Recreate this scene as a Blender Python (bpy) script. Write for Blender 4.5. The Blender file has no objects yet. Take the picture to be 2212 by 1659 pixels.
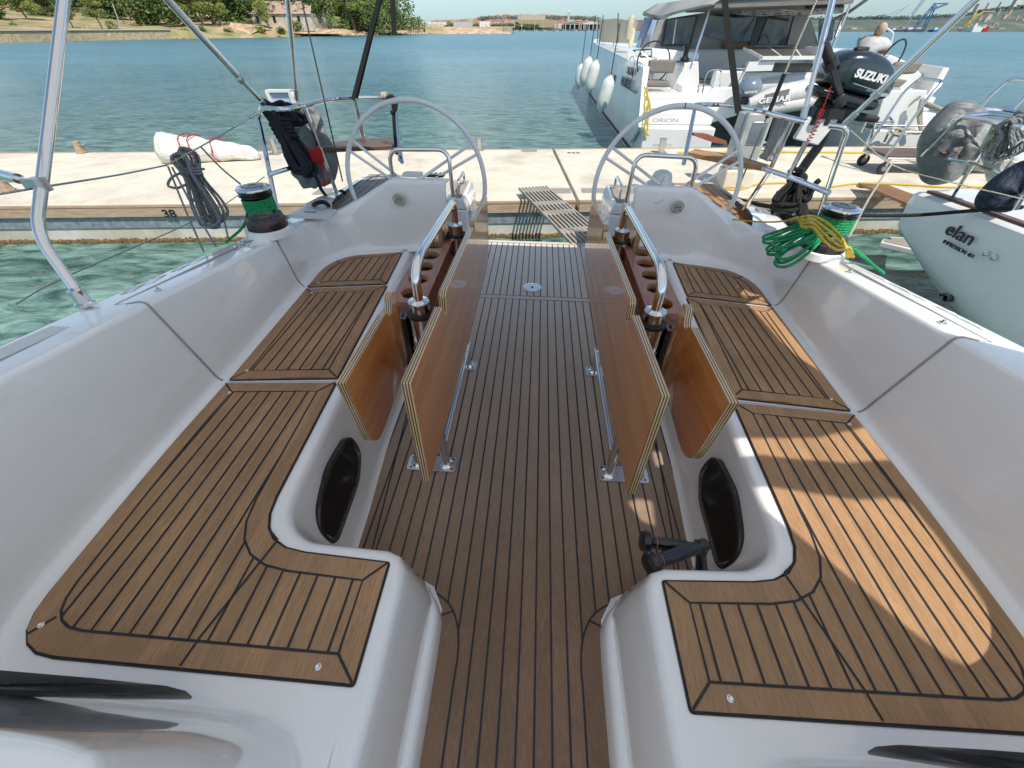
import bpy, bmesh, math, random
from math import sin, cos, pi, radians, atan2, sqrt, hypot
from mathutils import Vector as V, Matrix, noise
from mathutils.geometry import tessellate_polygon
random.seed(7)
scene = bpy.context.scene
col = scene.collection

# ---------------------------------------------------------------- camera model
FOC, PIT, ROLL, YAW = 857., radians(41.92), radians(.87), radians(2.9)
CAM = V((-.0174, 0, 1.45))
CF = V((-sin(YAW)*cos(PIT), cos(YAW)*cos(PIT), -sin(PIT)))
CR = V((cos(YAW), sin(YAW), 0)); CU = CR.cross(CF)
BR = CR*cos(ROLL)+CU*sin(ROLL); BU = -CR*sin(ROLL)+CU*cos(ROLL)
def _m(a, b, c): return Matrix((a, b, c)).transposed()
HEEL = Matrix.Translation(CAM) @ (_m(CR, CU, CF) @ _m(BR, BU, CF).transposed()).to_4x4() @ Matrix.Translation(-CAM)
def ray(x, y, b=True):
    r, u = (BR, BU) if b else (CR, CU)
    return CF+r*((x-1106)/FOC)-u*((y-829.5)/FOC)
def bz(x, y, z): d = ray(x, y); return CAM+d*((z-CAM.z)/d.z)
def bx(x, y, X): d = ray(x, y); return CAM+d*((X-CAM.x)/d.x)
def by(x, y, Y): d = ray(x, y); return CAM+d*(Y/d.y)
def wz(x, y, z): d = ray(x, y, False); return CAM+d*((z-CAM.z)/d.z)
def wx(x, y, X): d = ray(x, y, False); return CAM+d*((X-CAM.x)/d.x)
def wy(x, y, Y): d = ray(x, y, False); return CAM+d*(Y/d.y)
def c3(k, x, y): return ((k[0]+x/3.16)/1.8229, (k[1]+y/3.16)/1.8229)
def c1(k, x, y): return ((k[0]+x/1.58)/1.8229, (k[1]+y/1.58)/1.8229)

cam = bpy.data.objects.new('camera', bpy.data.cameras.new('camera')); col.objects.link(cam)
cam.data.sensor_fit = 'HORIZONTAL'; cam.data.sensor_width = 36; cam.data.lens = 36*FOC/2212
cam.data.clip_start = .02; cam.data.clip_end = 9000
cam.matrix_world = Matrix.Translation(CAM) @ _m(CR, CU, -CF).to_4x4()
scene.camera = cam

# ---------------------------------------------------------------- light
SUND = V((.38, -.6, 1)).normalized()          # towards the sun
el = math.asin(SUND.z); az = atan2(SUND.x, SUND.y)
w = bpy.data.worlds.new('World'); scene.world = w; w.use_nodes = True
nt = w.node_tree; bg = nt.nodes['Background']
sky = nt.nodes.new('ShaderNodeTexSky'); sky.sky_type = 'NISHITA'; sky.sun_disc = False
sky.sun_elevation = el; sky.sun_rotation = az; sky.air_density = 1.0; sky.dust_density = .1; sky.ozone_density = 1.2
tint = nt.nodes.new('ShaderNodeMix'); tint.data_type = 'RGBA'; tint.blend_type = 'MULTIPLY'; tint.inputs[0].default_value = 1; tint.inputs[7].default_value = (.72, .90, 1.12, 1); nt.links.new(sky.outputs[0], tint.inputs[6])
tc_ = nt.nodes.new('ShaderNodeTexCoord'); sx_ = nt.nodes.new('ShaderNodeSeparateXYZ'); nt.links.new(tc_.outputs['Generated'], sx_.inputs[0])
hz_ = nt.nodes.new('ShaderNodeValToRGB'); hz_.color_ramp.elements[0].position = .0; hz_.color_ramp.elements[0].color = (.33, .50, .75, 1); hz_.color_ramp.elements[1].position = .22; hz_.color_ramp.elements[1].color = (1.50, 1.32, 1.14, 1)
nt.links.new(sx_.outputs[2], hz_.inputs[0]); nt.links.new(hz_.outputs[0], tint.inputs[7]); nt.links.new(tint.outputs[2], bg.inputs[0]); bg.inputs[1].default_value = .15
sun = bpy.data.objects.new('sun', bpy.data.lights.new('sun', 'SUN')); col.objects.link(sun)
sun.data.energy = 5; sun.data.angle = radians(.5); sun.data.color = (1, .93, .82)
sun.rotation_euler = SUND.to_track_quat('Z', 'Y').to_euler()
scene.view_settings.view_transform = 'Standard'; scene.view_settings.look = 'None'
scene.view_settings.exposure = 0; scene.view_settings.gamma = 1
scene.render.engine = 'CYCLES'
scene.cycles.max_bounces = 8; scene.cycles.diffuse_bounces = 4; scene.cycles.glossy_bounces = 4
scene.cycles.transparent_max_bounces = 8; scene.cycles.caustics_reflective = False; scene.cycles.caustics_refractive = False
scene.cycles.sample_clamp_indirect = 6

# ---------------------------------------------------------------- materials
class NT:
    def __init__(s, name):
        s.m = bpy.data.materials.new(name); s.m.use_nodes = True
        s.t = s.m.node_tree; s.b = s.t.nodes['Principled BSDF']; s.o = s.t.nodes['Material Output']
    def n(s, ty, ins=None, **kw):
        a = s.t.nodes.new('ShaderNode'+ty)
        for k, v in kw.items(): setattr(a, k, v)
        for k, v in (ins or {}).items():
            if isinstance(v, bpy.types.NodeSocket): s.t.links.new(v, a.inputs[k])
            elif isinstance(v, bpy.types.Node): s.t.links.new(v.outputs[0], a.inputs[k])
            else: a.inputs[k].default_value = v
        return a
    def set(s, k, v):
        if isinstance(v, bpy.types.Node): s.t.links.new(v.outputs[0], s.b.inputs[k])
        elif isinstance(v, bpy.types.NodeSocket): s.t.links.new(v, s.b.inputs[k])
        else: s.b.inputs[k].default_value = v
    def co(s, kind='Object', scale=(1, 1, 1), rot=(0, 0, 0)):
        tc = s.n('TexCoord'); return s.n('Mapping', {0: tc.outputs[kind], 'Scale': scale, 'Rotation': rot})
    def noise(s, co, sc=5, det=4, rough=.55, dist=0):
        return s.n('TexNoise', {'Vector': co, 'Scale': sc, 'Detail': det, 'Roughness': rough, 'Distortion': dist})
    def ramp(s, f, stops, interp='LINEAR'):
        r = s.n('ValToRGB', {0: f}); cr = r.color_ramp; cr.interpolation = interp
        while len(cr.elements) < len(stops): cr.elements.new(.5)
        for e, (p, c) in zip(cr.elements, stops): e.position = p; e.color = (c[0], c[1], c[2], 1)
        return r
    def mix(s, f, a, b, mode='MIX'):
        m = s.n('Mix', data_type='RGBA', blend_type=mode)
        for i, v in ((0, f), (6, a), (7, b)):
            if isinstance(v, bpy.types.Node): v = v.outputs[0]
            if isinstance(v, bpy.types.NodeSocket): s.t.links.new(v, m.inputs[i])
            else: m.inputs[i].default_value = v if i == 0 else (v[0], v[1], v[2], 1)
        return m.outputs[2]
    def math(s, op, a, b=0, c=None):
        m = s.n('Math', {0: a, 1: b}, operation=op)
        if c is not None: m.inputs[2].default_value = c
        return m
    def bump(s, h, dist=.01, st=1.0):
        b = s.n('Bump', {'Height': h, 'Distance': dist, 'Strength': st}); s.set('Normal', b); return b
def paint(name, c, rough=.4, metal=0, coat=0, nz=.06, sc=6, bump=0, bsc=200):
    t = NT(name); co = t.co()
    n = t.noise(co, sc, 5, .6)
    lo = tuple(max(0, v*(1-nz*2)) for v in c); hi = tuple(min(1, v*(1+nz)) for v in c)
    t.set('Base Color', t.ramp(n, [(.3, lo), (.7, hi)]))
    t.set('Roughness', t.n('MapRange', {0: n.outputs[0], 1: .3, 2: .7, 3: max(0, rough-.05), 4: min(1, rough+.08)}))
    t.set('Metallic', metal)
    if coat: t.set('Coat Weight', coat); t.set('Coat Roughness', .05)
    if bump: t.bump(t.noise(co, bsc, 2), bump)
    return t.m
M = {}
def gel():
    t = NT('white gelcoat'); co = t.co()
    n = t.noise(co, 2.5, 4); n2 = t.noise(co, 90, 3, .6); dr = t.noise(t.co(scale=(1, 1, 6)), 4, 6, .75, 1.5); sp = t.n('TexVoronoi', {'Vector': co, 'Scale': 7})
    base = t.ramp(n, [(.3, (.85, .845, .83)), (.7, (.90, .893, .88))])
    base = t.mix(t.ramp(dr, [(.50, (0, 0, 0)), (.80, (.16, .16, .16))]), base, (.62, .60, .56))
    t.set('Base Color', t.mix(t.ramp(sp, [(.012, (.6, .6, .6)), (.022, (0, 0, 0))]), base, (.35, .32, .28)))
    t.set('Roughness', t.n('MapRange', {0: n2.outputs[0], 1: .3, 2: .7, 3: .08, 4: .15}))
    t.set('Coat Weight', 1.0); t.set('Coat Roughness', .04)
    t.bump(t.noise(co, 3, 2), .0015); return t.m
M['gel'] = gel()
def nonskid():
    t = NT('non skid gelcoat'); co = t.co(scale=(1, 1, 0), rot=(0, 0, radians(45)))
    v = t.n('TexVoronoi', {'Vector': co, 'Scale': 140, 'Randomness': 0.0}, feature='F1', distance='CHEBYCHEV')
    n = t.noise(t.co(), 3, 4)
    t.set('Base Color', t.mix(t.ramp(v, [(.25, (0, 0, 0)), (.5, (1, 1, 1))]), (.80, .80, .79), (.60, .61, .62)))
    t.set('Roughness', .45); t.bump(t.math('MULTIPLY', v, -1), .004, .8); return t.m
M['nonskid'] = nonskid()
def teak(name, ax, pitch, off, base, dark, rough=.55, grey=None):
    """planked deck teak: tone steps from plank to plank, fine grain along the plank; ax = axis across the planks"""
    t = NT(name); tc = t.n('TexCoord'); xyz = t.n('SeparateXYZ', {0: tc.outputs['Object']})
    a = xyz.outputs[ax]
    pid = t.math('FLOOR', t.math('DIVIDE', t.math('ADD', a, off), pitch))
    wn = t.n('TexWhiteNoise', {'W': pid}, noise_dimensions='1D')
    sc = (420, 26, 60) if ax == 0 else (26, 420, 60)
    mp = t.n('Mapping', {0: tc.outputs['Object'], 'Scale': sc}); 
    g = t.noise(mp, 1, 5, .65, .6)
    mp2 = t.n('Mapping', {0: tc.outputs['Object'], 'Scale': (42, 3.2, 9) if ax == 0 else (3.2, 42, 9)})
    g2 = t.noise(mp2, 1, 4, .6, 1.2)
    blot = t.noise(tc.outputs['Object'], 3, 4, .6)
    c = t.ramp(g, [(.28, dark), (.62, base)])
    c2 = t.mix(t.ramp(g2, [(.35, (0, 0, 0)), (.75, (.5, .5, .5))]), c, tuple(v*.72 for v in base))
    k = t.n('MapRange', {0: wn.outputs[0], 3: .91, 4: 1.09})
    c3_ = t.mix(1.0, c2, t.n('CombineColor', {0: k, 1: k, 2: k}), 'MULTIPLY')
    kb = t.n('MapRange', {0: blot.outputs[0], 1: .3, 2: .7, 3: .80, 4: 1.12})
    c4 = t.mix(1.0, c3_, t.n('CombineColor', {0: kb, 1: kb, 2: kb}), 'MULTIPLY')
    if grey:
        f = t.n('MapRange', {0: xyz.outputs[1], 1: .5, 2: 3.3, 3: 0., 4: .9})
        c4 = t.mix(f.outputs[0], c4, t.mix(g.outputs[0], tuple(v*.75 for v in grey), grey))
    t.set('Base Color', c4); t.set('Roughness', rough); t.set('Specular IOR Level', .3)
    t.bump(g, .0015, .6); return t.m
SEATC, SEATD = (.48, .285, .148), (.27, .155, .08)
M['teak_seat'] = teak('seat teak', 0, .0485, 0, SEATC, SEATD)
M['teak_floor'] = teak('floor teak', 0, .05, .002, (.29, .178, .108), (.155, .09, .054), .5, (.78, .70, .61))  # front tone darkened for the cockpit shade, weathered grey grows aft
M['teak_cross'] = teak('cross grain teak', 1, .06, 0, SEATC, SEATD)
M['caulk'] = paint('black caulking', (.012, .012, .016), .5)
M['teak_orange'] = teak('new and sunlit teak', 1, .06, 0, (.52, .27, .12), (.33, .16, .06), .45)
M['teak_grey'] = teak('weathered teak', 1, .06, 0, (.44, .39, .33), (.27, .23, .19), .7)
M['teak_dark'] = teak('dark stained teak', 1, .06, 0, (.16, .09, .06), (.09, .05, .035), .4)
def steel(name='polished steel', rough=.07, c=(.78, .78, .77)):
    t = NT(name); n = t.noise(t.co(), 30, 3)
    t.set('Base Color', c+(1,)); t.set('Metallic', 1)
    t.set('Roughness', t.n('MapRange', {0: n.outputs[0], 1: .3, 2: .7, 3: rough, 4: rough+.07})); return t.m
M['steel'] = steel(); M['alu'] = steel('brushed aluminium', .28, (.62, .63, .64))
M['darksteel'] = steel('dark anodised aluminium', .22, (.16, .14, .13))
def varnish():
    t = NT('varnished plywood'); tc = t.n('TexCoord')
    mp = t.n('Mapping', {0: tc.outputs['Object'], 'Scale': (30, 2.2, 95)})
    g = t.noise(mp, 1, 6, .6, .8)
    mp2 = t.n('Mapping', {0: tc.outputs['Object'], 'Scale': (10, .7, 14)}); g2 = t.noise(mp2, 1, 3, .5, .5)
    face = t.ramp(g, [(.3, (.36, .115, .024)), (.7, (.62, .25, .065))])
    face = t.mix(t.ramp(g2, [(.35, (0, 0, 0)), (.7, (.6, .6, .6))]), face, (.62, .28, .095))
    x = t.n('SeparateXYZ', {0: tc.outputs['Object']})
    st = t.math('GREATER_THAN', t.math('FRACT', t.math('MULTIPLY', x.outputs[0], 1/.0072)), .48)
    edge = t.mix(st, (.075, .03, .01), (.55, .39, .20))
    nx = t.n('SeparateXYZ', {0: tc.outputs['Normal']})
    f = t.math('GREATER_THAN', t.math('ABSOLUTE', nx.outputs[0]), .6)
    t.set('Base Color', t.mix(f, edge, face)); t.set('Roughness', .28)
    t.set('Coat Weight', .8); t.set('Coat Roughness', .06); return t.m
M['varnish'] = varnish()
def mahog():
    t = NT('oiled mahogany'); tc = t.n('TexCoord')
    mp = t.n('Mapping', {0: tc.outputs['Object'], 'Scale': (120, 12, 120)}); g = t.noise(mp, 1, 5)
    t.set('Base Color', t.ramp(g, [(.3, (.22, .085, .05)), (.7, (.40, .18, .115))])); t.set('Roughness', .35); t.set('Coat Weight', .3); return t.m
M['mahogany'] = mahog()
M['black'] = paint('black plastic', (.012, .012, .013), .25, coat=.3)
M['blackmatt'] = paint('matt black', (.015, .015, .016), .6)
M['acrylic'] = paint('smoked acrylic', (.02, .022, .028), .06, coat=1)
M['white'] = paint('white plastic', (.72, .73, .71), .35)
M['wheel'] = paint('white leather rim', (.80, .81, .81), .42)
M['grooveg'] = paint('grey seam sealant', (.34, .33, .33), .5)
def rope(name, c, fleck=None, sc=1):
    t = NT(name); co = t.co()
    wv = t.n('TexWave', {'Vector': co, 'Scale': 60*sc, 'Distortion': 2.5, 'Detail': 1}, bands_direction='DIAGONAL')
    base = t.mix(wv.outputs[1], tuple(v*.55 for v in c), c)
    if fleck:
        n = t.n('TexVoronoi', {'Vector': co, 'Scale': 110})
        base = t.mix(t.math('LESS_THAN', n.outputs[0], .28), base, fleck)
    t.set('Base Color', base); t.set('Roughness', .8); t.bump(wv.outputs[1], .003, .8); return t.m
M['rope_navy'] = rope('navy rope', (.018, .02, .032)); M['rope_grey'] = rope('grey rope', (.34, .35, .35), (.05, .05, .06))
M['rope_green'] = rope('green rope', (.015, .42, .15), (.005, .04, .02)); M['rope_yellow'] = rope('yellow rope', (.80, .60, .07))
M['rope_red'] = rope('red cord', (.6, .02, .02)); M['rope_white'] = rope('white rope', (.62, .58, .48), (.3, .25, .15)); M['rope_black'] = rope('black rope', (.016, .015, .015))
M['wire'] = steel('rigging wire', .3, (.35, .35, .34)); M['wiredark'] = paint('dark rigging', (.03, .035, .03), .5)
def cloth(name, c, sc=5, dist=.03, rough=.75, trans=0):
    t = NT(name); co = t.co(); n = t.noise(co, sc, 4, .6, 1.0); n2 = t.noise(co, 240, 2)
    t.set('Base Color', t.ramp(n, [(.3, tuple(v*.75 for v in c)), (.7, c)])); t.set('Roughness', rough)
    t.bump(t.math('ADD', n, t.math('MULTIPLY', n2, .05)), dist, .7)
    if trans:
        tr = t.n('BsdfTranslucent', {'Color': c+(1,)}); mx = t.n('MixShader', {0: trans})
        t.t.links.new(t.b.outputs[0], mx.inputs[1]); t.t.links.new(tr.outputs[0], mx.inputs[2]); t.t.links.new(mx.outputs[0], t.o.inputs[0])
    return t.m
M['canvas'] = cloth('light grey canvas', (.87, .86, .86), 2, .01, .8, .66)  # unseen canopy cloth, kept pale and translucent so fill light comes through
M['cover_grey'] = cloth('grey vinyl cover', (.20, .205, .21), 7, .05, .42)
M['cover_light'] = cloth('light grey cover', (.36, .36, .35), 7, .05, .5)
M['cover_navy'] = cloth('navy cover', (.012, .022, .05), 6, .05, .6)
M['sailbag'] = cloth('white tarpaulin', (.72, .70, .65), 9, .05, .5)
M['webbing'] = cloth('black webbing', (.012, .012, .013), 60, .004, .8)

# ---------------------------------------------------------------- mesh building
class MB:
    def __init__(s): s.v = []; s.f = []
    def add(s, vs, fs):
        o = len(s.v); s.v += [tuple(v) for v in vs]; s.f += [tuple(i+o for i in f) for f in fs]; return s
    def obox(s, c, size, rot=None):
        hx, hy, hz = size[0]/2, size[1]/2, size[2]/2; vs = []
        for dx, dy, dz in ((-1,-1,-1),(1,-1,-1),(1,1,-1),(-1,1,-1),(-1,-1,1),(1,-1,1),(1,1,1),(-1,1,1)):
            p = V((dx*hx, dy*hy, dz*hz))
            if rot is not None: p = rot @ p
            vs.append(p+V(c))
        return s.add(vs, [(3,2,1,0),(4,5,6,7),(0,1,5,4),(1,2,6,5),(2,3,7,6),(3,0,4,7)])
    def box(s, x0, x1, y0, y1, z0, z1): return s.obox(((x0+x1)/2, (y0+y1)/2, (z0+z1)/2), (abs(x1-x0), abs(y1-y0), abs(z1-z0)))
    def bar(s, a, b, w, h=None, up=(0,0,1)):
        a, b = V(a), V(b); y = (b-a).normalized(); x = y.cross(V(up)).normalized(); z = x.cross(y)
        return s.obox((a+b)/2, (w, (b-a).length, h or w), _m(x, y, z))
    def tube(s, pts, r=.01, seg=8, closed=False, caps=True, flat=1.0):
        pts = [V(p) for p in pts]; n = len(pts)
        if n < 2: return s
        T = []
        for i in range(n):
            a = pts[(i-1) % n] if (closed or i > 0) else pts[i]; b = pts[(i+1) % n] if (closed or i < n-1) else pts[i]
            d = b-a; T.append(d.normalized() if d.length > 1e-9 else V((0,0,1)))
        t = T[0]; ref = V((0,0,1)) if abs(t.z) < .9 else V((1,0,0)); nn = t.cross(ref).normalized(); vs = []
        for i in range(n):
            nn = nn-T[i]*nn.dot(T[i]); nn = nn.normalized() if nn.length > 1e-6 else T[i].orthogonal().normalized()
            bb = T[i].cross(nn); rr = r[i] if isinstance(r, (list, tuple)) else r
            for k in range(seg):
                a = 2*pi*k/seg; vs.append(pts[i]+nn*(rr*cos(a))+bb*(rr*flat*sin(a)))
        fs = []; m = n if closed else n-1
        for i in range(m):
            for k in range(seg):
                j = (i+1) % n; k2 = (k+1) % seg; fs.append((i*seg+k, i*seg+k2, j*seg+k2, j*seg+k))
        if caps and not closed: fs += [tuple(reversed(range(seg))), tuple((n-1)*seg+k for k in range(seg))]
        return s.add(vs, fs)
    def lathe(s, prof, o=(0,0,0), m=None, seg=32):
        vs = []; n = len(prof)
        for r, z in prof:
            for k in range(seg):
                a = 2*pi*k/seg; p = V((r*cos(a), r*sin(a), z))
                if m is not None: p = m @ p
                vs.append(p+V(o))
        fs = [(i*seg+k, i*seg+(k+1) % seg, (i+1)*seg+(k+1) % seg, (i+1)*seg+k) for i in range(n-1) for k in range(seg)]
        fs += [tuple(reversed(range(seg))), tuple((n-1)*seg+k for k in range(seg))]
        return s.add(vs, fs)
    def prism(s, poly, d0, d1, ax=2, fn=None):
        """extrude a 2-D polygon along axis ax between d0 and d1 (other axes in xyz order)"""
        n = len(poly); P = lambda p, d: {2: V((p[0], p[1], d)), 1: V((p[0], d, p[1])), 0: V((d, p[0], p[1]))}[ax]
        vs = [P(p, d0) for p in poly]+[P(p, d1) for p in poly]
        if fn: vs = [fn(v) for v in vs]
        tr = tessellate_polygon([[V((p[0], p[1], 0)) for p in poly]])
        fs = [tuple(t) for t in tr]+[tuple(i+n for i in reversed(t)) for t in tr]
        fs += [(i, (i+1) % n, n+(i+1) % n, n+i) for i in range(n)]
        return s.add(vs, fs)
    def flat(s, polys, fn):
        """planar polygon with holes, fn maps (x, y) to 3-D"""
        tr = tessellate_polygon([[V((p[0], p[1], 0)) for p in q] for q in polys])
        return s.add([fn(p) for q in polys for p in q], [tuple(t) for t in tr])
    def loft(s, rows, closed=False, caps=False):
        n = len(rows[0]); vs = [p for r in rows for p in r]; fs = []
        for i in range(len(rows)-1):
            for k in range(n if closed else n-1):
                k2 = (k+1) % n; fs.append((i*n+k, i*n+k2, (i+1)*n+k2, (i+1)*n+k))
        if caps: fs += [tuple(reversed(range(n))), tuple((len(rows)-1)*n+k for k in range(n))]
        return s.add(vs, fs)
    def ell(s, c, r, m=None, u=16, v=10):
        vs = []; fs = []
        for i in range(v+1):
            th = pi*i/v
            for k in range(u):
                a = 2*pi*k/u; p = V((r[0]*sin(th)*cos(a), r[1]*sin(th)*sin(a), r[2]*cos(th)))
                if m is not None: p = m @ p
                vs.append(p+V(c))
        for i in range(v):
            for k in range(u): fs.append((i*u+k, (i+1)*u+k, (i+1)*u+(k+1) % u, i*u+(k+1) % u))
        return s.add(vs, fs)
    def mirror(s):
        r = MB(); r.v = [(-x, y, z) for x, y, z in s.v]; r.f = [tuple(reversed(f)) for f in s.f]; return r
    def build(s, name, mat, parent=None, sharp=35, bevel=0, seg=2, fixn=True, weld=True, solid=0, sub=0):
        me = bpy.data.meshes.new(name); me.from_pydata(s.v, [], s.f); me.update()
        bm = bmesh.new(); bm.from_mesh(me)
        if weld: bmesh.ops.remove_doubles(bm, verts=bm.verts, dist=1e-5)
        if fixn: bmesh.ops.recalc_face_normals(bm, faces=bm.faces)
        bm.to_mesh(me); bm.free()
        o = bpy.data.objects.new(name, me); col.objects.link(o)
        for m in (mat if isinstance(mat, (list, tuple)) else [mat]): me.materials.append(M[m] if isinstance(m, str) else m)
        for p in me.polygons: p.use_smooth = True
        me.set_sharp_from_angle(angle=radians(sharp))
        if parent is not None: o.parent = parent
        if solid: md = o.modifiers.new('solid', 'SOLIDIFY'); md.thickness = solid; md.offset = -1
        if sub: md = o.modifiers.new('sub', 'SUBSURF'); md.levels = sub; md.render_levels = sub
        if bevel:
            md = o.modifiers.new('bevel', 'BEVEL'); md.width = bevel; md.segments = seg; md.limit_method = 'ANGLE'; md.angle_limit = radians(35)
            md.harden_normals = False
        return o
BOAT = []
def thing(name, label, cat, loc=(0,0,0), group=None, boat=False):
    o = bpy.data.objects.new(name, None); col.objects.link(o); o.location = loc; o.empty_display_size = .1
    return tag(o, label, cat, group, boat)
def tag(o, label=None, cat=None, group=None, boat=False, kind=None):
    if label: o['label'] = label
    if cat: o['category'] = cat
    if group: o['group'] = group
    if kind: o['kind'] = kind
    if boat: BOAT.append(o)
    return o
def smooth(pts, n=6, closed=False):
    pts = [V(p) for p in pts]; N = len(pts); out = []
    for i in range(N if closed else N-1):
        p1, p2 = pts[i], pts[(i+1) % N]
        p0 = pts[(i-1) % N] if (closed or i > 0) else p1*2-p2; p3 = pts[(i+2) % N] if (closed or i < N-2) else p2*2-p1
        for k in range(n):
            t = k/n; out.append(.5*((2*p1)+(p2-p0)*t+(2*p0-5*p1+4*p2-p3)*t*t+(3*p1-p0-3*p2+p3)*t**3))
    if not closed: out.append(pts[-1])
    return out
def rnd(pts, r, n=6):
    """pipe path with rounded corners"""
    pts = [V(p) for p in pts]; out = [pts[0]]
    for i in range(1, len(pts)-1):
        a, b, c = pts[i-1], pts[i], pts[i+1]; k = min(r, (a-b).length*.48, (c-b).length*.48)
        p, q = b+(a-b).normalized()*k, b+(c-b).normalized()*k
        for j in range(n+1):
            t = j/n; out.append(p*(1-t)**2+b*2*t*(1-t)+q*t*t)
    out.append(pts[-1]); return out
def rnd2(poly, r, n=5):
    """closed 2-D polygon with rounded corners; r number or list"""
    out = []; N = len(poly)
    for i in range(N):
        a, b, c = V(poly[i-1]).to_3d(), V(poly[i]).to_3d(), V(poly[(i+1) % N]).to_3d(); rr = r[i] if isinstance(r, (list, tuple)) else r
        if rr <= 0: out.append((b.x, b.y)); continue
        k = min(rr, (a-b).length*.48, (c-b).length*.48); p, q = b+(a-b).normalized()*k, b+(c-b).normalized()*k
        for j in range(n+1):
            t = j/n; v = p*(1-t)**2+b*2*t*(1-t)+q*t*t; out.append((v.x, v.y))
    return out
def offset2(poly, d):
    """closed polygon pushed inward by d (ccw polygon)"""
    N = len(poly); out = []
    for i in range(N):
        a, b, c = V(poly[i-1]), V(poly[i]), V(poly[(i+1) % N])
        e1, e2 = (b-a), (c-b)
        if e1.length < 1e-7 or e2.length < 1e-7: out.append(tuple(b)); continue
        n1 = V((-e1.y, e1.x)).normalized(); n2 = V((-e2.y, e2.x)).normalized(); m = n1+n2
        m = m/max(.3, m.dot(m)/2) if m.length > 1e-6 else n1
        out.append(tuple(b+m*d))
    return out
def ribbon(mb, pts, w, z, up=V((0,0,1))):
    """flat strip of width w along pts (2-D) lying at height z"""
    pts = [V((p[0], p[1], z)) for p in pts]; n = len(pts); L = []; Rr = []
    for i in range(n):
        d = (pts[min(i+1, n-1)]-pts[max(i-1, 0)]); s = up.cross(d.normalized())*(w/2); L.append(pts[i]+s); Rr.append(pts[i]-s)
    mb.add(L+Rr, [(i, i+1, n+i+1, n+i) for i in range(n-1)]); return mb
def text(name, body, size, mat, M4, parent=None, ext=.001, bold=0, sx=1.0, shear=0):
    cu = bpy.data.curves.new(name, 'FONT'); cu.body = body; cu.size = size; cu.extrude = ext; cu.offset = bold; cu.shear = shear
    cu.align_x = 'CENTER'; cu.align_y = 'CENTER'; cu.materials.append(M[mat])
    o = bpy.data.objects.new(name, cu); col.objects.link(o); o.matrix_world = M4 @ Matrix.Diagonal((sx, 1, 1, 1))
    me = bpy.data.meshes.new_from_object(o.evaluated_get(bpy.context.evaluated_depsgraph_get())); mw = o.matrix_world.copy()
    bpy.data.objects.remove(o); o = bpy.data.objects.new(name, me); col.objects.link(o); o.matrix_world = M4 @ Matrix.Diagonal((sx, 1, 1, 1))
    if parent is not None:
        o.parent = parent; bpy.context.view_layer.update(); o.matrix_parent_inverse = parent.matrix_world.inverted()
    return o
def seg_in(poly, p, d):
    """parameter intervals of line p + t d inside polygon"""
    ts = []; N = len(poly)
    for i in range(N):
        a, b = V(poly[i]), V(poly[(i+1) % N]); e = b-a; den = d.x*e.y-d.y*e.x
        if abs(den) < 1e-9: continue
        w_ = a-p; t = (w_.x*e.y-w_.y*e.x)/den; u = (w_.x*d.y-w_.y*d.x)/den
        if 0 <= u < 1: ts.append(t)
    ts.sort(); return [(ts[i], ts[i+1]) for i in range(0, len(ts)-1, 2)]
def copy_tree(root, name=None):
    r = root.copy(); col.objects.link(r)
    for ch in [o for o in bpy.data.objects if o.parent == root]:
        c = ch.copy(); col.objects.link(c); c.parent = r; c.matrix_parent_inverse = ch.matrix_parent_inverse
        for g in [o for o in bpy.data.objects if o.parent == ch]:
            d = g.copy(); col.objects.link(d); d.parent = c; d.matrix_parent_inverse = g.matrix_parent_inverse
    return r
# ================================================================ the yacht we stand on (boat frame, x athwart, y aft, z up, floor at z = 0)
yacht = thing('sailing_yacht', 'white sailing yacht cockpit with teak seats and floor, moored stern to the pontoon', 'yacht', (0, 1.5, 0), boat=True)
Y0 = V((0, 1.5, 0))
def ypart(mb, name, mat, **k):
    o = mb.build(name, mat, None, **k); o.parent = yacht; o.matrix_parent_inverse = Matrix.Translation(-Y0); return o
def sweep(path, prof, side):
    """path: smoothed list of tuples (x, y, ...); prof(p) -> [(offset, z)]; side +1: offset to the right of travel"""
    n = len(path); rows = []
    for i in range(n):
        a, b = path[max(i-1, 0)], path[min(i+1, n-1)]
        d = V((b[0]-a[0], b[1]-a[1])).normalized(); nn = V((d.y, -d.x))*side
        rows.append([V((path[i][0]+nn.x*o, path[i][1]+nn.y*o, z)) for o, z in prof(path[i])])
    return rows
def smoothn(pts, n=6):
    """Catmull-Rom for tuples of any length"""
    out = []; N = len(pts)
    for i in range(N-1):
        p1, p2 = pts[i], pts[i+1]; p0 = pts[i-1] if i else p1; p3 = pts[i+2] if i < N-2 else p2
        for k in range(n):
            t = k/n; out.append(tuple(.5*(2*b+(c-a)*t+(2*a-5*b+4*c-d)*t*t+(3*b-a-3*c+d)*t**3) for a, b, c, d in zip(p0, p1, p2, p3)))
    out.append(pts[-1]); return out
SZ = .355
rp = smoothn([(.845, 2.60, .14), (.84, 2.4, .14), (.815, 2.0, .14), (.775, 1.17, .115), (.757, .80, .12), (.752, .69, .12), (.738, .60, .115), (.70, .535, .10), (.63, .492, .09), (.55, .484, .085), (.42, .478, .085)], 5)
rp += rnd2 and [(.39, .477, .08), (.365, .468, .08), (.352, .445, .078), (.348, .41, .072)] + smoothn([(.346, .3, .07), (.345, .1, .07), (.345, -.7, .07)], 4)
def rprof(p):
    w_ = p[2]
    return [(-.03, SZ), (0, SZ), (.010, SZ-.002), (.020, SZ-.010), (.027, SZ-.024), (.033, SZ-.06), (.033+(w_-.033)*.27, .22), (.033+(w_-.033)*.72, .10), (w_-.008, .03), (w_, .012), (w_+.012, .002), (w_+.02, -.01)]
rr = sweep(rp, rprof, 1)
mould = MB(); mould.loft(rr)
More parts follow.
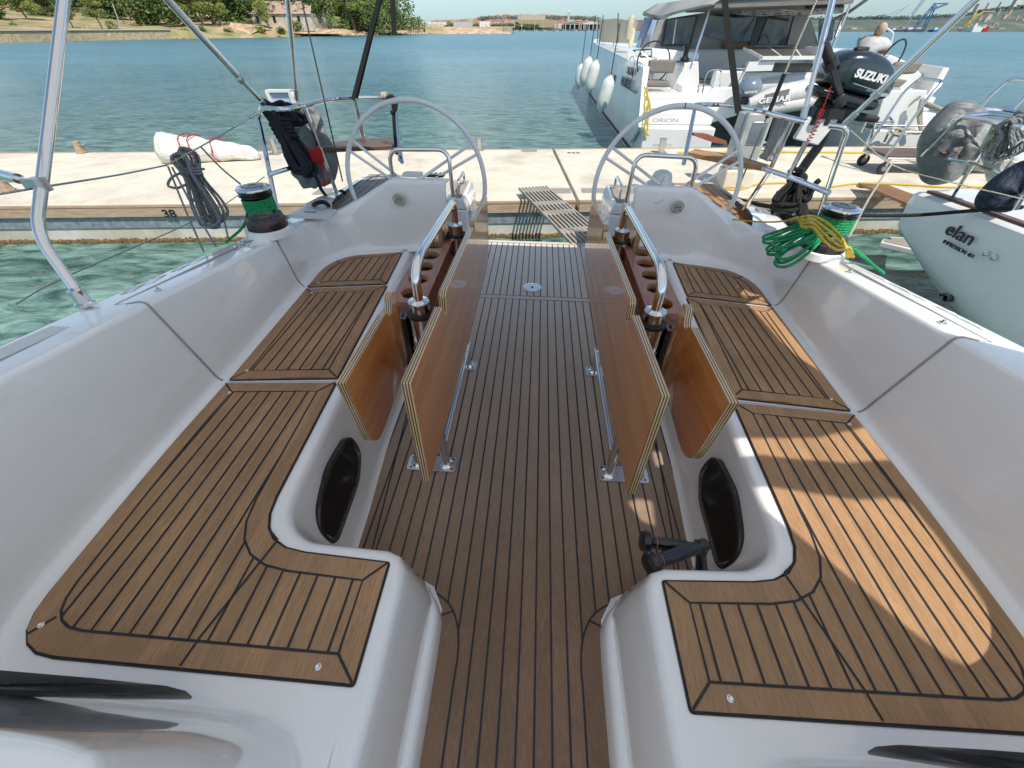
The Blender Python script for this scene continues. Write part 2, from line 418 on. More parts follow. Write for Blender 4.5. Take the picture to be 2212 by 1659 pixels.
op = smoothn([(.585, 2.515, .752, .085), (.75, 2.51, .752, .085), (.90, 2.505, .752, .085), (1.0, 2.495, .695, .09), (1.10, 2.465, .63, .09), (1.215, 2.375, .578, .09), (1.285, 2.25, .585, .08), (1.30, 2.12, .605, .06),
     (1.288, 1.95, .625, .07), (1.27, 1.6, .665, .095), (1.262, 1.15, .715, .115), (1.258, .75, .755, .13), (1.25, .42, .79, .14), (1.235, .27, .805, .14), (1.19, .19, .81, .14), (1.10, .158, .82, .14), (1.0, .150, .825, .13), (.9, .148, .83, .125), (.8, .146, .83, .12), (.7, .144, .83, .115), (.6, .140, .83, .112), (.52, .130, .83, .108), (.455, .105, .83, .10), (.412, .06, .83, .09), (.388, 0, .83, .08), (.378, -.08, .83, .07), (.376, -.2, .83, .06), (.376, -.7, .83, .05)], 6)
def oprof(p):
    zt, of = p[2], p[3]; h = zt-SZ
    a_, b_ = .032, of-.012; z0, z1 = SZ+.06, zt-.016; L = lambda k: (a_+(b_-a_)*k, z0+(z1-z0)*k)
    return [(-.02, SZ), (-.012, SZ), (.006, SZ+.002), (.017, SZ+.011), (.026, SZ+.030), (.032, SZ+.06), L(.04), L(.35), L(.7), L(.96), (b_, z1), (of-.009, zt-.006), (of-.002, zt), (of+.006, zt+.001), (of+.02, zt+.002)]
orr = sweep(op, oprof, -1)
# the coaming has its seams as shallow grooves: pull the stations beside the seams in
mould.loft(orr)
# flat seat top between the two sweeps
poly = [(v.x, v.y) for v in [r[0] for r in rr] if v.y > .0] ; inner = poly
outer = [(r[0].x, r[0].y) for r in orr]
pl = [(a, b) for a, b in inner if b < 2.5]+[(.372, .05)]+list(reversed([(a, b) for a, b in outer]))
mould.flat([pl], lambda p: V((p[0], p[1], SZ)))
# deck edge
def he(y): return 1.60-.035*max(y, -.5)-.004*max(0, y-2)**2
tops = [r[-1] for r in orr]
side = [t for t in tops if t.x > 1.25 and t.y < 2.47]
deckrows = []
def dz(y): return .835-.1*y if y < 2.2 else .615-.06*(y-2.2)
k0 = next(i for i, p in enumerate(op) if p[1] < 2.40); k1 = next(i for i, p in enumerate(op) if i > k0+10 and p[1] < .30)
strip = [V((1.36, 2.75, dz(2.6))), V((1.325, 2.6, dz(2.45)))]+tops[k0:k1]+[V((1.40, .1, .815)), V((1.40, -.7, .85))]
strip = [V((1.42, 3.6, .52)), V((1.42, 3.1, .545))]+strip
ys = [3.6, 3.1, 2.75, 2.6]+[t.y for t in tops[k0:k1]]+[.1, -.7]
for s_, y in zip(strip, ys):
    e = he(y); z = s_.z
    deckrows.append([s_, V((s_.x+.03, s_.y*.5+y*.5, z+.001)), V((e-.035, y, z+.001)), V((e-.012, y, z-.006)), V((e, y, z-.025)), V((e+.02, y, z-.12)), V((e+.05, y, z-.45)), V((e+.03, y, -.4)), V((e-.10, y, -.75))])
mould.loft(deckrows)
# cabin front: bulkhead carries on up to the coach roof, companionway side
front = [r for r in orr if r[0].y < .25 or True][k1:]
end = orr[-1]
rt = [r[-1] for r in orr[k1-3:]]; rq = rt+[V((1.45, -.7, .83)), V((1.40, .1, .815))]; tr = tessellate_polygon([[V((p.x, p.y, 0)) for p in rq]]); mould.add(rq, [tuple(t) for t in tr])
# stern face and inner hull closing
mould.add([V((.0, 3.6, -.03)), V((.0, 3.6, -.75)), V((1.45, 3.6, -.75)), V((1.45, 3.6, .5)), V((.60, 3.6, .3)), V((.60, 3.6, -.03))], [(0, 1, 2, 5), (5, 2, 3, 4)])
mould.add([V((.6, 2.55, -.01)), V((.6, 3.6, -.01)), V((.6, 3.6, .02)), V((.6, 2.55, .02))], [(0, 1, 2, 3)])
# low kerb beside the companionway floor
kp = smoothn([(.36, .515), (.325, .512), (.292, .49), (.268, .45), (.260, .39), (.257, .2), (.250, -.7)], 5)
mould.loft(sweep(kp, lambda p: [(-.06, .075), (-.02, .072), (-.008, .066), (-.001, .05), (.004, .02), (.006, -.004)], 1))
both = MB(); both.add(mould.v, mould.f); both.add(mould.mirror().v, mould.mirror().f)
deck = ypart(both, 'deck_moulding', 'gel', sharp=50)
md = deck.modifiers.new('wn', 'WEIGHTED_NORMAL'); md.keep_sharp = True; md.weight = 80
# nonskid sheets on the side decks
for s in (1, -1):
    for a, b, o0, o1 in ((.98, -.6, .05, .035), (1.82, 1.2, .105, .03), (2.25, 1.87, .06, .03)):
        mb = MB(); L = []; N = 14
        for i in range(N+1):
            y = a+(b-a)*i/N; tx = min((t for t in strip), key=lambda t: abs(t.y-y)) if y > .2 else V((1.39, y, dz(y)-.02))
            z = (tx.z if y > .2 else .815-.03*(y-.1))+.0035
            L.append([V((s*(tx.x+o0), y, z)), V((s*(he(y)-o1-.015), y, z))])
        mb.loft(L); ypart(mb, 'nonskid_panel', 'nonskid')
    # hatch cut line and deck inserts of the middle locker
    mb = MB()
    mb.tube([(s*(he(y)-.105), y, dz(y)-.0045-(.1 if False else 0)) for y in (1.12, 1.3, 1.5, 1.7, 1.86)], .004, 6)
    mb.tube([(s*1.40, 1.14, dz(1.14)-.006), (s*(he(1.12)-.105), 1.12, dz(1.12)-.005)], .004, 6)
    ypart(mb, 'hatch_joint', 'grooveg')
    # coaming seams: follow the moulding profile at the two seat joints
    for yy in (1.155, 1.945):
        r = min(orr[20:k1], key=lambda q: abs(q[0].y-yy)); mb = MB()
        pts = [V((s*v.x-s*.0015, v.y, v.z)) for v in r[2:]]+[V((s*(r[-1].x+.025), r[-1].y-.02, r[-1].z+.002))]
        mb.tube(smooth(pts, 4), .0042, 8); ypart(mb, 'coaming_seam', 'grooveg')
    for y in (.72, 1.25, 1.75, 2.02):
        mb = MB(); z = dz(y)-.002
        mb.lathe([(.012, 0), (.012, .003), (.006, .004), (.005, .012), (.0, .012)], (s*(1.445 if y < 1 else 1.405), y, z), seg=12); mb.build('snap_stud', 'steel', yacht).matrix_parent_inverse = Matrix.Translation(-Y0)

# ---- teak seat pads with their caulking
def pad(outline, rad, axis_lines, mitres, extra=(), name='seat_pad', mir=False, margin=.052):
    s = -1 if mir else 1
    rr_ = rad if isinstance(rad, (list, tuple)) else [rad]*len(outline)
    out = rnd2(outline, rr_); so = offset2(outline, margin); N = len(outline); ri = []
    for i in range(N):
        a, b, c = V(outline[i-1]), V(outline[i]), V(outline[(i+1) % N]); cv = (b-a).cross(c-b) > 0
        ri.append(0 if rr_[i] < .02 else (max(.02, rr_[i]-margin*.5) if cv else rr_[i]+margin))
        if rr_[i] < .02: mitres = list(mitres)+[(outline[i], so[i])]
    inn = rnd2(so, ri)
    if mir: out2 = [(-x, y) for x, y in reversed(out)]
    else: out2 = out
    mb = MB(); mb.prism(out2, SZ+.0005, SZ+.008)
    o = ypart(mb, name, 'teak_seat', bevel=.002)
    cb = MB(); zz = SZ+.0092; W = .006
    ribbon(cb, [(s*x, y) for x, y in inn+[inn[0]]], W, zz)
    for x in axis_lines:
        for t0, t1 in seg_in(inn, V((x, 0)), V((0, 1))):
            if t1-t0 > .012: ribbon(cb, [(s*x, t0), (s*x, t1)], W, zz+.0002)
    for (a, b) in mitres: ribbon(cb, [(s*a[0], a[1]), (s*b[0], b[1])], W, zz+.0004)
    for q in extra: ribbon(cb, [(s*a, b) for a, b in q], W, zz+.0006)
    # bedding line round the pad
    o2 = offset2(out, -.003)
    ribbon(cb, [(s*x, y) for x, y in o2+[o2[0]]], .007, SZ+.0025)
    cb.v = [v for v in cb.v]
    c = cb.build('caulking', 'caulk', o, fixn=False, weld=False)
    return o
XL = [.0485*k+.013 for k in range(7, 27)]
for mir in (False, True):
    s = -1 if mir else 1
    fo = [(.372, .190), (1.205, .200), (1.237, .78), (1.237, 1.128), (.801, 1.165), (.772, .478), (.372, .457)]
    p = pad(fo, [.004, .13, .3, .004, .004, .16, .004], XL, [((.772, .197), (.765, .249)), ((1.175, .235), (1.14, .275)), ((.735, .525), (.70, .50))],
        [[(.70, .50), (.765, .249)]], name='seat_pad', mir=mir)
    fo = [(.806, 1.197), (1.237, 1.156), (1.262, 1.912), (.835, 1.984)]
    pad(fo, .005, XL, [], [], mir=mir)
    fo = [(.846, 2.012), (1.266, 1.942), (1.276, 2.19), (1.195, 2.345), (.868, 2.432)]
    pad(fo, [.004, .004, .08, .1, .004], XL, [((1.235, 2.27), (1.19, 2.235))], [], mir=mir, margin=.046)
    for x, y in ((1.19, 1.075), (1.195, 1.21), (1.21, 1.87), (1.225, 1.985), (1.16, .255), (.46, .215)):
        mb = MB(); mb.lathe([(.0075, 0), (.0075, .0015), (.005, .0022), (.0035, .001), (0, .001)], (s*x, y, SZ+.008), seg=14)
        mb.lathe([(.005, .0015), (.006, .0028), (.005, .0038), (.0035, .0028)], (s*x, y, SZ+.008), seg=14)
        o = mb.build('snap_socket', 'steel', yacht); o.matrix_parent_inverse = Matrix.Translation(-Y0)
    # seat lid joints: a dark line in the white between two pads
    mb = MB()
    for a, b in (((.79, 1.181), (1.243, 1.141)), ((.83, 1.999), (1.27, 1.926))):
        ribbon(mb, [(s*a[0], a[1]), (s*b[0], b[1])], .004, SZ+.001)
    ypart(mb, 'lid_joint', 'grooveg')

# ---- cockpit floor
fl = MB(); fl.prism([(-.80, -.7), (.80, -.7), (.80, 3.575), (-.80, 3.575)], -.03, 0); tf = ypart(fl, 'cockpit_floor', 'teak_floor', bevel=.003)
cb = MB(); W = .0064; z = .0011
arc = smoothn([(.192, -.7), (.192, .2), (.190, .33), (.200, .41), (.232, .475), (.285, .515), (.34, .527), (.42, .53)], 5)
for s in (1, -1): ribbon(cb, [(s*a, b) for a, b in arc], W, z)
for k in range(-14, 15):
    x = k*.0497; ax_ = abs(x)
    if ax_ < .19: y0 = -.7
    else:
        y0 = .53
        for (a, b), (c, d) in zip(arc, arc[1:]):
            if min(a, c) <= ax_ <= max(a, c) and b > .3 and c != a: y0 = b+(d-b)*(ax_-a)/(c-a)
    y1 = 2.525
    if ax_ > .55: y1 = min(y1, 2.525)
    ribbon(cb, [(x, y0), (x, y1)], W if ax_ < .7 else .004, z+.0003)
    if ax_ < .66: ribbon(cb, [(x, 2.575), (x, 3.525)], W, z+.0003)
for yy in (2.525, 2.575, 3.525): ribbon(cb, [(-.66, yy), (.66, yy)], .005, z+.0006)
for s in (1, -1):
    ribbon(cb, [(s*.555, .56), (s*.612, 1.35), (s*.63, 2.5)], W, z+.0008)
    ribbon(cb, [(s*.262, .452), (s*.222, .468)], W, z+.0008)
    ribbon(cb, [(s*.44, 3.525), (s*.46, 3.575)], .005, z+.0008)
cb.build('caulking', 'caulk', tf, fixn=False, weld=False)
dp = thing('deck_plate', 'round stainless drain plate set in the teak cockpit floor', 'deck plate', (-.014, 2.70, 0), boat=True)
mb = MB(); mb.lathe([(.068, .001), (.068, .005), (.062, .0065), (.055, .0065), (.054, .0045), (.05, .0045), (.049, .0065), (.014, .0065), (.012, .005), (0, .005)], seg=40); mb.build('plate', 'steel', dp)
mb = MB(); mb.lathe([(.011, .007), (.011, .0078), (0, .0078)], seg=8); mb.build('key_hole', 'black', dp)

M['deepblack'] = paint('dark locker inside', (.004, .004, .004), .12)
# ---- lockers let into the risers
def onplane(x, y, s, p0, nrm):
    d = ray(x, y); return CAM+d*((p0-CAM).dot(nrm)/d.dot(nrm))
for s in (-1, 1):
    a, b = V((s*.724, .8, .295)), V((s*.645, .8, .03)); nrm = V((0, 1, 0)).cross(b-a).normalized()
    if nrm.x*s > 0: nrm = -nrm
    if s < 0: px = [(746, 938), (772, 975), (768, 1040), (722, 1168), (708, 1178), (680, 1155), (674, 1108), (700, 1010)]
    pp = [onplane(x, y, -1, V((-.724, .8, .295)), V((abs(nrm.x), nrm.y, nrm.z))) for x, y in px]
    ex = V((0, 1, 0)); ez = (a-b).normalized(); c0 = V((.70, .7, .165))
    pl = [(p.y-.7, (p.z-.165)/ez.z) for p in pp]
    Mx = Matrix((nrm, ex, ez)).transposed(); org = V((s*.6852, .7, .165))+nrm*.010
    fn = lambda v: org+nrm*v.z+ex*v.x+ez*v.y
    area = sum(pl[i-1][0]*pl[i][1]-pl[i][0]*pl[i-1][1] for i in range(len(pl)))
    if area < 0: pl = pl[::-1]
    o1 = rnd2(pl, .04, 5); o2 = offset2(o1, .014)
    lk = MB(); lk.loft([[fn(V((x, y, h))) for x, y in q] for q, h in ((o1, -.03), (o1, .010), (offset2(o1, .005), .014), (offset2(o1, .011), .014), (o2, .009), (offset2(o1, .02), .004))], closed=True)
    f1 = ypart(lk, 'locker_frame', 'black')
    lk = MB(); lk.flat([offset2(o1, .018)], lambda p: fn(V((p[0], p[1], .005)))); q = lk.build('locker_net', 'deepblack', f1)
# ---- companionway bulkhead windows, latches
for s in (-1, 1):
    mb = MB(); zz = .50
    q = [bz(402, 1492, .44), bz(398, 1499, .43), bz(220, 1499, .445), bz(0, 1492, .45), bz(-150, 1482, .45), bz(-150, 1436, .52), bz(0, 1447, .52), bz(200, 1464, .50), bz(360, 1481, .455)]
    # put the window on the bulkhead face: 20 mm proud of the moulding
    pts = [V((p.x, p.y, p.z)) for p in q]
    def seat_on(p):
        return p
    P = [V((s*abs(p.x), p.y+.0, p.z)) for p in pts]
    tr = tessellate_polygon([[V((p.x, p.z, 0)) for p in P]])
    n = len(P); mb.add([p+V((0, .0, 0)) for p in P]+[p+V((0, -.004, -.03)) for p in P], [tuple(t) for t in tr]+[(i, (i+1) % n, n+(i+1) % n, n+i) for i in range(n)])
    wn = ypart(mb, 'cabin_window', 'acrylic', bevel=.002)
    mb = MB(); c = V((s*.337, .098, .19)); c = bx(865, 1596, -.300); c = V((s*.300, c.y, c.z))
    mb.ell((c.x-s*.003, c.y, c.z), (.010, .014, .036)); ypart(mb, 'door_latch', 'steel')

M['badge'] = paint('cream badge plastic', (.52, .52, .46), .45)
# ---- helm pedestals (part of the moulding, each with top, badge, instruments)
for s in (-1, 1):
    mb = MB()
    fr = [(.600, .0, 2.50), (.572, .752, 2.585), (.92, .752, 2.585), (1.19, .562, 2.49), (1.19, .0, 2.45)]
    F_ = [V((s*x, y+.006, z)) for x, z, y in fr]; B_ = [V((s*(x+(.02 if x < .7 else 0)), 2.84 if z > .1 else 2.90, z-(.05 if z > .7 else 0))) for x, z, y in fr]
    # wide front face made to sit just behind the swept coaming
    n = len(F_); mb.add(F_+B_, [tuple(range(n)), tuple(range(2*n-1, n-1, -1))]+[(i, (i+1) % n, n+(i+1) % n, n+i) for i in range(n)])
    ped = ypart(mb, 'helm_pedestal', 'gel', bevel=.014, seg=3)
    # thruster speaker badge on the pedestal face
    c = by(862, 431, 2.52) if s < 0 else by(1463.5, 447, 2.52)
    R3 = Matrix.Rotation(radians(90+8), 3, 'X')
    mb = MB(); mb.lathe([(.040, 0), (.040, .006), (.036, .009), (0, .009)], m=R3, o=c+V((0, 0.004, 0)), seg=40)
    bd = ypart(mb, 'round_badge', 'badge'); 
    mb = MB(); mb.tube([c+V((0, .004, 0))+R3 @ V((.017*cos(a), .017*sin(a), .0094)) for a in [2*pi*q/32 for q in range(32)]], .0009, 5, closed=True)
    mb.build('badge_ring', 'blackmatt', bd)
    mb = MB()
    for k in range(4):
        a = radians(45+90*k+(10*s)); mb.lathe([(.0045, .009), (.004, .011), (0, .011)], m=R3, o=c+V((.029*cos(a), .004, .029*sin(a))), seg=10)
    mb.build('badge_screw', 'steel', bd)
    text('badge_lettering', 'Jefa Steering', .0062, 'blackmatt', Matrix.Translation(c+V((0, -.0075, .001))) @ Matrix.Rotation(radians(98), 4, 'X'), bd, shear=.3)
    # U shaped grab rail of the helm
    X = lambda a, b, Y: (by(a, b, Y) if s < 0 else by(*mirr(a, b, Y), Y))
    g = [bz(848, 390, .752), bz(848, 358, .80), bz(862, 348, .83), bz(965, 348, .83), bz(985, 375, .78)]
    P = [V((.905, 2.62, .745)), V((.905, 2.63, .905)), V((.545, 2.62, .915)), V((.535, 2.60, .65)), V((.60, 2.60, .60))]
    mb = MB(); mb.tube(rnd([V((s*p.x, p.y, p.z)) for p in P], .07, 8), .0125, 12)
    gr = thing('grab_rail', 'stainless steel grab rail looped over the %s helm pedestal' % ('port' if s < 0 else 'starboard'), 'grab rail', (s*.72, 2.62, .75), boat=True)
    o = mb.build('rail_tube', 'steel', gr); o.matrix_parent_inverse = Matrix.Translation(-V((s*.72, 2.62, .75)))
    # aft inner locker with teak lid and hand hold
    mb = MB(); mb.prism([(.53, 3.08), (.98, 3.08), (.98, 3.56), (.53, 3.56)], 0, .42, fn=lambda v: V((s*v.x, v.y, v.z)))
    lo = ypart(mb, 'aft_locker', 'gel', bevel=.012)
    mb = MB(); mb.prism([(.53, 3.08), (.98, 3.08), (.98, 3.56), (.53, 3.56)], .424, .50, fn=lambda v: V((s*(v.x+(v.z-.424)*.35 if v.x < .7 else s*0+v.x), v.y, v.z)))
    ld = mb.build('locker_lid', 'gel', lo, bevel=.01)
    mb = MB(); mb.box(s*.575, s*.965, 3.10, 3.54, .5, .507); tk = mb.build('lid_teak', 'teak_grey', lo, bevel=.002)
    mb = MB(); mb.tube(rnd([(s*.60, 3.16, .505), (s*.60, 3.17, .60), (s*.60, 3.42, .60), (s*.60, 3.43, .505)], .03), .011, 10); mb.build('lid_handle', 'steel', lo)
    # helm bench planks outboard
    mb = MB(); mb.prism([(.99, 2.88), (1.13, 2.88), (1.13, 2.60), (1.42, 2.58), (1.44, 3.58), (.99, 3.58)], .0, .512, fn=lambda v: V((s*v.x, v.y, v.z))); hb = ypart(mb, 'helm_bench', 'gel', bevel=.01)
    for k in range(3):
        x0 = .995+k*.143
        mb = MB(); mb.box(s*x0, s*(x0+.138), 2.88 if k == 0 else 2.62, 3.57, .513, .527); mb.build('bench_slat', 'teak_grey' if s < 0 else 'teak_orange', hb, bevel=.003)  # starboard slats get the orange copy, sunlight put into the teak colour
        cb = MB()
        for q in (.046, .092): ribbon(cb, [(s*(x0+q), 2.88 if k == 0 else 2.62), (s*(x0+q), 3.57)], .004, .528)
        cb.build('caulking', 'caulk', hb, fixn=False)
# instruments on the port pedestal, compass cover on the starboard one
ip = thing('control_box', 'flat white plastic control box on top of the port helm pedestal', 'control box', (-.80, 2.70, .745), boat=True)
mb = MB(); mb.obox((0, 0, .012), (.11, .085, .022), Matrix.Rotation(-.12, 3, 'X')); mb.build('box_body', 'white', ip, bevel=.004)
ip = thing('switch_panel', 'black and white switch panel with buttons on the port helm pedestal', 'switch panel', (-.655, 2.70, .745), boat=True)
mb = MB(); mb.obox((0, 0, .007), (.105, .075, .012), Matrix.Rotation(-.12, 3, 'X')); mb.build('panel_body', 'blackmatt', ip, bevel=.003)
mb = MB(); mb.obox((0, .006, .015), (.095, .05, .004), Matrix.Rotation(-.12, 3, 'X')); mb.build('panel_face', 'white', ip, bevel=.001)
for k in range(3):
    mb = MB(); mb.lathe([(.007, 0), (.007, .008), (0, .009)], o=(-.03+.03*k, .01, .016), seg=12); mb.build('button', 'white', ip)
cp = thing('compass', 'white domed compass cover on the starboard helm pedestal top', 'compass', (.745, 2.70, .74), boat=True)
mb = MB(); mb.lathe([(.085, 0), (.085, .006), (.066, .012), (.062, .02)], seg=36); mb.build('base_ring', 'white', cp)
mb = MB(); mb.lathe([(.062, .014), (.060, .045), (.048, .068), (.028, .078), (0, .080)], seg=36); mb.build('dome_cover', 'white', cp)
mb = MB(); mb.tube(smooth([(.0, -.05, .06), (-.03, -.09, .01), (-.06, -.115, -.05), (-.03, -.125, -.075), (.01, -.12, -.045), (.02, -.08, .0)], 6), .0016, 6); mb.build('lanyard', 'wire', cp)
# small instrument on port side deck
ip = thing('deck_instrument', 'flat white vent cover with a dark slot on the port coaming top', 'vent', (-1.36, 2.36, .60), boat=True)
mb = MB(); mb.prism(rnd2([(-.11, -.05), (.14, -.05), (.14, .07), (-.07, .07)], .01), 0, .02); mb.build('cover', 'white', ip, bevel=.004)
mb = MB(); mb.box(-.03, .04, -.002, .008, .020, .0215); mb.build('slot', 'blackmatt', ip)

# ================================================================ cockpit tables
def plane_poly(pts, X): return [(p.y, p.z) for p in (bx(x, y, X) for x, y in pts)]
k = (1300, 900); kb = (1200, 0)
def table(s):
    T0 = V((s*.42, 1.5, 0))
    t = thing('cockpit_table', 'folding varnished table on the %s side of the cockpit walkway, leaves hanging down' % ('port' if s < 0 else 'starboard'), 'table', T0, 'folding cockpit tables with cup holders', boat=True)
    def tp(mb, name, mat, parent=None, **kw):
        o = mb.build(name, mat, parent or t, **kw)
        if parent is None: o.matrix_parent_inverse = Matrix.Translation(-T0)
        return o
    zt = lambda y: .815-(y-.69)*.0525
    P = [(.675, .43), (.69, zt(.69)), (1.075, zt(1.075)), (1.10, zt(1.1)-.045), (1.125, zt(1.12)-.05), (1.135, zt(1.13)+.005), (1.15, zt(1.15)+.018), (1.80, zt(1.80)+.018), (1.815, zt(1.815)-.03), (1.84, zt(1.84)-.035), (1.85, zt(1.85)+.015), (1.865, zt(1.865)+.03), (2.37, zt(2.37)+.03-.02), (2.39, .47), (2.295, .36), (1.556, .372)]
    lf = MB(); lf.prism(P, -.0125, .0125, ax=0, fn=lambda v: V((s*.307+v.x, v.y, v.z)))
    tp(lf, 'inner_leaf', 'varnish', bevel=.002)
    X = .475
    P = rnd2([(.70, .795), (1.03, .79), (1.062, .76), (1.085, .765), (1.10, .81), (1.135, .81), (1.14, .72), (1.14, .52), (.73, .49)], [.004, .01, .015, .015, .01, .01, .01, .07, .10], 6)
    lf = MB(); lf.prism(P[::-1], -.012, .012, ax=0, fn=lambda v: V((s*X+v.x, v.y, v.z))); tp(lf, 'outer_leaf', 'varnish', bevel=.002)
    P = rnd2([(1.90, .735), (1.92, .765), (1.95, .765), (1.955, .72), (1.985, .72), (2.0, .755), (2.33, .74), (2.34, .42), (1.90, .45)], .008, 3)
    lf = MB(); lf.prism(P[::-1], -.012, .012, ax=0, fn=lambda v: V((s*X+v.x, v.y, v.z))); tp(lf, 'outer_leaf', 'varnish', bevel=.002)
    # cup holder box: top board with five round holes, sides, bottom
    zc = .655; x0, x1, y0, y1 = .425, .565, 1.325, 1.945
    out = rnd2([(x0, y0), (x1, y0), (x1, y1), (x0, y1)], .015, 4); hs = []
    mb = MB(); cs = [(.497, y0+.075+.118*i) for i in range(5)]
    for cx, cy in cs: hs.append([(cx+.043*cos(2*pi*j/28), cy+.043*sin(2*pi*j/28)) for j in range(28)])
    for zz in (zc, zc-.022): mb.flat([out]+[h[::-1] for h in hs], lambda p, zz=zz: V((s*p[0], p[1], zz)))
    for q in [out]+hs:
        n = len(q); mb.add([V((s*a, b, zc)) for a, b in q]+[V((s*a, b, zc-.022)) for a, b in q], [(i, (i+1) % n, n+(i+1) % n, n+i) for i in range(n)])
    top = tp(mb, 'cup_holder_top', 'mahogany', sharp=30)
    for cx, cy in cs:
        mb = MB(); n = 28; pr = [(.0435, zc-.003), (.0395, zc-.003), (.0395, zc-.021), (.0435, zc-.021)]
        mb.loft([[V((s*cx+r*cos(2*pi*j/n), cy+r*sin(2*pi*j/n), z)) for j in range(n)] for r, z in pr], closed=True); mb.build('hole_ring', 'varnish', top)
    bxs = MB()
    for a in ((x0+.01, x0+.024, y0+.02, y1-.02), (x1-.024, x1-.01, y0+.02, y1-.02)): bxs.box(s*a[0], s*a[1], a[2], a[3], .44, zc-.023)
    bxs.box(s*(x0+.025), s*(x1-.025), y0+.02, y0+.034, .44, zc-.023); bxs.box(s*(x0+.025), s*(x1-.025), y1-.034, y1-.02, .44, zc-.023)
    bxs.box(s*(x0+.025), s*(x1-.025), y0+.035, y1-.035, .50, .51)
    tp(bxs, 'cup_holder_box', 'mahogany', bevel=.001)
    mb = MB(); mb.prism([(.44, 1.145), (.36, 1.145), (.36, 2.0), (.44, 2.0)], .56, .575, fn=lambda v: V((s*v.x, v.y, v.z))); tp(mb, 'centre_board', 'mahogany', bevel=.002)
    # posts, collars, extrusions
    for j, (y, z1) in enumerate(((1.205, .735), (1.965, .725))):
        c = (s*.41, y, 0)
        mb = MB(); mb.lathe([(.046, .42), (.046, z1-.05), (.043, z1-.046)], o=c, seg=28); ps = tp(mb, 'post', 'steel')
        mb = MB(); mb.lathe([(.048, z1-.055), (.048, z1-.045)], o=c, seg=28); q = mb.build('rubber_ring', 'blackmatt', ps); q.matrix_parent_inverse = Matrix.Identity(4)
        mb = MB(); mb.lathe([(.036, z1-.046), (.036, z1-.008), (.037, z1-.006), (.037, z1), (.022, z1+.003), (.016, z1+.006)], o=c, seg=28); mb.build('collar', 'steel', ps)
        for e in (-1, 1):
            mb = MB(); xx = s*.41+e*.062
            mb.prism([(-.028, -.017), (.012, -.017), (.012, -.006), (-.018, -.006), (-.018, .006), (.012, .006), (.012, .017), (-.028, .017)], .45, z1-.055, fn=lambda v, xx=xx, e=e, y=y: V((xx+v.y*.9, y+v.x*1.2, v.z)))
            q = tp(mb, 'slide_rail', 'darksteel', bevel=.001)
        mb = MB(); mb.lathe([(.030, 0), (.030, .006), (0, .007)], m=Matrix.Rotation(pi/2, 3, 'X'), o=(s*.41, y-.05, z1-.20), seg=24)
        mb.bar((s*.41, y-.056, z1-.20), (s*.43, y-.062, z1-.13), .006); tp(mb, 'latch_disc', 'alu')
    # grab rail
    P = [(s*.41, 1.205, .70), (s*.41, 1.21, .83), (s*.41, 1.29, .862), (s*.41, 1.96, .835), (s*.41, 1.97, .70)]
    mb = MB(); mb.tube(rnd(P, .055, 8), .0165, 16); tp(mb, 'grab_rail', 'steel')
    # splayed legs on base plates, foot bar
    for (yb, yt) in ((1.055, 1.19), (1.75, 1.95)):
        for e in (-1, 1):
            mb = MB(); mb.tube([(s*.42+e*.062, yb, .006), (s*.415+e*.040, yb+.04, .22), (s*.41+e*.022, yt, .46)], .0195, 16)
            mb.lathe([(.030, .006), (.030, .009), (.024, .013), (.020, .016)], o=(s*.42+e*.062, yb, 0), seg=24); tp(mb, 'leg', 'steel')
        mb = MB(); mb.prism(rnd2([(s*.42-.108, yb-.04), (s*.42+.108, yb-.04), (s*.42+.108, yb+.04), (s*.42-.108, yb+.04)], .014), .001, .007); bp = tp(mb, 'base_plate', 'alu', bevel=.0015)
        mb = MB()
        for ex in (-1, 1):
            for ey in (-1, 1): mb.lathe([(.0055, .0072), (.005, .0088), (0, .0088)], o=(s*.42+ex*.09, yb+ey*.026, 0), seg=10)
        mb.build('bolt', 'darksteel', bp)
    mb = MB(); mb.tube([(s*.415-s*.062, 1.075, .13), (s*.415-s*.062, 1.79, .13)], .0125, 12); tp(mb, 'foot_bar', 'steel')
table(-1); table(1)

# ================================================================ steering wheels
def wheel(s):
    c = V((s*.80, 2.76, .685)); t = thing('steering_wheel', 'large white leather covered steering wheel at the %s helm' % ('port' if s < 0 else 'starboard'), 'steering wheel', c, boat=True)
    R3 = Matrix.Rotation(.0, 3, 'X'); Rr = .447; r3 = Matrix.Rotation(radians(-3.6), 3, 'X')
    P = lambda a, r: r3 @ V((r*cos(a), 0, r*sin(a)))
    mb = MB(); mb.tube([P(2*pi*k/72, Rr) for k in range(72)], .0145, 12, closed=True); mb.build('rim', 'wheel', t)
    mb = MB(); a0 = pi/2; mb.tube([P(a0-.022*s+.0, Rr), P(a0+.022, Rr)] if s < 0 else [P(a0-.006, Rr), P(a0+.006, Rr)], .0152, 12); mb.build('king_spoke_mark', 'blackmatt', t)
    for a in (radians(28), radians(152), radians(270)):
        d = V((-sin(a), 0, cos(a)))
        for e in (-1, 1):
            mb = MB(); p = r3 @ V((.05*cos(a)+d.x*.018*e, -.14, .05*sin(a)+d.z*.018*e)); q = r3 @ V(((Rr-.008)*cos(a)+d.x*.032*e, 0, (Rr-.008)*sin(a)+d.z*.032*e))
            mb.tube([p, q], .0085, 10); mb.build('spoke', 'wheel', t)
    mb = MB(); mb.lathe([(.062, .126), (.062, .154), (.04, .16), (0, .162)], m=Matrix.Rotation(pi/2, 3, 'X'), seg=28); mb.build('hub', 'alu', t)
wheel(-1); wheel(1)

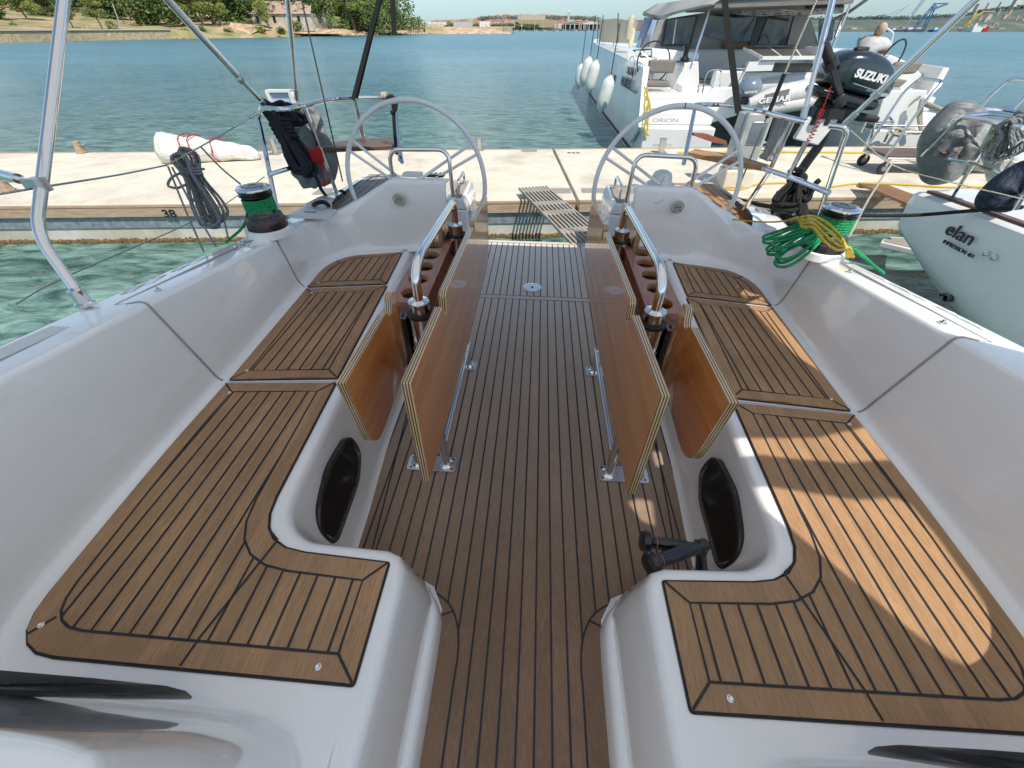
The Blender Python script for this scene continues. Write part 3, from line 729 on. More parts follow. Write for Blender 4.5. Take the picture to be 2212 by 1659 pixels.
# ================================================================ winches
def winch(s, c):
    t = thing('winch', 'black and chrome sheet winch on the %s coaming, %s' % (('port', 'green rope wrapped round its drum') if s < 0 else ('starboard', 'half hidden by green and yellow rope')), 'winch', c, boat=True)
    mb = MB(); mb.lathe([(.115, -.02), (.112, .012), (.105, .016)], seg=40); mb.build('mounting_pad', 'gel', t)
    mb = MB(); mb.lathe([(.098, .016), (.098, .024), (.092, .060), (.086, .075), (.084, .078)], seg=40); b = mb.build('base', 'black', t)
    mb = MB(); mb.lathe([(.0945, .052), (.0945, .0545), (.092, .0545)], seg=40); mb.build('red_line', 'rope_red', b)
    mb = MB(); mb.lathe([(.084, .078), (.066, .088), (.060, .10), (.058, .150), (.062, .158), (.066, .165)], seg=40); mb.build('drum', 'darksteel', t)
    mb = MB(); mb.lathe([(.066, .165), (.077, .17), (.078, .176), (.070, .180), (.070, .186), (.077, .19), (.078, .196)], seg=40); mb.build('self_tailer_jaw', 'black', t)
    mb = MB(); mb.lathe([(.078, .196), (.080, .200), (.076, .206), (.052, .212), (.050, .210)], seg=40); mb.build('chrome_top', 'steel', t)
    mb = MB(); mb.lathe([(.050, .210), (.048, .213), (.02, .214), (.018, .212), (0, .212)], seg=32); mb.build('cap', 'black', t)
    return t
WL, WR = V((-1.405, 2.01, .650)), V((1.392, 1.99, .650))
wa = winch(-1, WL); wb = winch(1, WR)

M['redwood2'] = paint('copper ring', (.40, .13, .07), .4); M['redlin'] = paint('dark red lining', (.16, .01, .012), .7)
# ---- two winch handles standing in their pocket by the starboard locker
for i, (kn, hd_, z0, z1, lab) in enumerate((((1383, 1168), (1506, 1186), .27, .25, 'black winch handle behind, its grip pointing over the floor'), ((1398, 1220), (1512, 1180), .31, .27, 'black winch handle in front with a big round knob'))):
    a, b = bz(*kn, z0), bz(*hd_, z1); t = thing('winch_crank', lab+' beside the starboard locker', 'winch handle', b, boat=True); d = (b-a).normalized(); m3 = d.to_track_quat('Z', 'Y').to_matrix(); L = (b-a).length
    mb = MB(); mb.lathe([(.015, 0), (.029, .004), (.034, .014), (.033, .024), (.020, .034), (.0175, .048), (.021, .075), (.020, L-.04), (.018, L-.012), (.022, L-.006)], o=a-t.location, m=m3, seg=24); mb.build('grip', 'black', t)
    mb = MB(); mb.lathe([(.0192, .046), (.0192, .0490)], o=a-t.location, m=m3, seg=24); mb.build('grip_ring', 'redwood2', t)
    mb = MB(); mb.lathe([(.019, L-.006), (.020, L), (.020, L+.022), (.016, L+.026)], o=a-t.location, m=m3, seg=20); mb.bar(b+d*.008-t.location, V((.575+.02*i, .555, .10))-t.location, .026, .012); mb.build('arm', 'black', t, bevel=.003)
t = thing('handle_pocket', 'white plastic winch handle pocket with red lining on the seat front', 'pocket', (.60, .57, .05), boat=True)
mb = MB(); n = 14; rows = [[], []]
for i in range(n+1):
    k_ = i/n; x = .535+.13*k_; y = .572+.045*sin(pi*k_); h_ = .17-.035*sin(pi*k_)-.05*k_; rows[0].append(V((x, y, .0))-V((.6, .57, .05))); rows[1].append(V((x+.004, y+.006, h_))-V((.6, .57, .05)))
mb.loft(rows); mb.build('pocket_shell', 'white', t, solid=.004, fixn=False)
mb = MB(); mb.loft([[V((r.x, r.y-.006, r.z)) for r in rows[0]], [V((r.x, r.y-.006, r.z-.006)) for r in rows[1]]]); mb.build('red_lining', 'redlin', t, fixn=False)
# ================================================================ rails, rigging, ropes of our yacht (boat frame)
A_ = lambda x, y: c1((0, 0), x, y)
B_ = lambda x, y: c1((1200, 0), x, y)
E_ = lambda x, y: c1((2632, 0), x, y)
W_ = lambda x, y: ((1000+x/3.318)/1.8229, (300+y/3.318)/1.8229)
S_ = lambda x, y: ((2900+x/2.5517)/1.8229, (450+y/2.5517)/1.8229)
def single(name, mb, mat, label, cat, group=None, boat=True, **k):
    """one-mesh thing, origin at its own base"""
    vs = mb.v; c = V((sum(v[0] for v in vs)/len(vs), sum(v[1] for v in vs)/len(vs), min(v[2] for v in vs)))
    mb.v = [(v[0]-c.x, v[1]-c.y, v[2]-c.z) for v in vs]; o = mb.build(name, mat, None, **k); o.location = c
    return tag(o, label, cat, group, boat)
def pt(mb, t, name, mat, **k):
    o = mb.build(name, mat, t, **k); o.matrix_parent_inverse = Matrix.Translation(-t.location); return o
# -- port pushpit
zt = 1.10
t = thing('pushpit', 'curved stainless pushpit rail around the port stern quarter', 'rail', (-1.4, 2.9, .6), boat=True)
top = [bz(*W_(75, 470), 1.07), bz(*W_(120, 420), zt), bz(*W_(400, 430), zt), bz(*W_(600, 395), zt), bz(*W_(780, 350), zt), bz(*W_(1000, 300), zt), bz(*W_(1290, 277), zt), bz(*W_(1640, 272), zt), bz(*B_(520, 612), zt)]
foot = bz(603, 476, .60)
mb = MB(); mb.tube([foot, bz(*W_(60, 560), 1.03)]+smooth(top, 5)+rnd([bz(*B_(545, 640), 1.05), bx(*B_(605, 1010), -.92)], .02), .0125, 10); pt(mb, t, 'top_rail', 'steel')
mb = MB(); a = bz(*W_(660, 410), zt); b = bz(*W_(1105, 1590), .53); mb.tube([a, b], .0125, 10); pt(mb, t, 'stanchion', 'steel')
mb = MB(); a = bz(*W_(1310, 300), zt); b = bz(*W_(1445, 890), .84); mb.tube([a, b], .0125, 10); pt(mb, t, 'stanchion', 'steel')
mb = MB(); mb.tube([bz(*W_(190, 1285), .80), bz(*W_(540, 1180), .80)], .0125, 10); pt(mb, t, 'lower_rail', 'steel')
mb = MB(); mb.tube([bz(*B_(560, 640), 1.06), bx(*B_(590, 1000), -.95)], .010, 8); pt(mb, t, 'stanchion', 'steel')
q = [bz(*p, .845) for p in ((696, 323), (712, 310), (760, 303), (846, 298), (868, 315))]
mb = MB(); mb.prism([(p.x, p.y) for p in q], .825, .85); single('corner_seat', mb, 'teak_dark', 'dark brown varnished corner seat fixed to the port pushpit', 'seat', bevel=.004)
# -- starboard pushpit
t = thing('pushpit', 'stainless pushpit rail of the starboard quarter carrying the outboard', 'rail', (1.5, 2.9, .6), boat=True)
r_ = [bz(*E_(170, 650), zt), bz(*E_(330, 652), zt), bz(*E_(480, 672), zt), bz(*E_(720, 728), zt), bz(*E_(860, 760), zt)]
mb = MB(); mb.tube([bz(*E_(95, 1020), .84)]+smooth(r_, 5), .0125, 10); pt(mb, t, 'top_rail', 'steel')
mb = MB(); mb.tube(rnd([bz(*E_(1000, 782), zt), bz(*E_(1118, 795), zt), bz(*E_(935, 1345), .62)], .06, 7), .0135, 12); pt(mb, t, 'corner_post', 'steel')
mb = MB(); mb.tube(smooth([bz(*E_(590, 1048), .84), bz(*E_(760, 1105), .84), bz(*E_(1000, 1200), .84)], 5), .0135, 10); pt(mb, t, 'lower_rail', 'steel')
for a, b, z0, z1 in (((855, 890), (745, 1100), 1.02, .84), ((625, 1070), (468, 1305), .84, .56), ((780, 740), (640, 1040), 1.09, .84)):
    mb = MB(); mb.tube([bz(*E_(*a), z0), bz(*E_(*b), z1)], .0125, 10); pt(mb, t, 'stanchion', 'steel')
q = [bz(*E_(*p), .85) for p in ((118, 945), (165, 925), (420, 962), (630, 1025), (600, 1035), (430, 1005))]
mb = MB(); mb.prism([(p.x, p.y) for p in q], .822, .85); single('corner_seat', mb, 'teak_orange', 'sunlit orange teak corner seat on the starboard pushpit', 'seat', bevel=.004)  # orange tone carries the sunlight falling on this seat
# -- bimini legs and struts (they run up out of the picture to the bimini hoops)
t = thing('bimini_support', 'thick bent stainless bimini leg standing on the port side deck', 'pole', bz(184, 655, .735), 'stainless bimini legs and struts', boat=True)
P0 = bz(184, 655, .735); P1 = bx(78, 505, -1.63); P2 = bx(138, 0, -1.66); P3 = P2+(P2-P1).normalized()*.55
mb = MB(); mb.tube(rnd([P0, P1, P3], .07, 8), .0165, 16); pt(mb, t, 'tube', 'steel')
mb = MB(); mb.lathe([(.028, -.004), (.028, .004), (.021, .008), (.021, .05), (.0185, .052)], o=P0, seg=20); pt(mb, t, 'foot_socket', 'steel')
pb_ = bx(88, 398, -1.636); mb = MB(); mb.tube([pb_-V((0, 0, .02)), pb_+V((0, 0, .02))], .022, 14); mb.obox(pb_+V((-.03, 0, .0)), (.06, .010, .03)); pt(mb, t, 'clamp', 'alu')
pc = bx(40, 386, -1.75); mb = MB(); mb.tube([pb_+V((-.02, 0, .005)), pc], .009, 10); mb.tube([pc, pc+(pc-pb_).normalized()*.5], .016, 14); pt(mb, t, 'side_strut', 'steel')
def strut(lab, a, b, r, ext=.5, clampat=None, up=None, g='stainless bimini legs and struts'):
    t = thing('bimini_strut', lab, 'pole', b, g, boat=True)
    d = (a-b).normalized(); mb = MB(); mb.tube([b, a+d*ext], r, 12); pt(mb, t, 'tube', 'steel')
    mb = MB(); mb.tube([b-d*.01, b+d*.05], r*1.35, 12); pt(mb, t, 'end_fitting', 'alu')
    if clampat: c = b.lerp(a, clampat); mb = MB(); mb.tube([c-d*.012, c+d*.012], r*1.7, 12); mb.obox(c+V((.03, 0, .0)), (.05, .012, .012)); pt(mb, t, 'clamp', 'alu')
    if up: c = b.lerp(a, up); mb = MB(); mb.tube([c, a+d*ext], r*1.25, 12); pt(mb, t, 'outer_sleeve', 'steel')
    return t
strut('slanting stainless bimini strut meeting the port pushpit beside the navy rope', bx(362, 0, -1.55), bz(572, 228, 1.10), .0125, .4, .33, .37)
strut('upright stainless pole rising from the port pushpit', by(621, 0, 2.86), bz(641, 212, 1.11), .0105, .4, None, .55)
strut('slanting bronze tinted stainless strut passing over the outboard', bx(2108, 0, 1.75), bz(*E_(1110, 760), 1.10), .0125, .4, .27, .30)
strut('thin stainless pole rising left of the outboard tiller', by(*E_(1022, 0), 2.9), bz(*E_(838, 735), 1.10), .0125, .4, None, .42)
# -- wires, straps
def line(name, pts, r, mat, lab, cat, g=None, boat=True, n=5, seg=6):
    mb = MB(); mb.tube(smooth(pts, n) if len(pts) > 2 else pts, r, seg); return single(name, mb, mat, lab, cat, g, boat)
e = lambda p, Y: by(p[0], p[1], Y)
line('backstay', [e((638, -60), 2.9), e((740, 392), 2.75)], .0042, 'wiredark', 'thin dark wire backstay beside the port wheel', 'wire')
line('backstay', [e(E_(948, -60), 2.9), e(E_(720, 465), 2.9), e(E_(440, 1160), 2.9)], .0052, 'rope_white', 'tan rope backstay tackle dropping behind the starboard wheel', 'rope')
line('chafe_sleeve', [e(E_(722, 458), 2.885), e(E_(612, 735), 2.885)], .011, 'webbing', 'black padded sleeve round the tan backstay rope', 'sleeve')
def strap(a, b, w_, lab, Y):
    a, b = e(a, Y), e(b, Y); d = (b-a).normalized(); s_ = d.cross(V((0, 1, 0))).normalized()*w_/2; off = V((0, .0012, 0)); mb = MB()
    mb.loft([[p-s_, p+s_, p+s_+off, p-s_+off] for p in (a, a.lerp(b, .5), b)], closed=True, caps=True); return single('webbing_strap', mb, 'webbing', lab, 'strap', 'black webbing straps of the bimini')
strap(B_(476, -60), B_(300, 622), .024, 'left one of two black webbing straps tied to the port pushpit', 2.98)
strap(B_(486, -60), B_(322, 612), .018, 'thinner strap close behind the black webbing on the port pushpit', 3.0)
strap(B_(543, -60), B_(557, 215), .028, 'short loose black strap end hanging over the far shore trees', 2.9)
strap(E_(338, -60), E_(428, 700), .024, 'wide black strap running down to the starboard pushpit rail', 2.95)
strap(E_(350, -60), E_(446, 690), .018, 'narrow black strap beside the wide one on the starboard rail', 2.98)
# port lifelines
L1 = bz(*A_(1600, 705), 1.08); L2 = bx(*A_(1035, 1028), -1.85); L3 = bx(*A_(300, 1158), -1.66); L4 = bx(*A_(-200, 1240), -1.72)
LG = 'port lifelines and their lashings'
line('lifeline', [L1, L1.lerp(L2, .5)-V((0, 0, .004)), L2], .0035, 'wire', 'upper port lifeline from the pushpit to the grey rope hank', 'wire', LG, n=3)
mb = MB(); d = (L2-L1).normalized(); mb.tube([L1, L1+d*.05], .008, 8); mb.tube([L1+d*.06, L1+d*.16], .0055, 8); single('turnbuckle', mb, 'alu', 'small steel turnbuckle tensioning the port lifeline at the pushpit', 'turnbuckle')
line('lifeline', [L2, L2.lerp(L3, .5)-V((0, 0, .004)), L3, L4], .0035, 'wire', 'port lifeline from the grey rope hank past the bimini leg clamp', 'wire', LG, n=3)
line('lifeline', [bz(*A_(1645, 1100), .80), bx(*A_(1280, 1340), -1.80), bx(*c1((0, 900), 430, 290), -1.75), bx(*c1((0, 900), 100, 470), -1.74)], .0025, 'wire', 'thin lower port lifeline slanting over the green water', 'wire', LG, n=3)
for i, (a, b) in enumerate((((1045, 1035), (1268, 1565)), ((1070, 1040), (1342, 1532)), ((1250, 915), (1495, 1145)), ((1385, 1300), (1418, 1475)))):
    l = ('leftmost of the thin grey lines dropping from the rope hank to the deck', 'second of the thin grey lines dropping from the rope hank to the deck', 'grey line from the rope hank to the port winch', 'short grey tail at the bottom of the rope hank')[i]
    line('hanging_line', [bx(*A_(*a), -1.80), bx(*A_((a[0]+b[0])/2, (a[1]+b[1])/2+12), -1.72), bx(*A_(*b), -1.58 if i != 2 else -1.45)], .0045, 'rope_grey', l, 'rope', n=4)
# starboard white stanchion line and thin tie wires
line('lifeline', [bz(*E_(1130, 810), 1.05), e(E_(1390, 1025), 3.1), e(E_(1700, 1120), 2.9), e(E_(2300, 1260), 2.6)], .0035, 'rope_white', 'pale line from the starboard pushpit corner towards the neighbouring yacht', 'rope', n=3)
line('fender_line', [e(E_(1392, 1015), 3.1), e(E_(1250, 1230), 2.75), e(E_(1125, 1470), 2.3)], .0065, 'rope_white', 'thick cream rope slanting behind the starboard winch', 'rope', n=4)

# -- rope hanks
def hank(name, mat, lab, T, Bt, width, n, r, wraps, wr, seed=1, Yd=V((0, 1, 0)), g=None, up=.16, boat=True, depth=.04):
    random.seed(seed); a = Bt-T; L = a.length; ad = a.normalized(); w_ = ad.cross((T-CAM).normalized()).normalized(); dp = w_.cross(ad)
    t = thing(name, lab, 'rope', Bt, g, boat=boat); mb = MB()
    for i in range(n):
        f = (i+.5)/n-.5; o1 = width*(.15+.35*random.random())*(-1); o2 = width*(.15+.35*random.random()); top = -up*L*random.uniform(.5, 1.0); bo = L*random.uniform(.86, 1.03); dd = dp*(depth*f*1.6+random.uniform(-1, 1)*depth*.3); sh = w_*f*width*.55
        P = [T+ad*top+sh*.6+dd, T+ad*(top*.4)+w_*o1*.55+sh+dd, T+ad*(L*.22)+w_*o1*.35+sh*.7+dd, T+ad*L*.6+w_*o1*.8+sh+dd, T+ad*(bo*.93)+w_*o1*.85+sh+dd, T+ad*bo+sh+dd*1.1, T+ad*(bo*.93)+w_*o2*.85+sh+dd, T+ad*L*.6+w_*o2*.8+sh+dd, T+ad*(L*.22)+w_*o2*.35+sh*.7+dd, T+ad*(top*.4)+w_*o2*.55+sh+dd]
        mb.tube(smooth(P, 5, True), r, 7, closed=True)
    pt(mb, t, 'rope_loops', mat, sharp=80)
    if wraps:
        mb = MB(); P = []
        for k in range(int(wraps*14)+1):
            q = k/14; an = 2*pi*q; P.append(T+ad*(L*.06+q*r*2.0)+w_*(wr*cos(an))+dp*((wr*.8)*sin(an)))
        mb.tube(P, r, 7); pt(mb, t, 'wrapping_turns', mat, sharp=80)
    return t
hank('rope_hank', 'rope_navy', 'thick navy rope hank hung on the port pushpit corner', by(*W_(285, 520), 2.72), by(*W_(720, 1300), 2.62), .12, 9, .0115, 5, .052, 3, up=.22, depth=.07)
hank('rope_hank', 'rope_navy', 'second navy rope coil bunched over the pushpit rail behind the first', by(*W_(430, 420), 2.80), by(*W_(500, 600), 2.78), .16, 8, .012, 0, .05, 5, up=.35, depth=.08)
line('rope_tail', [by(*W_(790, 1270), 2.62), by(*W_(880, 1480), 2.75), by(*W_(1020, 1650), 2.85)], .011, 'rope_navy', 'navy rope tail running from the hank down to the stern cleat', 'rope')
line('rope_tail', [by(*W_(1200, 1535), 2.95), by(*W_(1150, 1505), 2.95), by(*W_(1110, 1530), 2.95), by(*W_(1105, 1590), 2.93)], .012, 'rope_black', 'short bend of black rope beside the port wheel rim', 'rope')
line('rope_tail', [bz(*A_(1950, 1275), .60), bz(*A_(1975, 1262), .66), bz(*A_(2015, 1258), .66), bz(*A_(2045, 1278), .60)], .013, 'rope_black', 'arched black rope on the port quarter behind the winch', 'rope')
hank('rope_hank', 'rope_grey', 'grey flecked rope hank hanging from the port lifeline', bx(*A_(1160, 1010), -1.84), bx(*A_(1345, 1405), -1.80), .15, 10, .0066, 3, .045, 8, up=.22, depth=.05)
mb = MB(); P = [bx(*A_(1270, 1050), -1.83), bx(*A_(1100, 1085), -1.83), bx(*A_(1045, 1150), -1.83), bx(*A_(1100, 1170), -1.83), bx(*A_(1180, 1150), -1.83), bx(*A_(1220, 1250), -1.83), bx(*A_(1190, 1230), -1.83), bx(*A_(1170, 1150), -1.83)]
mb.tube(smooth(P, 5), .006, 7); single('rope_loop', mb, 'rope_grey', 'loose grey bight sticking out left of the grey rope hank', 'rope')
hank('rope_hank', 'rope_black', 'bulky black rope hank tied on the starboard pushpit lower rail', by(*S_(640, 700), 2.78), by(*S_(500, 1050), 2.62), .19, 12, .011, 2, .05, 12, up=.15, depth=.09)
mb = MB()
for i in range(3): mb.tube(smooth([by(*S_(*p), 2.70-.01*i) for p in ((690-i*14, 690), (640-i*8, 760), (680, 880-i*16), (740-i*10, 840), (760, 740+i*20), (800+i*8, 680), (835, 655+i*14))], 5), .011, 7)
single('rope_knot', mb, 'rope_black', 'black knotted rope ends beside the starboard rope hank', 'rope')
# -- green and yellow rope on the winches
def drumwrap(t, c, mat, r0, z0, n, rr=.0065):
    mb = MB(); P = [c+V((r0*cos(a), r0*sin(a), z0+rr*1.75*a/(2*pi))) for a in [2*pi*q/22 for q in range(int(n*22))]]
    mb.tube(P, rr, 7); return mb
mb = drumwrap(None, WL, None, .068, .098, 5.2); mb.tube(smooth([WL+V((-.065, -.01, .10)), bx(525, 490, -1.50), bx(487, 524, -1.56)], 4), .0065, 7); single('green_rope', mb, 'rope_green', 'green rope wound round the port winch with its tail over the side', 'rope', sharp=80)
mb = drumwrap(None, WR, None, .070, .096, 6.0, .0068)
mb.tube(smooth([WR+V((.06, .03, .10)), bz(*E_(1030, 1470), .72), bz(*E_(1180, 1570), .70), bx(*E_(1285, 1660), 1.62), bx(*E_(1340, 1700), 1.68)], 5), .0075, 7)
random.seed(4); T, Bt = bz(*E_(960, 1430), .76), bz(*E_(655, 1590), .70)
for i in range(8):
    f = i/7; a = bz(*E_(940+10*f, 1400+70*f), .77-.04*f); b = bz(*E_(640+random.uniform(-25, 45)+60*(f-.5), 1500+150*f-20*(1-f)), .71-.07*f+.02*random.random()); d = (b-a); w_ = d.cross(V((0, 0, 1))).normalized()
    o = .016+.014*random.random(); P = [a+w_*.012, a+d*.3+w_*o*1.2+V((0, 0, .015)), a+d*.75+w_*o*1.4, a+d*.96+w_*o, a+d*1.03, a+d*.96-w_*o, a+d*.72-w_*o*1.4, a+d*.3-w_*o, a-w_*.012]
    mb.tube(smooth(P, 5), .0068, 7)
P = [bz(*E_(890, 1420), .80), bz(*E_(915, 1450), .80), bz(*E_(905, 1500), .78), bz(*E_(870, 1510), .78), bz(*E_(850, 1490), .78)]; mb.tube(smooth(P, 5), .009, 7)
single('green_rope', mb, 'rope_green', 'green rope on the starboard winch, its coiled loops hanging over the coaming', 'rope', sharp=80)
mb = MB(); z = .83
for i in range(4):
    k_ = i*24; P = [bz(*E_(760+k_, 1372-8*i), .78), bz(*E_(830, 1352+k_*.8), .83), bz(*E_(900, 1345+k_), .85), bz(*E_(990-i*8, 1390+k_*1.5), .84), bz(*E_(1070-i*6, 1470+k_*1.2), .80), bz(*E_(1105+i*7, 1540), .74), bz(*E_(1110+i*14, 1600), .66)]
    mb.tube(smooth(P, 5), .0058, 7)
mb.tube(smooth([bz(*E_(400, 1365), .62), bz(*E_(560, 1380), .63), bz(*E_(700, 1378), .66), bz(*E_(800, 1350), .80)], 5), .0045, 6)
single('yellow_rope', mb, 'rope_yellow', 'yellow rope thrown over the starboard winch, one end trailing aft', 'rope', sharp=80)

# -- port quarter: lifebuoy light box, grey covered dinghy motor bag, red cord, pulley
t = thing('stern_light_box', 'pale grey hinged box with a clear window on the port pushpit', 'box', by(605, 222, 2.98), boat=True)
q = [by(*W_(x, y), 2.98) for x, y in ((140, 180), (465, 180), (550, 250), (545, 350), (490, 350), (250, 350), (215, 350))]
F = lambda *p: [by(*W_(x, y), 2.98) for x, y in p]
mb = MB(); a = F((140, 180), (465, 182), (470, 212), (145, 215)); mb.add(a+[p+V((0, .05, 0)) for p in a], [(0,1,2,3),(7,6,5,4),(0,4,5,1),(1,5,6,2),(2,6,7,3),(3,7,4,0)])
for a in (F((145, 215), (190, 215), (240, 340), (205, 345)), F((440, 212), (470, 212), (550, 300), (550, 350), (490, 350))):
    n = len(a); mb.add(a+[p+V((0, .05, 0)) for p in a], [tuple(range(n)), tuple(range(2*n-1, n-1, -1))]+[(i, (i+1) % n, n+(i+1) % n, n+i) for i in range(n)])
pt(mb, t, 'box_frame', 'white', bevel=.002)
mb = MB(); mb.add(F((195, 215), (440, 212), (490, 350), (245, 345)), [(0, 1, 2, 3)]); mb.v = [(v[0], v[1]+.02, v[2]) for v in mb.v]
def glassy():
    m = NT('lamp window'); m.set('Base Color', (.45, .55, .72, 1)); m.set('Roughness', .05); m.set('Coat Weight', 1); return m.m
M['lens'] = glassy(); pt(mb, t, 'window', 'lens')
def drape(name, rows, mat, lab, cat, fold=.012, nf=5, Y=.05, sub=2, boat=True, thick=.02, seed=1, base=None):
    """cloth hung from the first row of points to the last; rows given as lists of 3-D points"""
    random.seed(seed); n = 18; R = []
    for r in rows:
        s_ = smooth(r, 8); m = len(s_); R.append([s_[int(i*(m-1)/(n-1))] for i in range(n)])
    R2 = []
    for i in range(len(R)-1):
        for k in range(4): t_ = k/4; R2.append([a.lerp(b, t_) for a, b in zip(R[i], R[i+1])])
    R2.append(R[-1]); mb = MB(); m = len(R2)
    for j, r in enumerate(R2):
        for i, p in enumerate(r): p.y += fold*sin(nf*2*pi*i/(n-1)+1.3*j/m)+fold*.6*noise.noise(V((i*.4, j*.35, seed)))*2
    mb.loft(R2); return single(name, mb, mat, lab, cat, None, boat, solid=thick, sub=1, fixn=False)
G = lambda pts, Y: [by(*W_(x, y), Y) for x, y in pts]
drape('motor_cover', [G([(500, 440), (640, 410), (780, 390)], 2.98), G([(440, 640), (680, 560), (860, 560)], 2.97), G([(360, 830), (680, 800), (960, 800)], 2.95), G([(420, 1040), (700, 1000), (1050, 1000)], 2.93), G([(500, 1230), (780, 1180), (1085, 1160)], 2.92), G([(600, 1370), (830, 1340), (1030, 1340)], 2.92), G([(690, 1450), (750, 1440), (840, 1400)], 2.92)], 'cover_grey', 'crumpled grey vinyl cover hanging from the port pushpit', 'cover', .02, 3, thick=.03)
mb = MB(); random.seed(9)
for i in range(9): a = by(*W_(745+i*17, 1075-i*4), 2.70); mb.tube(smooth([a+V((0, 0, .045)), a+V((.014, -.015, .02)), a+V((.01, -.01, -.03)), a+V((-.012, .01, -.02)), a+V((-.014, .012, .02))], 4, True), .0045, 6, closed=True)
mb.tube(smooth([by(*W_(*p), 2.70) for p in ((850, 1130), (900, 1190), (915, 1160), (880, 1120), (900, 1200), (990, 1290), (990, 1380), (930, 1420), (900, 1300), (925, 1440), (850, 1360))], 5), .0045, 6)
single('red_cord', mb, 'rope_red', 'bunch of red cord tied on the port stanchion', 'cord')
t = thing('pulley', 'small black and white pulley block under the brown corner seat', 'pulley', by(*W_(925, 1020), 2.9), boat=True)
mb = MB(); mb.lathe([(.022, -.012), (.028, -.012), (.028, .012), (.022, .012)], o=t.location, m=Matrix.Rotation(pi/2, 3, 'X'), seg=20); pt(mb, t, 'cheek', 'white'); mb = MB(); mb.lathe([(.018, -.014), (.018, .014)], o=t.location, m=Matrix.Rotation(pi/2, 3, 'X'), seg=16); pt(mb, t, 'sheave', 'blackmatt')
mb = MB(); mb.tube(smooth([by(*B_(*p), 2.93) for p in ((540, 600), (552, 680), (558, 800), (572, 960))], 4), .011, 8); mb.tube(smooth([by(*B_(*p), 2.92) for p in ((500, 660), (515, 610), (545, 600), (570, 640), (560, 690), (535, 700))], 4), .010, 8); single('black_line', mb, 'rope_black', 'black line knotted round the pushpit end and hanging beside the port wheel', 'rope')
mb = MB(); [mb.tube([by(*B_(482, 600-4), 2.94)+V((0, .016*cos(a), .016*sin(a)))+V((k_*.009, 0, 0)) for a in [2*pi*q/12 for q in range(12)]], .005, 6, closed=True) for k_ in range(4)]; single('lashing', mb, 'rope_white', 'pale cord lashing wound on the port pushpit rail', 'cord')

# -- outboard on its board
Yo = 2.98; C0 = by(*E_(1165, 480), Yo)
ob = thing('outboard_motor', 'black outboard motor with white lettering clamped to the starboard pushpit, tiller folded up', 'outboard', C0, boat=True)
tilt = Matrix.Rotation(radians(9), 3, 'Y')
def cowl(x0, x1, prof, name, mat, **k):
    rows = []; n = 24
    for f, zc_, hz_, hy_ in prof:
        row = []
        for j in range(n):
            a = 2*pi*j/n; c_, s_ = cos(a), sin(a); ex = .62; x = x0+(x1-x0)*f
            row.append(tilt @ V((x, hy_*math.copysign(abs(c_)**ex, c_), zc_+hz_*math.copysign(abs(s_)**ex, s_))))
        rows.append(row)
    mb = MB(); mb.loft(rows, closed=True, caps=True); return mb.build(name, mat, ob, **k)
M['cowl'] = paint('dark blue-black cowl paint', (.012, .022, .03), .16, coat=1, nz=.15, sc=3)
cw = cowl(-.205, .205, [(0, -.01, .035, .06), (.04, 0, .065, .09), (.14, .015, .088, .115), (.35, .022, .098, .125), (.6, .018, .096, .125), (.8, .0, .085, .118), (.93, -.02, .06, .10), (1, -.03, .03, .06)], 'cowling', 'cowl', sub=1)
cowl(-.215, .19, [(0, -.085, .012, .05), (.05, -.095, .028, .10), (.3, -.105, .036, .118), (.7, -.105, .036, .118), (.95, -.10, .028, .10), (1, -.095, .012, .05)], 'lower_cowling', 'black', sub=1)
cowl(-.13, .12, [(0, -.16, .03, .04), (.1, -.165, .055, .07), (.5, -.175, .07, .08), (.9, -.155, .05, .07), (1, -.15, .02, .04)], 'mid_section', 'blackmatt', sub=1)
cowl(.08, .26, [(0, -.17, .02, .03), (.4, -.165, .022, .04), (1, -.16, .016, .03)], 'carry_grip', 'blackmatt')
mb = MB(); mb.tube([by(*E_(960, 262), Yo-.15), by(*E_(1015, 402), Yo-.15)], .0245, 16); g1 = pt(mb, ob, 'tiller_grip', 'blackmatt')
mb = MB(); mb.tube([by(*E_(1000, 380), Yo-.15), by(*E_(1018, 420), Yo-.15)], .035, 16); pt(mb, ob, 'tiller_collar', 'black')
mb = MB(); mb.bar(by(*E_(1008, 410), Yo-.15), by(*E_(1075, 625), Yo-.13), .035, .03); mb.lathe([(.034, -.012), (.034, .012), (.02, .016)], o=by(*E_(1070, 628), Yo-.15), m=Matrix.Rotation(pi/2, 3, 'X'), seg=20); pt(mb, ob, 'tiller_arm', 'black', bevel=.004)
mb = MB(); mb.obox(C0+tilt @ V((-.07, -.03, .113)), (.06, .04, .022)); mb.obox(C0+tilt @ V((-.10, -.05, .10)), (.04, .04, .035)); pt(mb, ob, 'starter_handle', 'blackmatt', bevel=.008)
mb = MB(); mb.tube(smooth([by(*E_(*p), Yo) for p in ((1010, 650), (960, 860), (860, 1010), (780, 1130), (715, 1250), (690, 1370))], 5), .040, 12, flat=.6); mb.obox(by(*E_(985, 700), Yo-.05), (.16, .09, .05)); pt(mb, ob, 'leg', 'blackmatt')
mb = MB(); mb.obox(by(*E_(735, 1210), Yo-.02), (.10, .10, .015)); mb.obox(by(*E_(700, 1320), Yo-.02), (.05, .03, .14)); pt(mb, ob, 'cavitation_plate', 'black', bevel=.004)
mb = MB()
for dx in (-.05, .03): mb.obox(by(*E_(960, 720), Yo-.06)+V((dx, 0, 0)), (.03, .05, .09)); mb.tube([by(*E_(900, 690), Yo-.08)+V((dx, 0, 0)), by(*E_(880, 740), Yo-.08)+V((dx, 0, 0))], .010, 8)
pt(mb, ob, 'clamp_bracket', 'black', bevel=.004)
M['letter'] = paint('white lettering', (.8, .8, .8), .4)
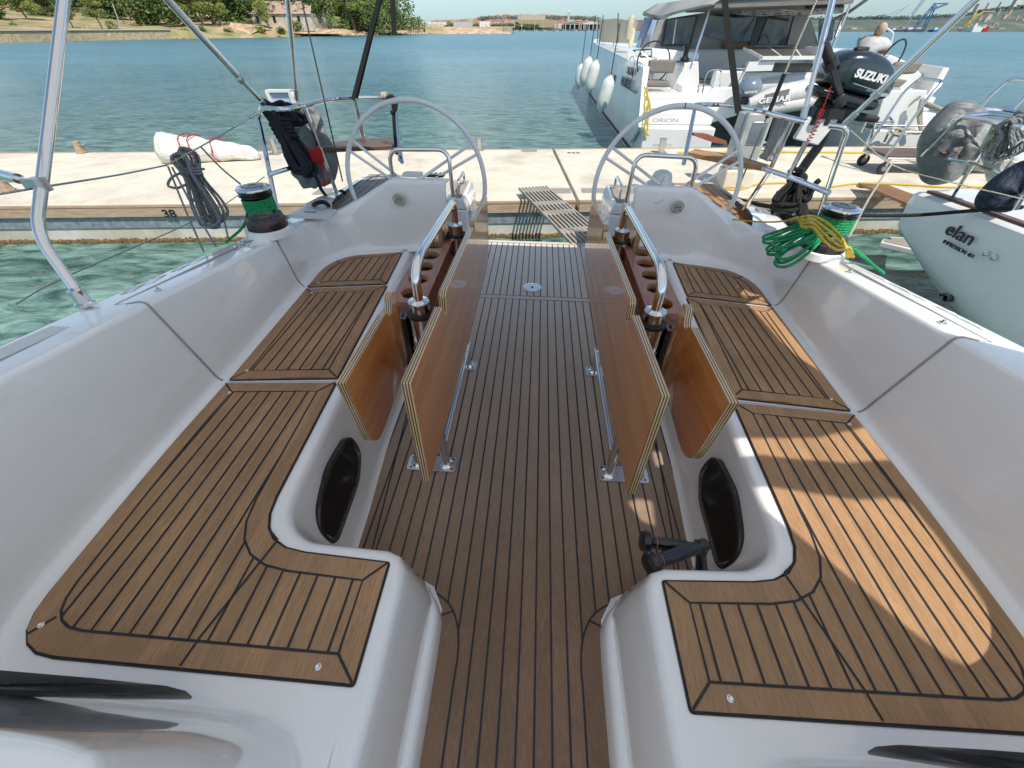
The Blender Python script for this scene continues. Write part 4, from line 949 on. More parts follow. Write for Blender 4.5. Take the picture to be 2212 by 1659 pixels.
TX = lambda p, r_=0, ry=9: Matrix.Translation(p) @ Matrix.Rotation(radians(ry), 4, 'Y') @ Matrix.Rotation(radians(90), 4, 'X') @ Matrix.Rotation(radians(r_), 4, 'Z')
text('lettering', 'SUZUKI', .049, 'letter', TX(C0+tilt @ V((.0, -.130, .012))), ob, .0015, .0022, 1.08)
text('lettering', 'FOUR STROKE', .011, 'alu', TX(C0+tilt @ V((.055, -.128, -.045))), ob, .001)
mb = MB(); mb.bar(C0+tilt @ V((-.07, -.1285, -.030)), C0+tilt @ V((.16, -.1275, -.044)), .003, .003); pt(mb, ob, 'cowl_stripe', 'alu')
q = [by(*E_(*p), 2.90) for p in ((780, 868), (870, 725), (1062, 742), (930, 908))]
mb = MB(); mb.add(q+[p+V((0.012, .05, .0)) for p in q], [(0,1,2,3),(7,6,5,4),(0,4,5,1),(1,5,6,2),(2,6,7,3),(3,7,4,0)])
single('motor_board', mb, 'white', 'white plastic mounting board under the outboard clamps', 'board', bevel=.008)
mb = MB(); P = []; ctrl = smooth([by(*E_(*p), 2.80) for p in ((1012, 535), (990, 600), (958, 680), (935, 740), (900, 830), (852, 900))], 20); N = len(ctrl)
for i, c in enumerate(ctrl):
    if i/N < .4: P.append(c+V((.004*sin(i*.9), 0, 0)))
    else: a = i*1.15; P.append(c+V((.013*cos(a), .013*sin(a), 0)))
mb.tube(P, .0026, 5); single('kill_cord', mb, 'rope_red', 'red coiled kill cord hanging from the outboard', 'cord')
# white cover sheets hanging over the starboard rail, grey boards
H = lambda pts, Y: [by(*E_(x, y), Y) for x, y in pts]
drape('white_cover', [H([(660, 722), (710, 712), (765, 735)], 2.86), H([(640, 800), (700, 800), (745, 800)], 2.84), H([(600, 930), (650, 945), (690, 930)], 2.82), H([(575, 985), (610, 1000), (640, 1005)], 2.82)], 'cover_light', 'pale grey fabric cover hanging over the starboard rail by the outboard', 'cover', .008, 2, thick=.02)
# ================================================================ bimini and sprayhood over the cockpit (boat frame), unseen, gaps shaped to cast the sun patches
cz = 2.05; DX, DY = .38*(cz-.363), -.6*(cz-.363)
def up_(pts): return [(x+DX, y+DY) for x, y in pts]
big = up_([(.73, .70), (.72, .78), (.78, .785), (.93, .765), (1.02, .755), (1.10, .765), (1.15, .77), (1.18, .75), (1.185, .64), (1.175, .48), (1.165, .38), (1.13, .33), (1.08, .305), (.99, .33), (.94, .39), (.88, .48), (.79, .61)])
band = up_([(.70, .90), (.70, .985), (.93, 1.0), (1.03, 1.01), (1.12, 1.04), (1.19, 1.06), (1.30, 1.10), (1.30, .93), (1.16, .915), (1.07, .90), (.90, .905), (.79, .915)])
edge = up_([(1.40, 1.25), (1.24, 1.38), (1.18, 1.50), (1.155, 1.63), (1.145, 1.80), (1.13, 1.95), (1.14, 2.14), (1.30, 2.30), (1.32, 2.6)])
flo = [(.41+.38*cz, .93-.6*cz), (.46+.38*cz, .95-.6*cz), (.51+.38*cz, .94-.6*cz), (.50+.38*cz, .83-.6*cz), (.45+.38*cz, .85-.6*cz)]
bim = thing('bimini', 'light grey canvas bimini and sprayhood stretched over the cockpit, gaps cut to the shape of the sun patches', 'bimini', (0, .5, 2.0), boat=True)
right = [(1.98, -1.2), (2.0, .0), (2.02, .12)]+edge+[(1.84, 1.7), (1.80, 2.25)]
outl = [(-1.9, -1.2)]+right+[(-1.80, 2.25), (-1.9, .4)]
mb = MB()
for zz in (cz, cz+.004): mb.flat([outl, big[::-1], band[::-1], flo[::-1]], lambda p, zz=zz: V((p[0], p[1], zz)))
o = mb.build('canopy', 'canvas', bim, fixn=False, weld=False); o.matrix_parent_inverse = Matrix.Translation(-V((0, .5, 2.0)))
for y in (-.163, 1.0, 2.22):
    mb = MB(); mb.tube([(-1.78, y, cz+.03), (1.78, y, cz+.03)], .0125, 8); o = mb.build('hoop', 'steel', bim); o.matrix_parent_inverse = Matrix.Translation(-V((0, .5, 2.0)))

# ================================================================ water, dock (level world frame)
WL_Z = -.70
def water():
    t = NT('sea water'); tc = t.n('TexCoord'); o = tc.outputs['Object']
    def nz(sx, sy, sc, det, dist=0, rot=0):
        mp = t.n('Mapping', {0: o, 'Scale': (sx, sy, 1), 'Rotation': (0, 0, rot)}); return t.noise(mp, sc, det, .55, dist)
    a = nz(1, 2.2, 2.2, 5, .8, .15); b = nz(1, 1.8, .45, 3, .5, -.2); c = nz(1, 3.0, 9, 3, 1.0, .1)
    h = t.math('ADD', t.math('MULTIPLY', a, .5), t.math('ADD', t.math('MULTIPLY', b, .9), t.math('MULTIPLY', c, .14)))
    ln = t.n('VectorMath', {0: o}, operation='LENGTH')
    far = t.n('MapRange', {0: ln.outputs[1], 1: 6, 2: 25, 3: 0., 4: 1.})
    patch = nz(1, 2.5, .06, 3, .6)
    near = t.mix(t.ramp(a, [(.35, (0, 0, 0)), (.65, (1, 1, 1))]), (.016, .075, .066), (.20, .35, .30))  # pale ripple streaks paint sun highlights into the near water colour
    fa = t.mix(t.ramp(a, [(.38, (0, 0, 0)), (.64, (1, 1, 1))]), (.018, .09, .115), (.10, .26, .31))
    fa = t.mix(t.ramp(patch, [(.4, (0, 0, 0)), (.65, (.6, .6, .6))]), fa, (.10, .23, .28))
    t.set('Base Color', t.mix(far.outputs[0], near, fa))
    t.set('Roughness', t.n('MapRange', {0: ln.outputs[1], 1: 5, 2: 80, 3: .06, 4: .28})); t.set('IOR', 1.33)
    bm_ = t.n('Bump', {'Height': h, 'Distance': .22}); t.t.links.new(t.n('MapRange', {0: ln.outputs[1], 1: 5, 2: 300, 3: .75, 4: .35}).outputs[0], bm_.inputs['Strength'])
    t.set('Normal', bm_); return t.m
M['water'] = water()
mb = MB(); S = 7000; mb.add([(-S, -S, WL_Z), (S, -S, WL_Z), (S, S, WL_Z), (-S, S, WL_Z)], [(0, 1, 2, 3)])
o = mb.build('sea', 'water'); o['kind'] = 'structure'
def concrete(name, c, sc=3, stain=(.35, .31, .25), st=.55):
    t = NT(name); co = t.co(); n = t.noise(co, sc, 6, .65); f = t.noise(co, 160, 3, .7); s = t.noise(co, .9, 5, .6, .5)
    spk = t.n('TexVoronoi', {'Vector': co, 'Scale': 9})
    base = t.ramp(n, [(.3, tuple(v*.76 for v in c)), (.65, c)])
    base = t.mix(t.ramp(s, [(st-.08, (0, 0, 0)), (st+.16, (.7, .7, .7))]), base, stain)
    base = t.mix(t.ramp(f, [(.25, (.5, .5, .5)), (.4, (0, 0, 0))]), base, tuple(v*.6 for v in c))
    base = t.mix(t.ramp(spk, [(.03, (.6, .6, .6)), (.05, (0, 0, 0))]), base, tuple(v*.5 for v in c))
    t.set('Base Color', base); t.set('Roughness', .85); t.bump(t.math('ADD', n, t.math('MULTIPLY', f, .3)), .008, .6); return t.m
M['concrete'] = concrete('pontoon concrete', (.74, .67, .54), st=.60)
M['float'] = concrete('float concrete', (.55, .53, .47), 5, (.30, .22, .10), .52)
def timber(name, c, d, ax=(1.2, 30, 30)):
    t = NT(name); mp = t.co(scale=ax); n = t.noise(mp, 1.5, 6, .65, .8); k = t.noise(t.co(), 3, 3)
    t.set('Base Color', t.mix(t.ramp(k, [(.45, (0, 0, 0)), (.7, (.7, .7, .7))]), t.ramp(n, [(.3, d), (.7, c)]), tuple(v*.8 for v in c))); t.set('Roughness', .8); t.bump(n, .004, .6); return t.m
M['fascia'] = timber('weathered fascia timber', (.50, .37, .26), (.26, .18, .12))
M['galv'] = paint('galvanised beam', (.27, .31, .34), .5, metal=.3, nz=.2, sc=14)
def algae():
    t = NT('weed at the waterline'); n = t.noise(t.co(), 40, 5, .7); t.set('Base Color', t.ramp(n, [(.35, (.04, .022, .01)), (.5, (.16, .09, .03)), (.68, (.36, .26, .09))])); t.set('Roughness', .7); t.bump(n, .03); return t.m
M['algae'] = algae()
DANG = math.atan(.083); du = V((cos(DANG), sin(DANG), 0)); dv = V((-sin(DANG), cos(DANG), 0)); D0 = V((-.01, 5.36, 0))
def dk(u, v, z): p = D0+du*u+dv*v; return V((p.x, p.y, z))
def dsec(u0, u1, lab, num=None):
    t = thing('pontoon', lab, 'pontoon', dk((u0+u1)/2, 0, -.2)); inv = Matrix.Translation(-t.location)
    def part(name, mat, u0, u1, v0, v1, z0, z1, **k):
        mb = MB(); mb.prism([(u0, v0), (u1, v0), (u1, v1), (u0, v1)], z0, z1, fn=lambda v: dk(v.x, v.y, v.z)); o = mb.build(name, mat, t, **k); o.matrix_parent_inverse = inv; return o
    part('deck_slab', 'concrete', u0, u1, .035, 2.88, -.34, -.20, bevel=.015)
    part('edge_strip', 'fascia', u0, u1, 0, .033, -.235, -.203, bevel=.004); part('edge_strip', 'fascia', u0, u1, 2.882, 2.93, -.30, -.196, bevel=.006)
    n = max(1, int(round((u1-u0)/4.2)))
    for i in range(n):
        a, b = u0+(u1-u0)*i/n+.004, u0+(u1-u0)*(i+1)/n-.004; part('fascia_board', 'fascia', a, b, .006, .05, -.352, -.238, bevel=.006)
    part('steel_beam', 'galv', u0, u1, .05, .09, -.50, -.345); part('float_side', 'float', u0+.01, u1-.01, .07, 2.8, -.72, -.49, bevel=.01)
    mb = MB(); N = int((u1-u0)/.025); random.seed(3); rows = [[], [], []]
    for i in range(N+1):
        u = u0+(u1-u0)*i/N; rows[0].append(dk(u, .066, -.645+random.uniform(-.018, .012))); rows[1].append(dk(u, .05-random.random()*.02, -.672)); rows[2].append(dk(u, .055, -.72))
    mb.loft(rows); o = mb.build('weed_growth', 'algae', t, sharp=80); o.matrix_parent_inverse = inv
    return t
j0, j1 = wz(1195, 322, -.2), wz(1249, 434, -.2)
uj = (j1-D0).dot(du)
pa = dsec(-40, uj-.02, 'concrete pontoon section with timber edge, reaching left from the narrow joint, bag bundle on it')
pb = dsec(uj+.02, 40, 'concrete pontoon section with timber edge, carrying the carts and service post beyond the joint')
def totext(o):
    me = bpy.data.meshes.new_from_object(o.evaluated_get(bpy.context.evaluated_depsgraph_get())); n = bpy.data.objects.new(o.name, me); col.objects.link(n); return n
# painted numbers and small plates lying on the pontoon
def mat_on(o, x, z, sc=1): return Matrix((x.to_4d(), z.cross(x).to_4d(), z.to_4d(), V((0, 0, 0, 1)))).transposed() if False else Matrix.Translation(o) @ _m(x, z.cross(x), z).to_4x4()
def cleat(p, name, lab, kind, size=1.0, g='mooring cleats along the pontoon edges'):
    t = thing('mooring_cleat', lab, 'mooring cleat', p, g)
    if kind == 'post':
        mb = MB(); mb.lathe([(.055, 0), (.055, .20), (.062, .205), (.062, .225), (0, .23)], seg=24); mb.build('post', 'steelw', t)
        mb = MB(); mb.tube([(-.16, 0, .12), (.16, 0, .12)], .016, 10); mb.build('cross_bar', 'steelw', t)
        mb = MB(); mb.box(-.10, .10, -.10, .10, 0.001, .014); mb.build('foot', 'galv', t, bevel=.004)
    else:
        mb = MB(); mb.loft([[V((a*.06*k, b*.05*k, z)) for a, b in ((-1,-1),(1,-1),(1,1),(-1,1))] for z, k in ((0, 1.2), (.15, .8), (.2, 1))], closed=True, caps=True); mb.build('post', 'fascia', t, bevel=.01)
        mb = MB(); mb.tube([(-.17, 0, .14), (.17, 0, .14)], .02, 10); mb.build('cross_bar', 'galv', t)
    t.scale = (size,)*3; return t
M['steelw'] = steel('worn steel', .3, (.62, .60, .55))
def onz(x, y, z=-.2): return wz(x, y, z)
cleat(onz(178, 331)+V((0, .0, .002)), '', 'timber cleat with pale rope on the pontoon edge beside the white bag bundle', 'wood', .9)
cleat(onz(18, 413)+V((0, 0, .002)), '', 'timber cleat on the pontoon beyond the bent bimini leg', 'wood', .9)
cleat(onz(596, 332)+V((0, 0, .002)), '', 'round steel mooring cleat behind the hanging grey cover', 'post', 1.0)
cleat(onz(1036, 324)+V((0, 0, .002)), '', 'steel mooring cleat seen through the port wheel rim', 'post', .8)
cleat(onz(1427, 331)+V((0, 0, .002)), '', 'steel mooring cleat with yellow line behind the starboard wheel', 'post', 1.0)
cleat(onz(1660, 328)+V((0, 0, .002)), '', 'timber cleat under the outboard mounting board', 'wood', 1.0)
cleat(onz(1520, 408)+V((0, 0, .002)), '', 'low steel mooring cleat with yellow and black lines, behind the starboard helm', 'post', .6)
M['plate'] = paint('drain plate', (.30, .28, .26), .6)
for i, (a, b, l) in enumerate((((672, 421), (726, 407), 'port helm bench'), ((1190, 418), (1232, 408), 'wooden gangway end'), ((1258, 417), (1310, 408), 'pontoon joint'), ((1126, 328), (1160, 322), 'far pontoon edge'))):
    p, q = onz(*a), onz(*b); mb = MB(); mb.prism([(p.x, p.y), (q.x, p.y+.02), (q.x, q.y+.02), (p.x, q.y)], -.1985, -.1955)
    tag(mb.build('access_plate', 'plate'), 'flat grey access plate let into the pontoon by the %s' % l, 'access plate', 'access plates of the pontoon')

# white tarpaulin bundle tied with red cord
def blob(rows, name, mat, parent=None, **k): mb = MB(); mb.loft(rows, closed=True, caps=True); return mb.build(name, mat, parent, **k)
bb = thing('tarpaulin_bundle', 'rolled white tarpaulin bundle tied with red cord, lying on the pontoon', 'bundle', onz(460, 345))
rows = []; A, B = onz(352, 352), onz(566, 345)
for i in range(15):
    t_ = i/14; c = A.lerp(B, t_); c.z = -.19; r = .15*(1-t_)**.7+.085; r *= 1 if 0 < i < 14 else .55
    if i < 3: r *= (.8, .95, 1.1)[i]
    row = []
    for kk in range(14):
        a = 2*pi*kk/14; f = 1+.20*sin(3*a+i*1.7)+.14*sin(5*a-i*.9); z = max(-.006, r*1.15*f*sin(a)*.9+r*.75); row.append(c+V((0, r*f*cos(a)*.8, z))-bb.location)
    rows.append(row)
bo = blob(rows, 'cloth_roll', 'sailbag', bb, sub=1)
for t_ in (.34, .42, .62):
    c = A.lerp(B, t_); r = .15*(1-t_)**.7+.10; mb = MB(); mb.tube([c+V((.02*sin(5*a)+.05*cos(a), r*.86*cos(a), max(.0, r*1.08*sin(a)+r*.75)+.01))-bb.location+V((0, 0, .01)) for a in [2*pi*q/24 for q in range(24)]], .008, 6, closed=True); mb.build('cord', 'rope_red', bb)

# our gangway: slatted passerelle from the pontoon down to the stern
ga, gb = V((-.03, 5.62, -.115)), V((.52, 3.58, .0)); gd = (gb-ga).normalized(); gx = gd.cross(V((0, 0, 1))).normalized(); gz = gx.cross(gd)
gw = thing('gangway', 'weathered slatted wooden gangway resting between the pontoon and the yacht stern', 'gangway', ga); L = (gb-ga).length
if gx.x < 0: gx = -gx; gz = gx.cross(gd)
if gz.z < 0: gz = -gz
Rg = _m(gx, gd, gz)
for kx in range(9):
    mb = MB(); mb.obox(Rg @ V((-.18+.045*kx, L/2, 0)), (.021, L, .028), Rg); mb.build('slat', 'teak_grey', gw, bevel=.002)
for t_ in (.06, .37, .55, .84):
    mb = MB(); mb.obox(Rg @ V((0, L*t_, -.004)), (.385, .14 if t_ != .06 else .22, .026), Rg); mb.build('cross_piece', 'teak_grey', gw, bevel=.002)
# ================================================================ neighbours at the pontoon (world frame)
E1 = lambda x, y: c1((2632, 0), x, y)
C2 = lambda x, y: c3((2250, 0), x, y)
C3_ = lambda x, y: c3((2850, 0), x, y)
C4 = lambda x, y: c3((3332, 300), x, y)
def part(t, mb, name, mat, **k): o = mb.build(name, mat, t, **k); o.matrix_parent_inverse = Matrix.Translation(-t.location); return o
def sub(p, mb, name, mat, t=None, **k): o = mb.build(name, mat, p, **k); o.matrix_parent_inverse = Matrix.Identity(4); return o
def slab(q, d):
    """thin solid from a quad/polygon of 3-D points pushed by vector d"""
    n = len(q); mb = MB(); mb.add(list(q)+[p+V(d) for p in q], [tuple(range(n)), tuple(range(2*n-1, n-1, -1))]+[(i, (i+1) % n, n+(i+1) % n, n+i) for i in range(n)]); return mb
M['gelw'] = paint('sunlit white hull', (.74, .74, .72), .22, coat=.4, nz=.04, sc=1.5)
M['hullg'] = paint('white hull lightened for shade', (.86, .86, .855), .2, coat=.5, nz=.05, sc=1.2)  # copy of the white hull paint, colour lightened for sides in shade
M['antifoul'] = paint('dark antifouling', (.03, .04, .05), .6)
M['cushion'] = cloth('grey brown cushion', (.20, .185, .16), 4, .01, .7)
M['cabin'] = paint('grey brown cabin side', (.34, .32, .29), .35)
M['roofc'] = cloth('olive grey canvas roof', (.36, .37, .34), 1.5, .02, .8)
def winm():
    t = NT('dark cabin glass'); n = t.noise(t.co(), 1.8, 5, .7, 1.2); t.set('Base Color', t.ramp(n, [(.35, (.01, .013, .02)), (.5, (.06, .07, .09)), (.62, (.14, .11, .09)), (.75, (.22, .24, .27))])); t.set('Roughness', .05); t.set('Coat Weight', 1); return t.m
M['glass'] = winm()
M['reflglass'] = paint('windscreen with painted reflection', (.10, .16, .28), .08, coat=1, nz=.3, sc=1)  # bluish reflection in the panes put into the base colour
M['interior'] = paint('brown cabin joinery', (.22, .10, .04), .5)
M['solar'] = paint('dark solar cells', (.10, .085, .075), .3, coat=.3)
M['fender'] = paint('off white fender', (.66, .68, .63), .4, nz=.1, sc=5)
M['netting'] = cloth('beige side netting', (.80, .74, .62), 5, .02, .8, .45)
M['skin'] = paint('sunburnt skin', (.52, .25, .15), .55); M['hair'] = paint('grey blond hair', (.45, .36, .25), .8); M['tshirt'] = cloth('pale grey t-shirt', (.60, .60, .62), 6, .02, .85); M['navycloth'] = cloth('dark shorts', (.03, .03, .04), 5, .02, .85)
M['ink'] = paint('dark grey lettering', (.10, .10, .12), .5); M['ink2'] = paint('dark lettering', (.03, .03, .045), .4)

cat_ = thing('catamaran', 'white sailing catamaran moored stern to the far side of the pontoon, cabin and stern open', 'catamaran', (5.2, 14, -.7))
def hull(xo, xi, name):
    """outer side at xo, inner side at xi"""
    mb = MB(); sg = 1 if xi > xo else -1; rows = []
    for y, tz, w_ in ((10.5, .86, 1), (12, .89, 1), (12.94, .91, 1), (12.96, .91, 1), (14, .93, 1), (16.5, .97, 1), (19, 1.0, .98), (21.5, 1.03, .92), (23.5, 1.06, .62), (25.0, 1.10, .05)):
        xm = (xo+xi)/2; ho = (xo-xm)*w_; hi = (xi-xm)*w_; kz = tz-.25
        rows.append([V((xm+ho*.90, y, -.95)), V((xm+ho*.97, y, -.66)), V((xm+ho, y, .1)), V((xm+ho*1.0, y, kz)), V((xm+ho*1.04, y, kz+.02)), V((xm+ho*1.03, y, tz-.02)), V((xm+ho*1.0, y, tz)), V((xm+ho*(.86 if y < 12.95 else 1.0), y, tz)), V((xm+ho*(.84 if y < 12.95 else .6), y, .42 if y < 12.95 else tz)), V((xm+hi, y, .42 if y < 12.95 else tz)), V((xm+hi, y, .0)), V((xm+hi*.9, y, -.95))])
    mb.loft(rows, caps=True); h = part(cat_, mb, 'hull', 'hullg' if name == 'p' else 'gelw', sharp=30)
    mb = MB(); mb.loft([[r[1]+V((-.012*sg, 0, .0)), r[1]+V((-.012*sg, 0, .07))] for r in rows[:-1]]); sub(h, mb, 'boot_stripe', 'antifoul')
    return h
hp = hull(2.16, 3.70, 'p'); hs = hull(8.15, 6.75, 's')
# port stern: bathing platform and steps, cut between the hull sides
def steps(x0, x1):
    for z0, z1, ya, yb in ((-.62, -.08, 9.75, 10.55), (-.08, .16, 10.05, 10.6), (.16, .40, 10.3, 10.7)):
        mb = MB(); mb.box(x0, x1, ya, yb, z0, z1); part(cat_, mb, 'stern_step', 'gelw', bevel=.03)
steps(2.22, 3.68); steps(6.78, 8.10)
mb = slab([V((2.13, 9.9, -.1)), V((2.13, 10.5, -.5)), V((2.13, 10.5, .86)), V((2.13, 10.42, .86))], (.06, 0, 0)); part(cat_, mb, 'stern_quarter', 'gelw')
mb = MB(); mb.box(3.7, 6.75, 10.9, 13.2, .18, .42); part(cat_, mb, 'bridge_deck', 'gelw', bevel=.04)
mb = MB(); mb.box(3.75, 6.7, 10.85, 11.05, .42, .78); part(cat_, mb, 'cockpit_bench', 'gelw', bevel=.04)
mb = MB(); mb.box(4.3, 6.6, 10.84, 11.0, .74, .90); part(cat_, mb, 'bench_cushion', 'cushion', bevel=.05)
mb = MB(); mb.box(3.72, 8.0, 13.3, 20.5, .42, 1.05); part(cat_, mb, 'cabin_base', 'gelw', bevel=.06)
# cabin: aft bulkhead with framed windows, side windows with painted blue reflection, hard canvas roof
Yb = 13.6; q = [wy(*C2(960, 602), Yb), wy(*C2(1090, 250), Yb), wy(*C2(1700, 150), Yb), wy(1745, 20, Yb), wy(1775, 118, Yb), wy(*C2(1560, 640), Yb)]
part(cat_, slab(q, (0, .08, 0)), 'aft_bulkhead', 'cabin')
q = [wy(*C2(1112, 572), Yb-.06), wy(*C2(1175, 232), Yb-.06), wy(*C2(1580, 195), Yb-.06), wy(*C2(1482, 575), Yb-.06)]; fr = part(cat_, slab(q, (0, .05, 0)), 'window_frame', 'black')
q = [wy(*C2(1150, 545), Yb-.07), wy(*C2(1205, 245), Yb-.07), wy(*C2(1545, 210), Yb-.07), wy(*C2(1462, 545), Yb-.07)]; sub(fr, slab(q, (0, .008, 0)), 'pane', 'glass')
q = [wy(*C2(1255, 545), Yb-.085), wy(*C2(1300, 238), Yb-.085), wy(*C2(1315, 238), Yb-.085), wy(*C2(1272, 545), Yb-.085)]; sub(fr, slab(q, (0, .01, 0)), 'mullion', 'alu')
for a in (((1640, 440), (1720, 190), (1960, 180), (1930, 510)), ((2010, 510), (2030, 190), (2212, 195), (2212, 520))):
    q = [wy(*C2(*p), Yb-.07) for p in a]; f = part(cat_, slab(q, (0, .03, 0)), 'rear_window', 'glass')
for a in (((0, 515), (0, 195), (420, 195), (330, 520)), ((420, 550), (560, 195), (860, 195), (770, 555)), ((1180, 560), (1190, 230), (1390, 230), (1350, 500))):
    q = [wy(*C3_(*p), Yb-.075) for p in a]; part(cat_, slab(q, (0, .03, 0)), 'rear_window', 'glass')
q = [wy(*C3_(*p), Yb-.10) for p in ((310, 570), (440, 190), (500, 190), (400, 570))]; part(cat_, slab(q, (0, .05, 0)), 'door_post', 'black')
q = [wy(*C3_(*p), Yb-.09) for p in ((790, 560), (880, 195), (1060, 195), (990, 560))]; part(cat_, slab(q, (0, .05, 0)), 'sliding_door', 'cabin')
q = [wy(*C2(*p), Yb-.12) for p in ((1640, 820), (1720, 640), (2100, 600), (2100, 1000), (1640, 1000))]; part(cat_, slab(q, (0, .05, 0)), 'galley_joinery', 'interior')
q = [wy(*C3_(*p), Yb-.12) for p in ((0, 590), (0, 525), (310, 530), (280, 600), (240, 720), (0, 700))]; part(cat_, slab(q, (0, .05, 0)), 'galley_joinery', 'interior')
for x0, x1, x2, x3 in ((905, 1000, 855, 800), (1010, 1085, 965, 870)):
    q = [wy(*C2(x0, 215+(x0-905)*.3), 16.5), wy(*C2(x1, 232+(x1-1000)*.2), 15.6 if x1 > 1050 else 16.1), wy(*C2(x2, 598), 15.6 if x1 > 1050 else 16.1), wy(*C2(x3, 592), 16.5)]
    part(cat_, slab(q, (.04, .04, 0)), 'side_window', 'reflglass')
q = [wy(*C2(*p), 13.7) for p in ((1085, 262), (1102, 262), (985, 600), (965, 600))]; part(cat_, slab(q, (0, .06, 0)), 'corner_trim', 'alu')
def rp_(x, y, Y): return wy(*C2(x, y), Y)
lo = [rp_(885, 190, 17.5), rp_(1085, 258, 15.8), rp_(1250, 182, 13.4), rp_(1740, 62, 10.9)]; md = [rp_(895, 150, 17.5), rp_(1095, 195, 15.8), rp_(1260, 150, 13.4), rp_(1750, 38, 10.9)]
hi = [rp_(1065, 45, 17.8), rp_(1230, 25, 16.2), rp_(1500, -20, 13.8), rp_(2000, -120, 11.3)]; far_ = [V((7.4, p.y, p.z+.02)) for p in hi]
mb = MB(); mb.loft([smooth(lo, 4), smooth(md, 4), smooth(hi, 4), smooth(far_, 4)]); part(cat_, mb, 'roof', 'roofc', solid=.03)
mb = MB(); u0 = [wy(*C2(1260, 172), 13.3), wy(*C2(1740, 55), 10.9), wy(1870, -5, 10.9), wy(1865, 5, 13.3)]
und = slab([V((3.5, 13.3, 1.72)), V((3.4, 10.9, 1.74)), V((6.0, 10.9, 1.80)), V((6.3, 13.3, 1.76))], (0, 0, .05)); part(cat_, und, 'roof_lining', 'cushion')
M['vinyl'] = paint('rolled clear vinyl', (.35, .34, .34), .12, coat=1, nz=.5, sc=9, bump=.05, bsc=12)
mb = MB()
for k_ in range(3): mb.tube(smooth([wy(*C3_(100+k_*10, 90+k_*30), 12.8), wy(*C3_(400, 120+k_*30), 12.8), wy(*C3_(700, 100+k_*34), 12.8), wy(*C3_(1000, 125+k_*20), 12.8), wy(*C3_(1480, 110+k_*15), 12.8)], 4), .06-.012*k_, 8)
part(cat_, mb, 'rolled_awning', 'vinyl', sharp=80)
q = [wy(*C3_(1030, 20), 11.2), wy(*C3_(1515, -40), 11.2), wy(*C3_(1515, 90), 11.2), wy(*C3_(1060, 110), 11.2)]; part(cat_, slab(q, (0, .2, 0)), 'awning_roll', 'blackmatt', bevel=.05)
mb = MB(); mb.tube([wy(*C3_(1800, -20), 11.0), wy(*C3_(1560, 150), 11.4), wy(*C3_(1390, 230), 12.4)], .03, 8); part(cat_, mb, 'roof_edge', 'roofc')
for a, b in (((1600, 0), (1350, 600)), ((1480, 200), (1380, 470)), ((-130, 0), (-420, 860))):
    mb = MB(); mb.tube([wy(*C3_(*a), 11.3), wy(*C3_(*b), 11.0)], .022, 8); part(cat_, mb, 'roof_strut', 'alu')
# helm: pod, wheel, seat, winch, instruments
q = [wy(*C2(*p), 11.4) for p in ((1360, 790), (1590, 745), (1600, 1080), (1250, 1180))]; part(cat_, slab(q, (-.3, 1.0, 0)), 'helm_console', 'gelw', bevel=.04)
q = [wy(*C2(*p), 11.6) for p in ((1000, 600), (1590, 650), (1590, 745), (1130, 770), (990, 720))]; part(cat_, slab(q, (0, .8, 0)), 'console_top', 'hullg', bevel=.03)
q = [wy(*C2(*p), 11.2) for p in ((760, 620), (1000, 605), (1000, 710), (870, 720))]; ps = part(cat_, slab(q, (0, .06, 0)), 'instrument_pod', 'black')
for a in (((795, 630), (860, 628), (862, 690), (800, 690)), ((868, 628), (992, 622), (992, 690), (870, 700))): sub(ps, slab([wy(*C2(*p), 11.17) for p in a], (0, .01, 0)), 'display', 'white')
c = wy(*C2(1020, 775), 11.0); mb = MB(); mb.tube([c+V((.34*cos(a), .12*sin(a), .34*sin(a))) for a in [2*pi*k/36 for k in range(36)]], .014, 8, closed=True); w_ = part(cat_, mb, 'helm_wheel', 'black')
for a in (.5, 2.6, 4.7): mb = MB(); mb.tube([c, c+V((.34*cos(a), .12*sin(a), .34*sin(a)))], .010, 6); sub(w_, mb, 'spoke', 'alu')
for nm, a, d in (('seat_back', ((975, 745), (1310, 742), (1275, 912), (955, 908)), .12), ('seat_cushion', ((940, 1000), (1230, 1010), (1200, 1085), (925, 1075)), .35)):
    part(cat_, slab([wy(*C2(*p), 10.8) for p in a], (0, d, 0)), nm, 'cushion', bevel=.03)
mb = MB(); mb.tube([wy(*C2(1245, 750), 10.85), wy(*C2(1160, 1000), 10.85), wy(*C2(1230, 1090), 10.85), wy(*C2(960, 1085), 10.85), wy(*C2(870, 990), 10.85), wy(*C2(930, 860), 10.85)], .018, 8); part(cat_, mb, 'seat_frame', 'steel')
c = wy(*C2(1400, 770), 11.3); mb = MB(); mb.lathe([(.10, 0), (.10, .05), (.055, .09), (.055, .2), (.08, .24), (.08, .28)], o=c, seg=20); part(cat_, mb, 'deck_winch', 'black')
mb = MB(); mb.box(*sorted((wy(*C2(1380, 1090), 10.7).x, wy(*C2(1780, 1090), 10.7).x)), 10.7, 11.3, wy(*C2(1380, 1300), 10.7).z, wy(*C2(1380, 1075), 10.7).z); part(cat_, mb, 'stern_locker', 'gelw', bevel=.03)
q = [wy(*C2(*p), 10.4) for p in ((1650, 1240), (1780, 1085), (2020, 1085), (2060, 1440), (1640, 1560))]; part(cat_, slab(q, (0, .1, 0)), 'stern_panel', 'hullg', bevel=.02)
for a in ((1600, 1240, 1700, 880, 1870, 860, 1840, 1080), ): mb = MB(); mb.tube(rnd([wy(*C2(a[i], a[i+1]), 10.6) for i in (0, 2, 4, 6)], .08), .02, 8); part(cat_, mb, 'hand_rail', 'steel')
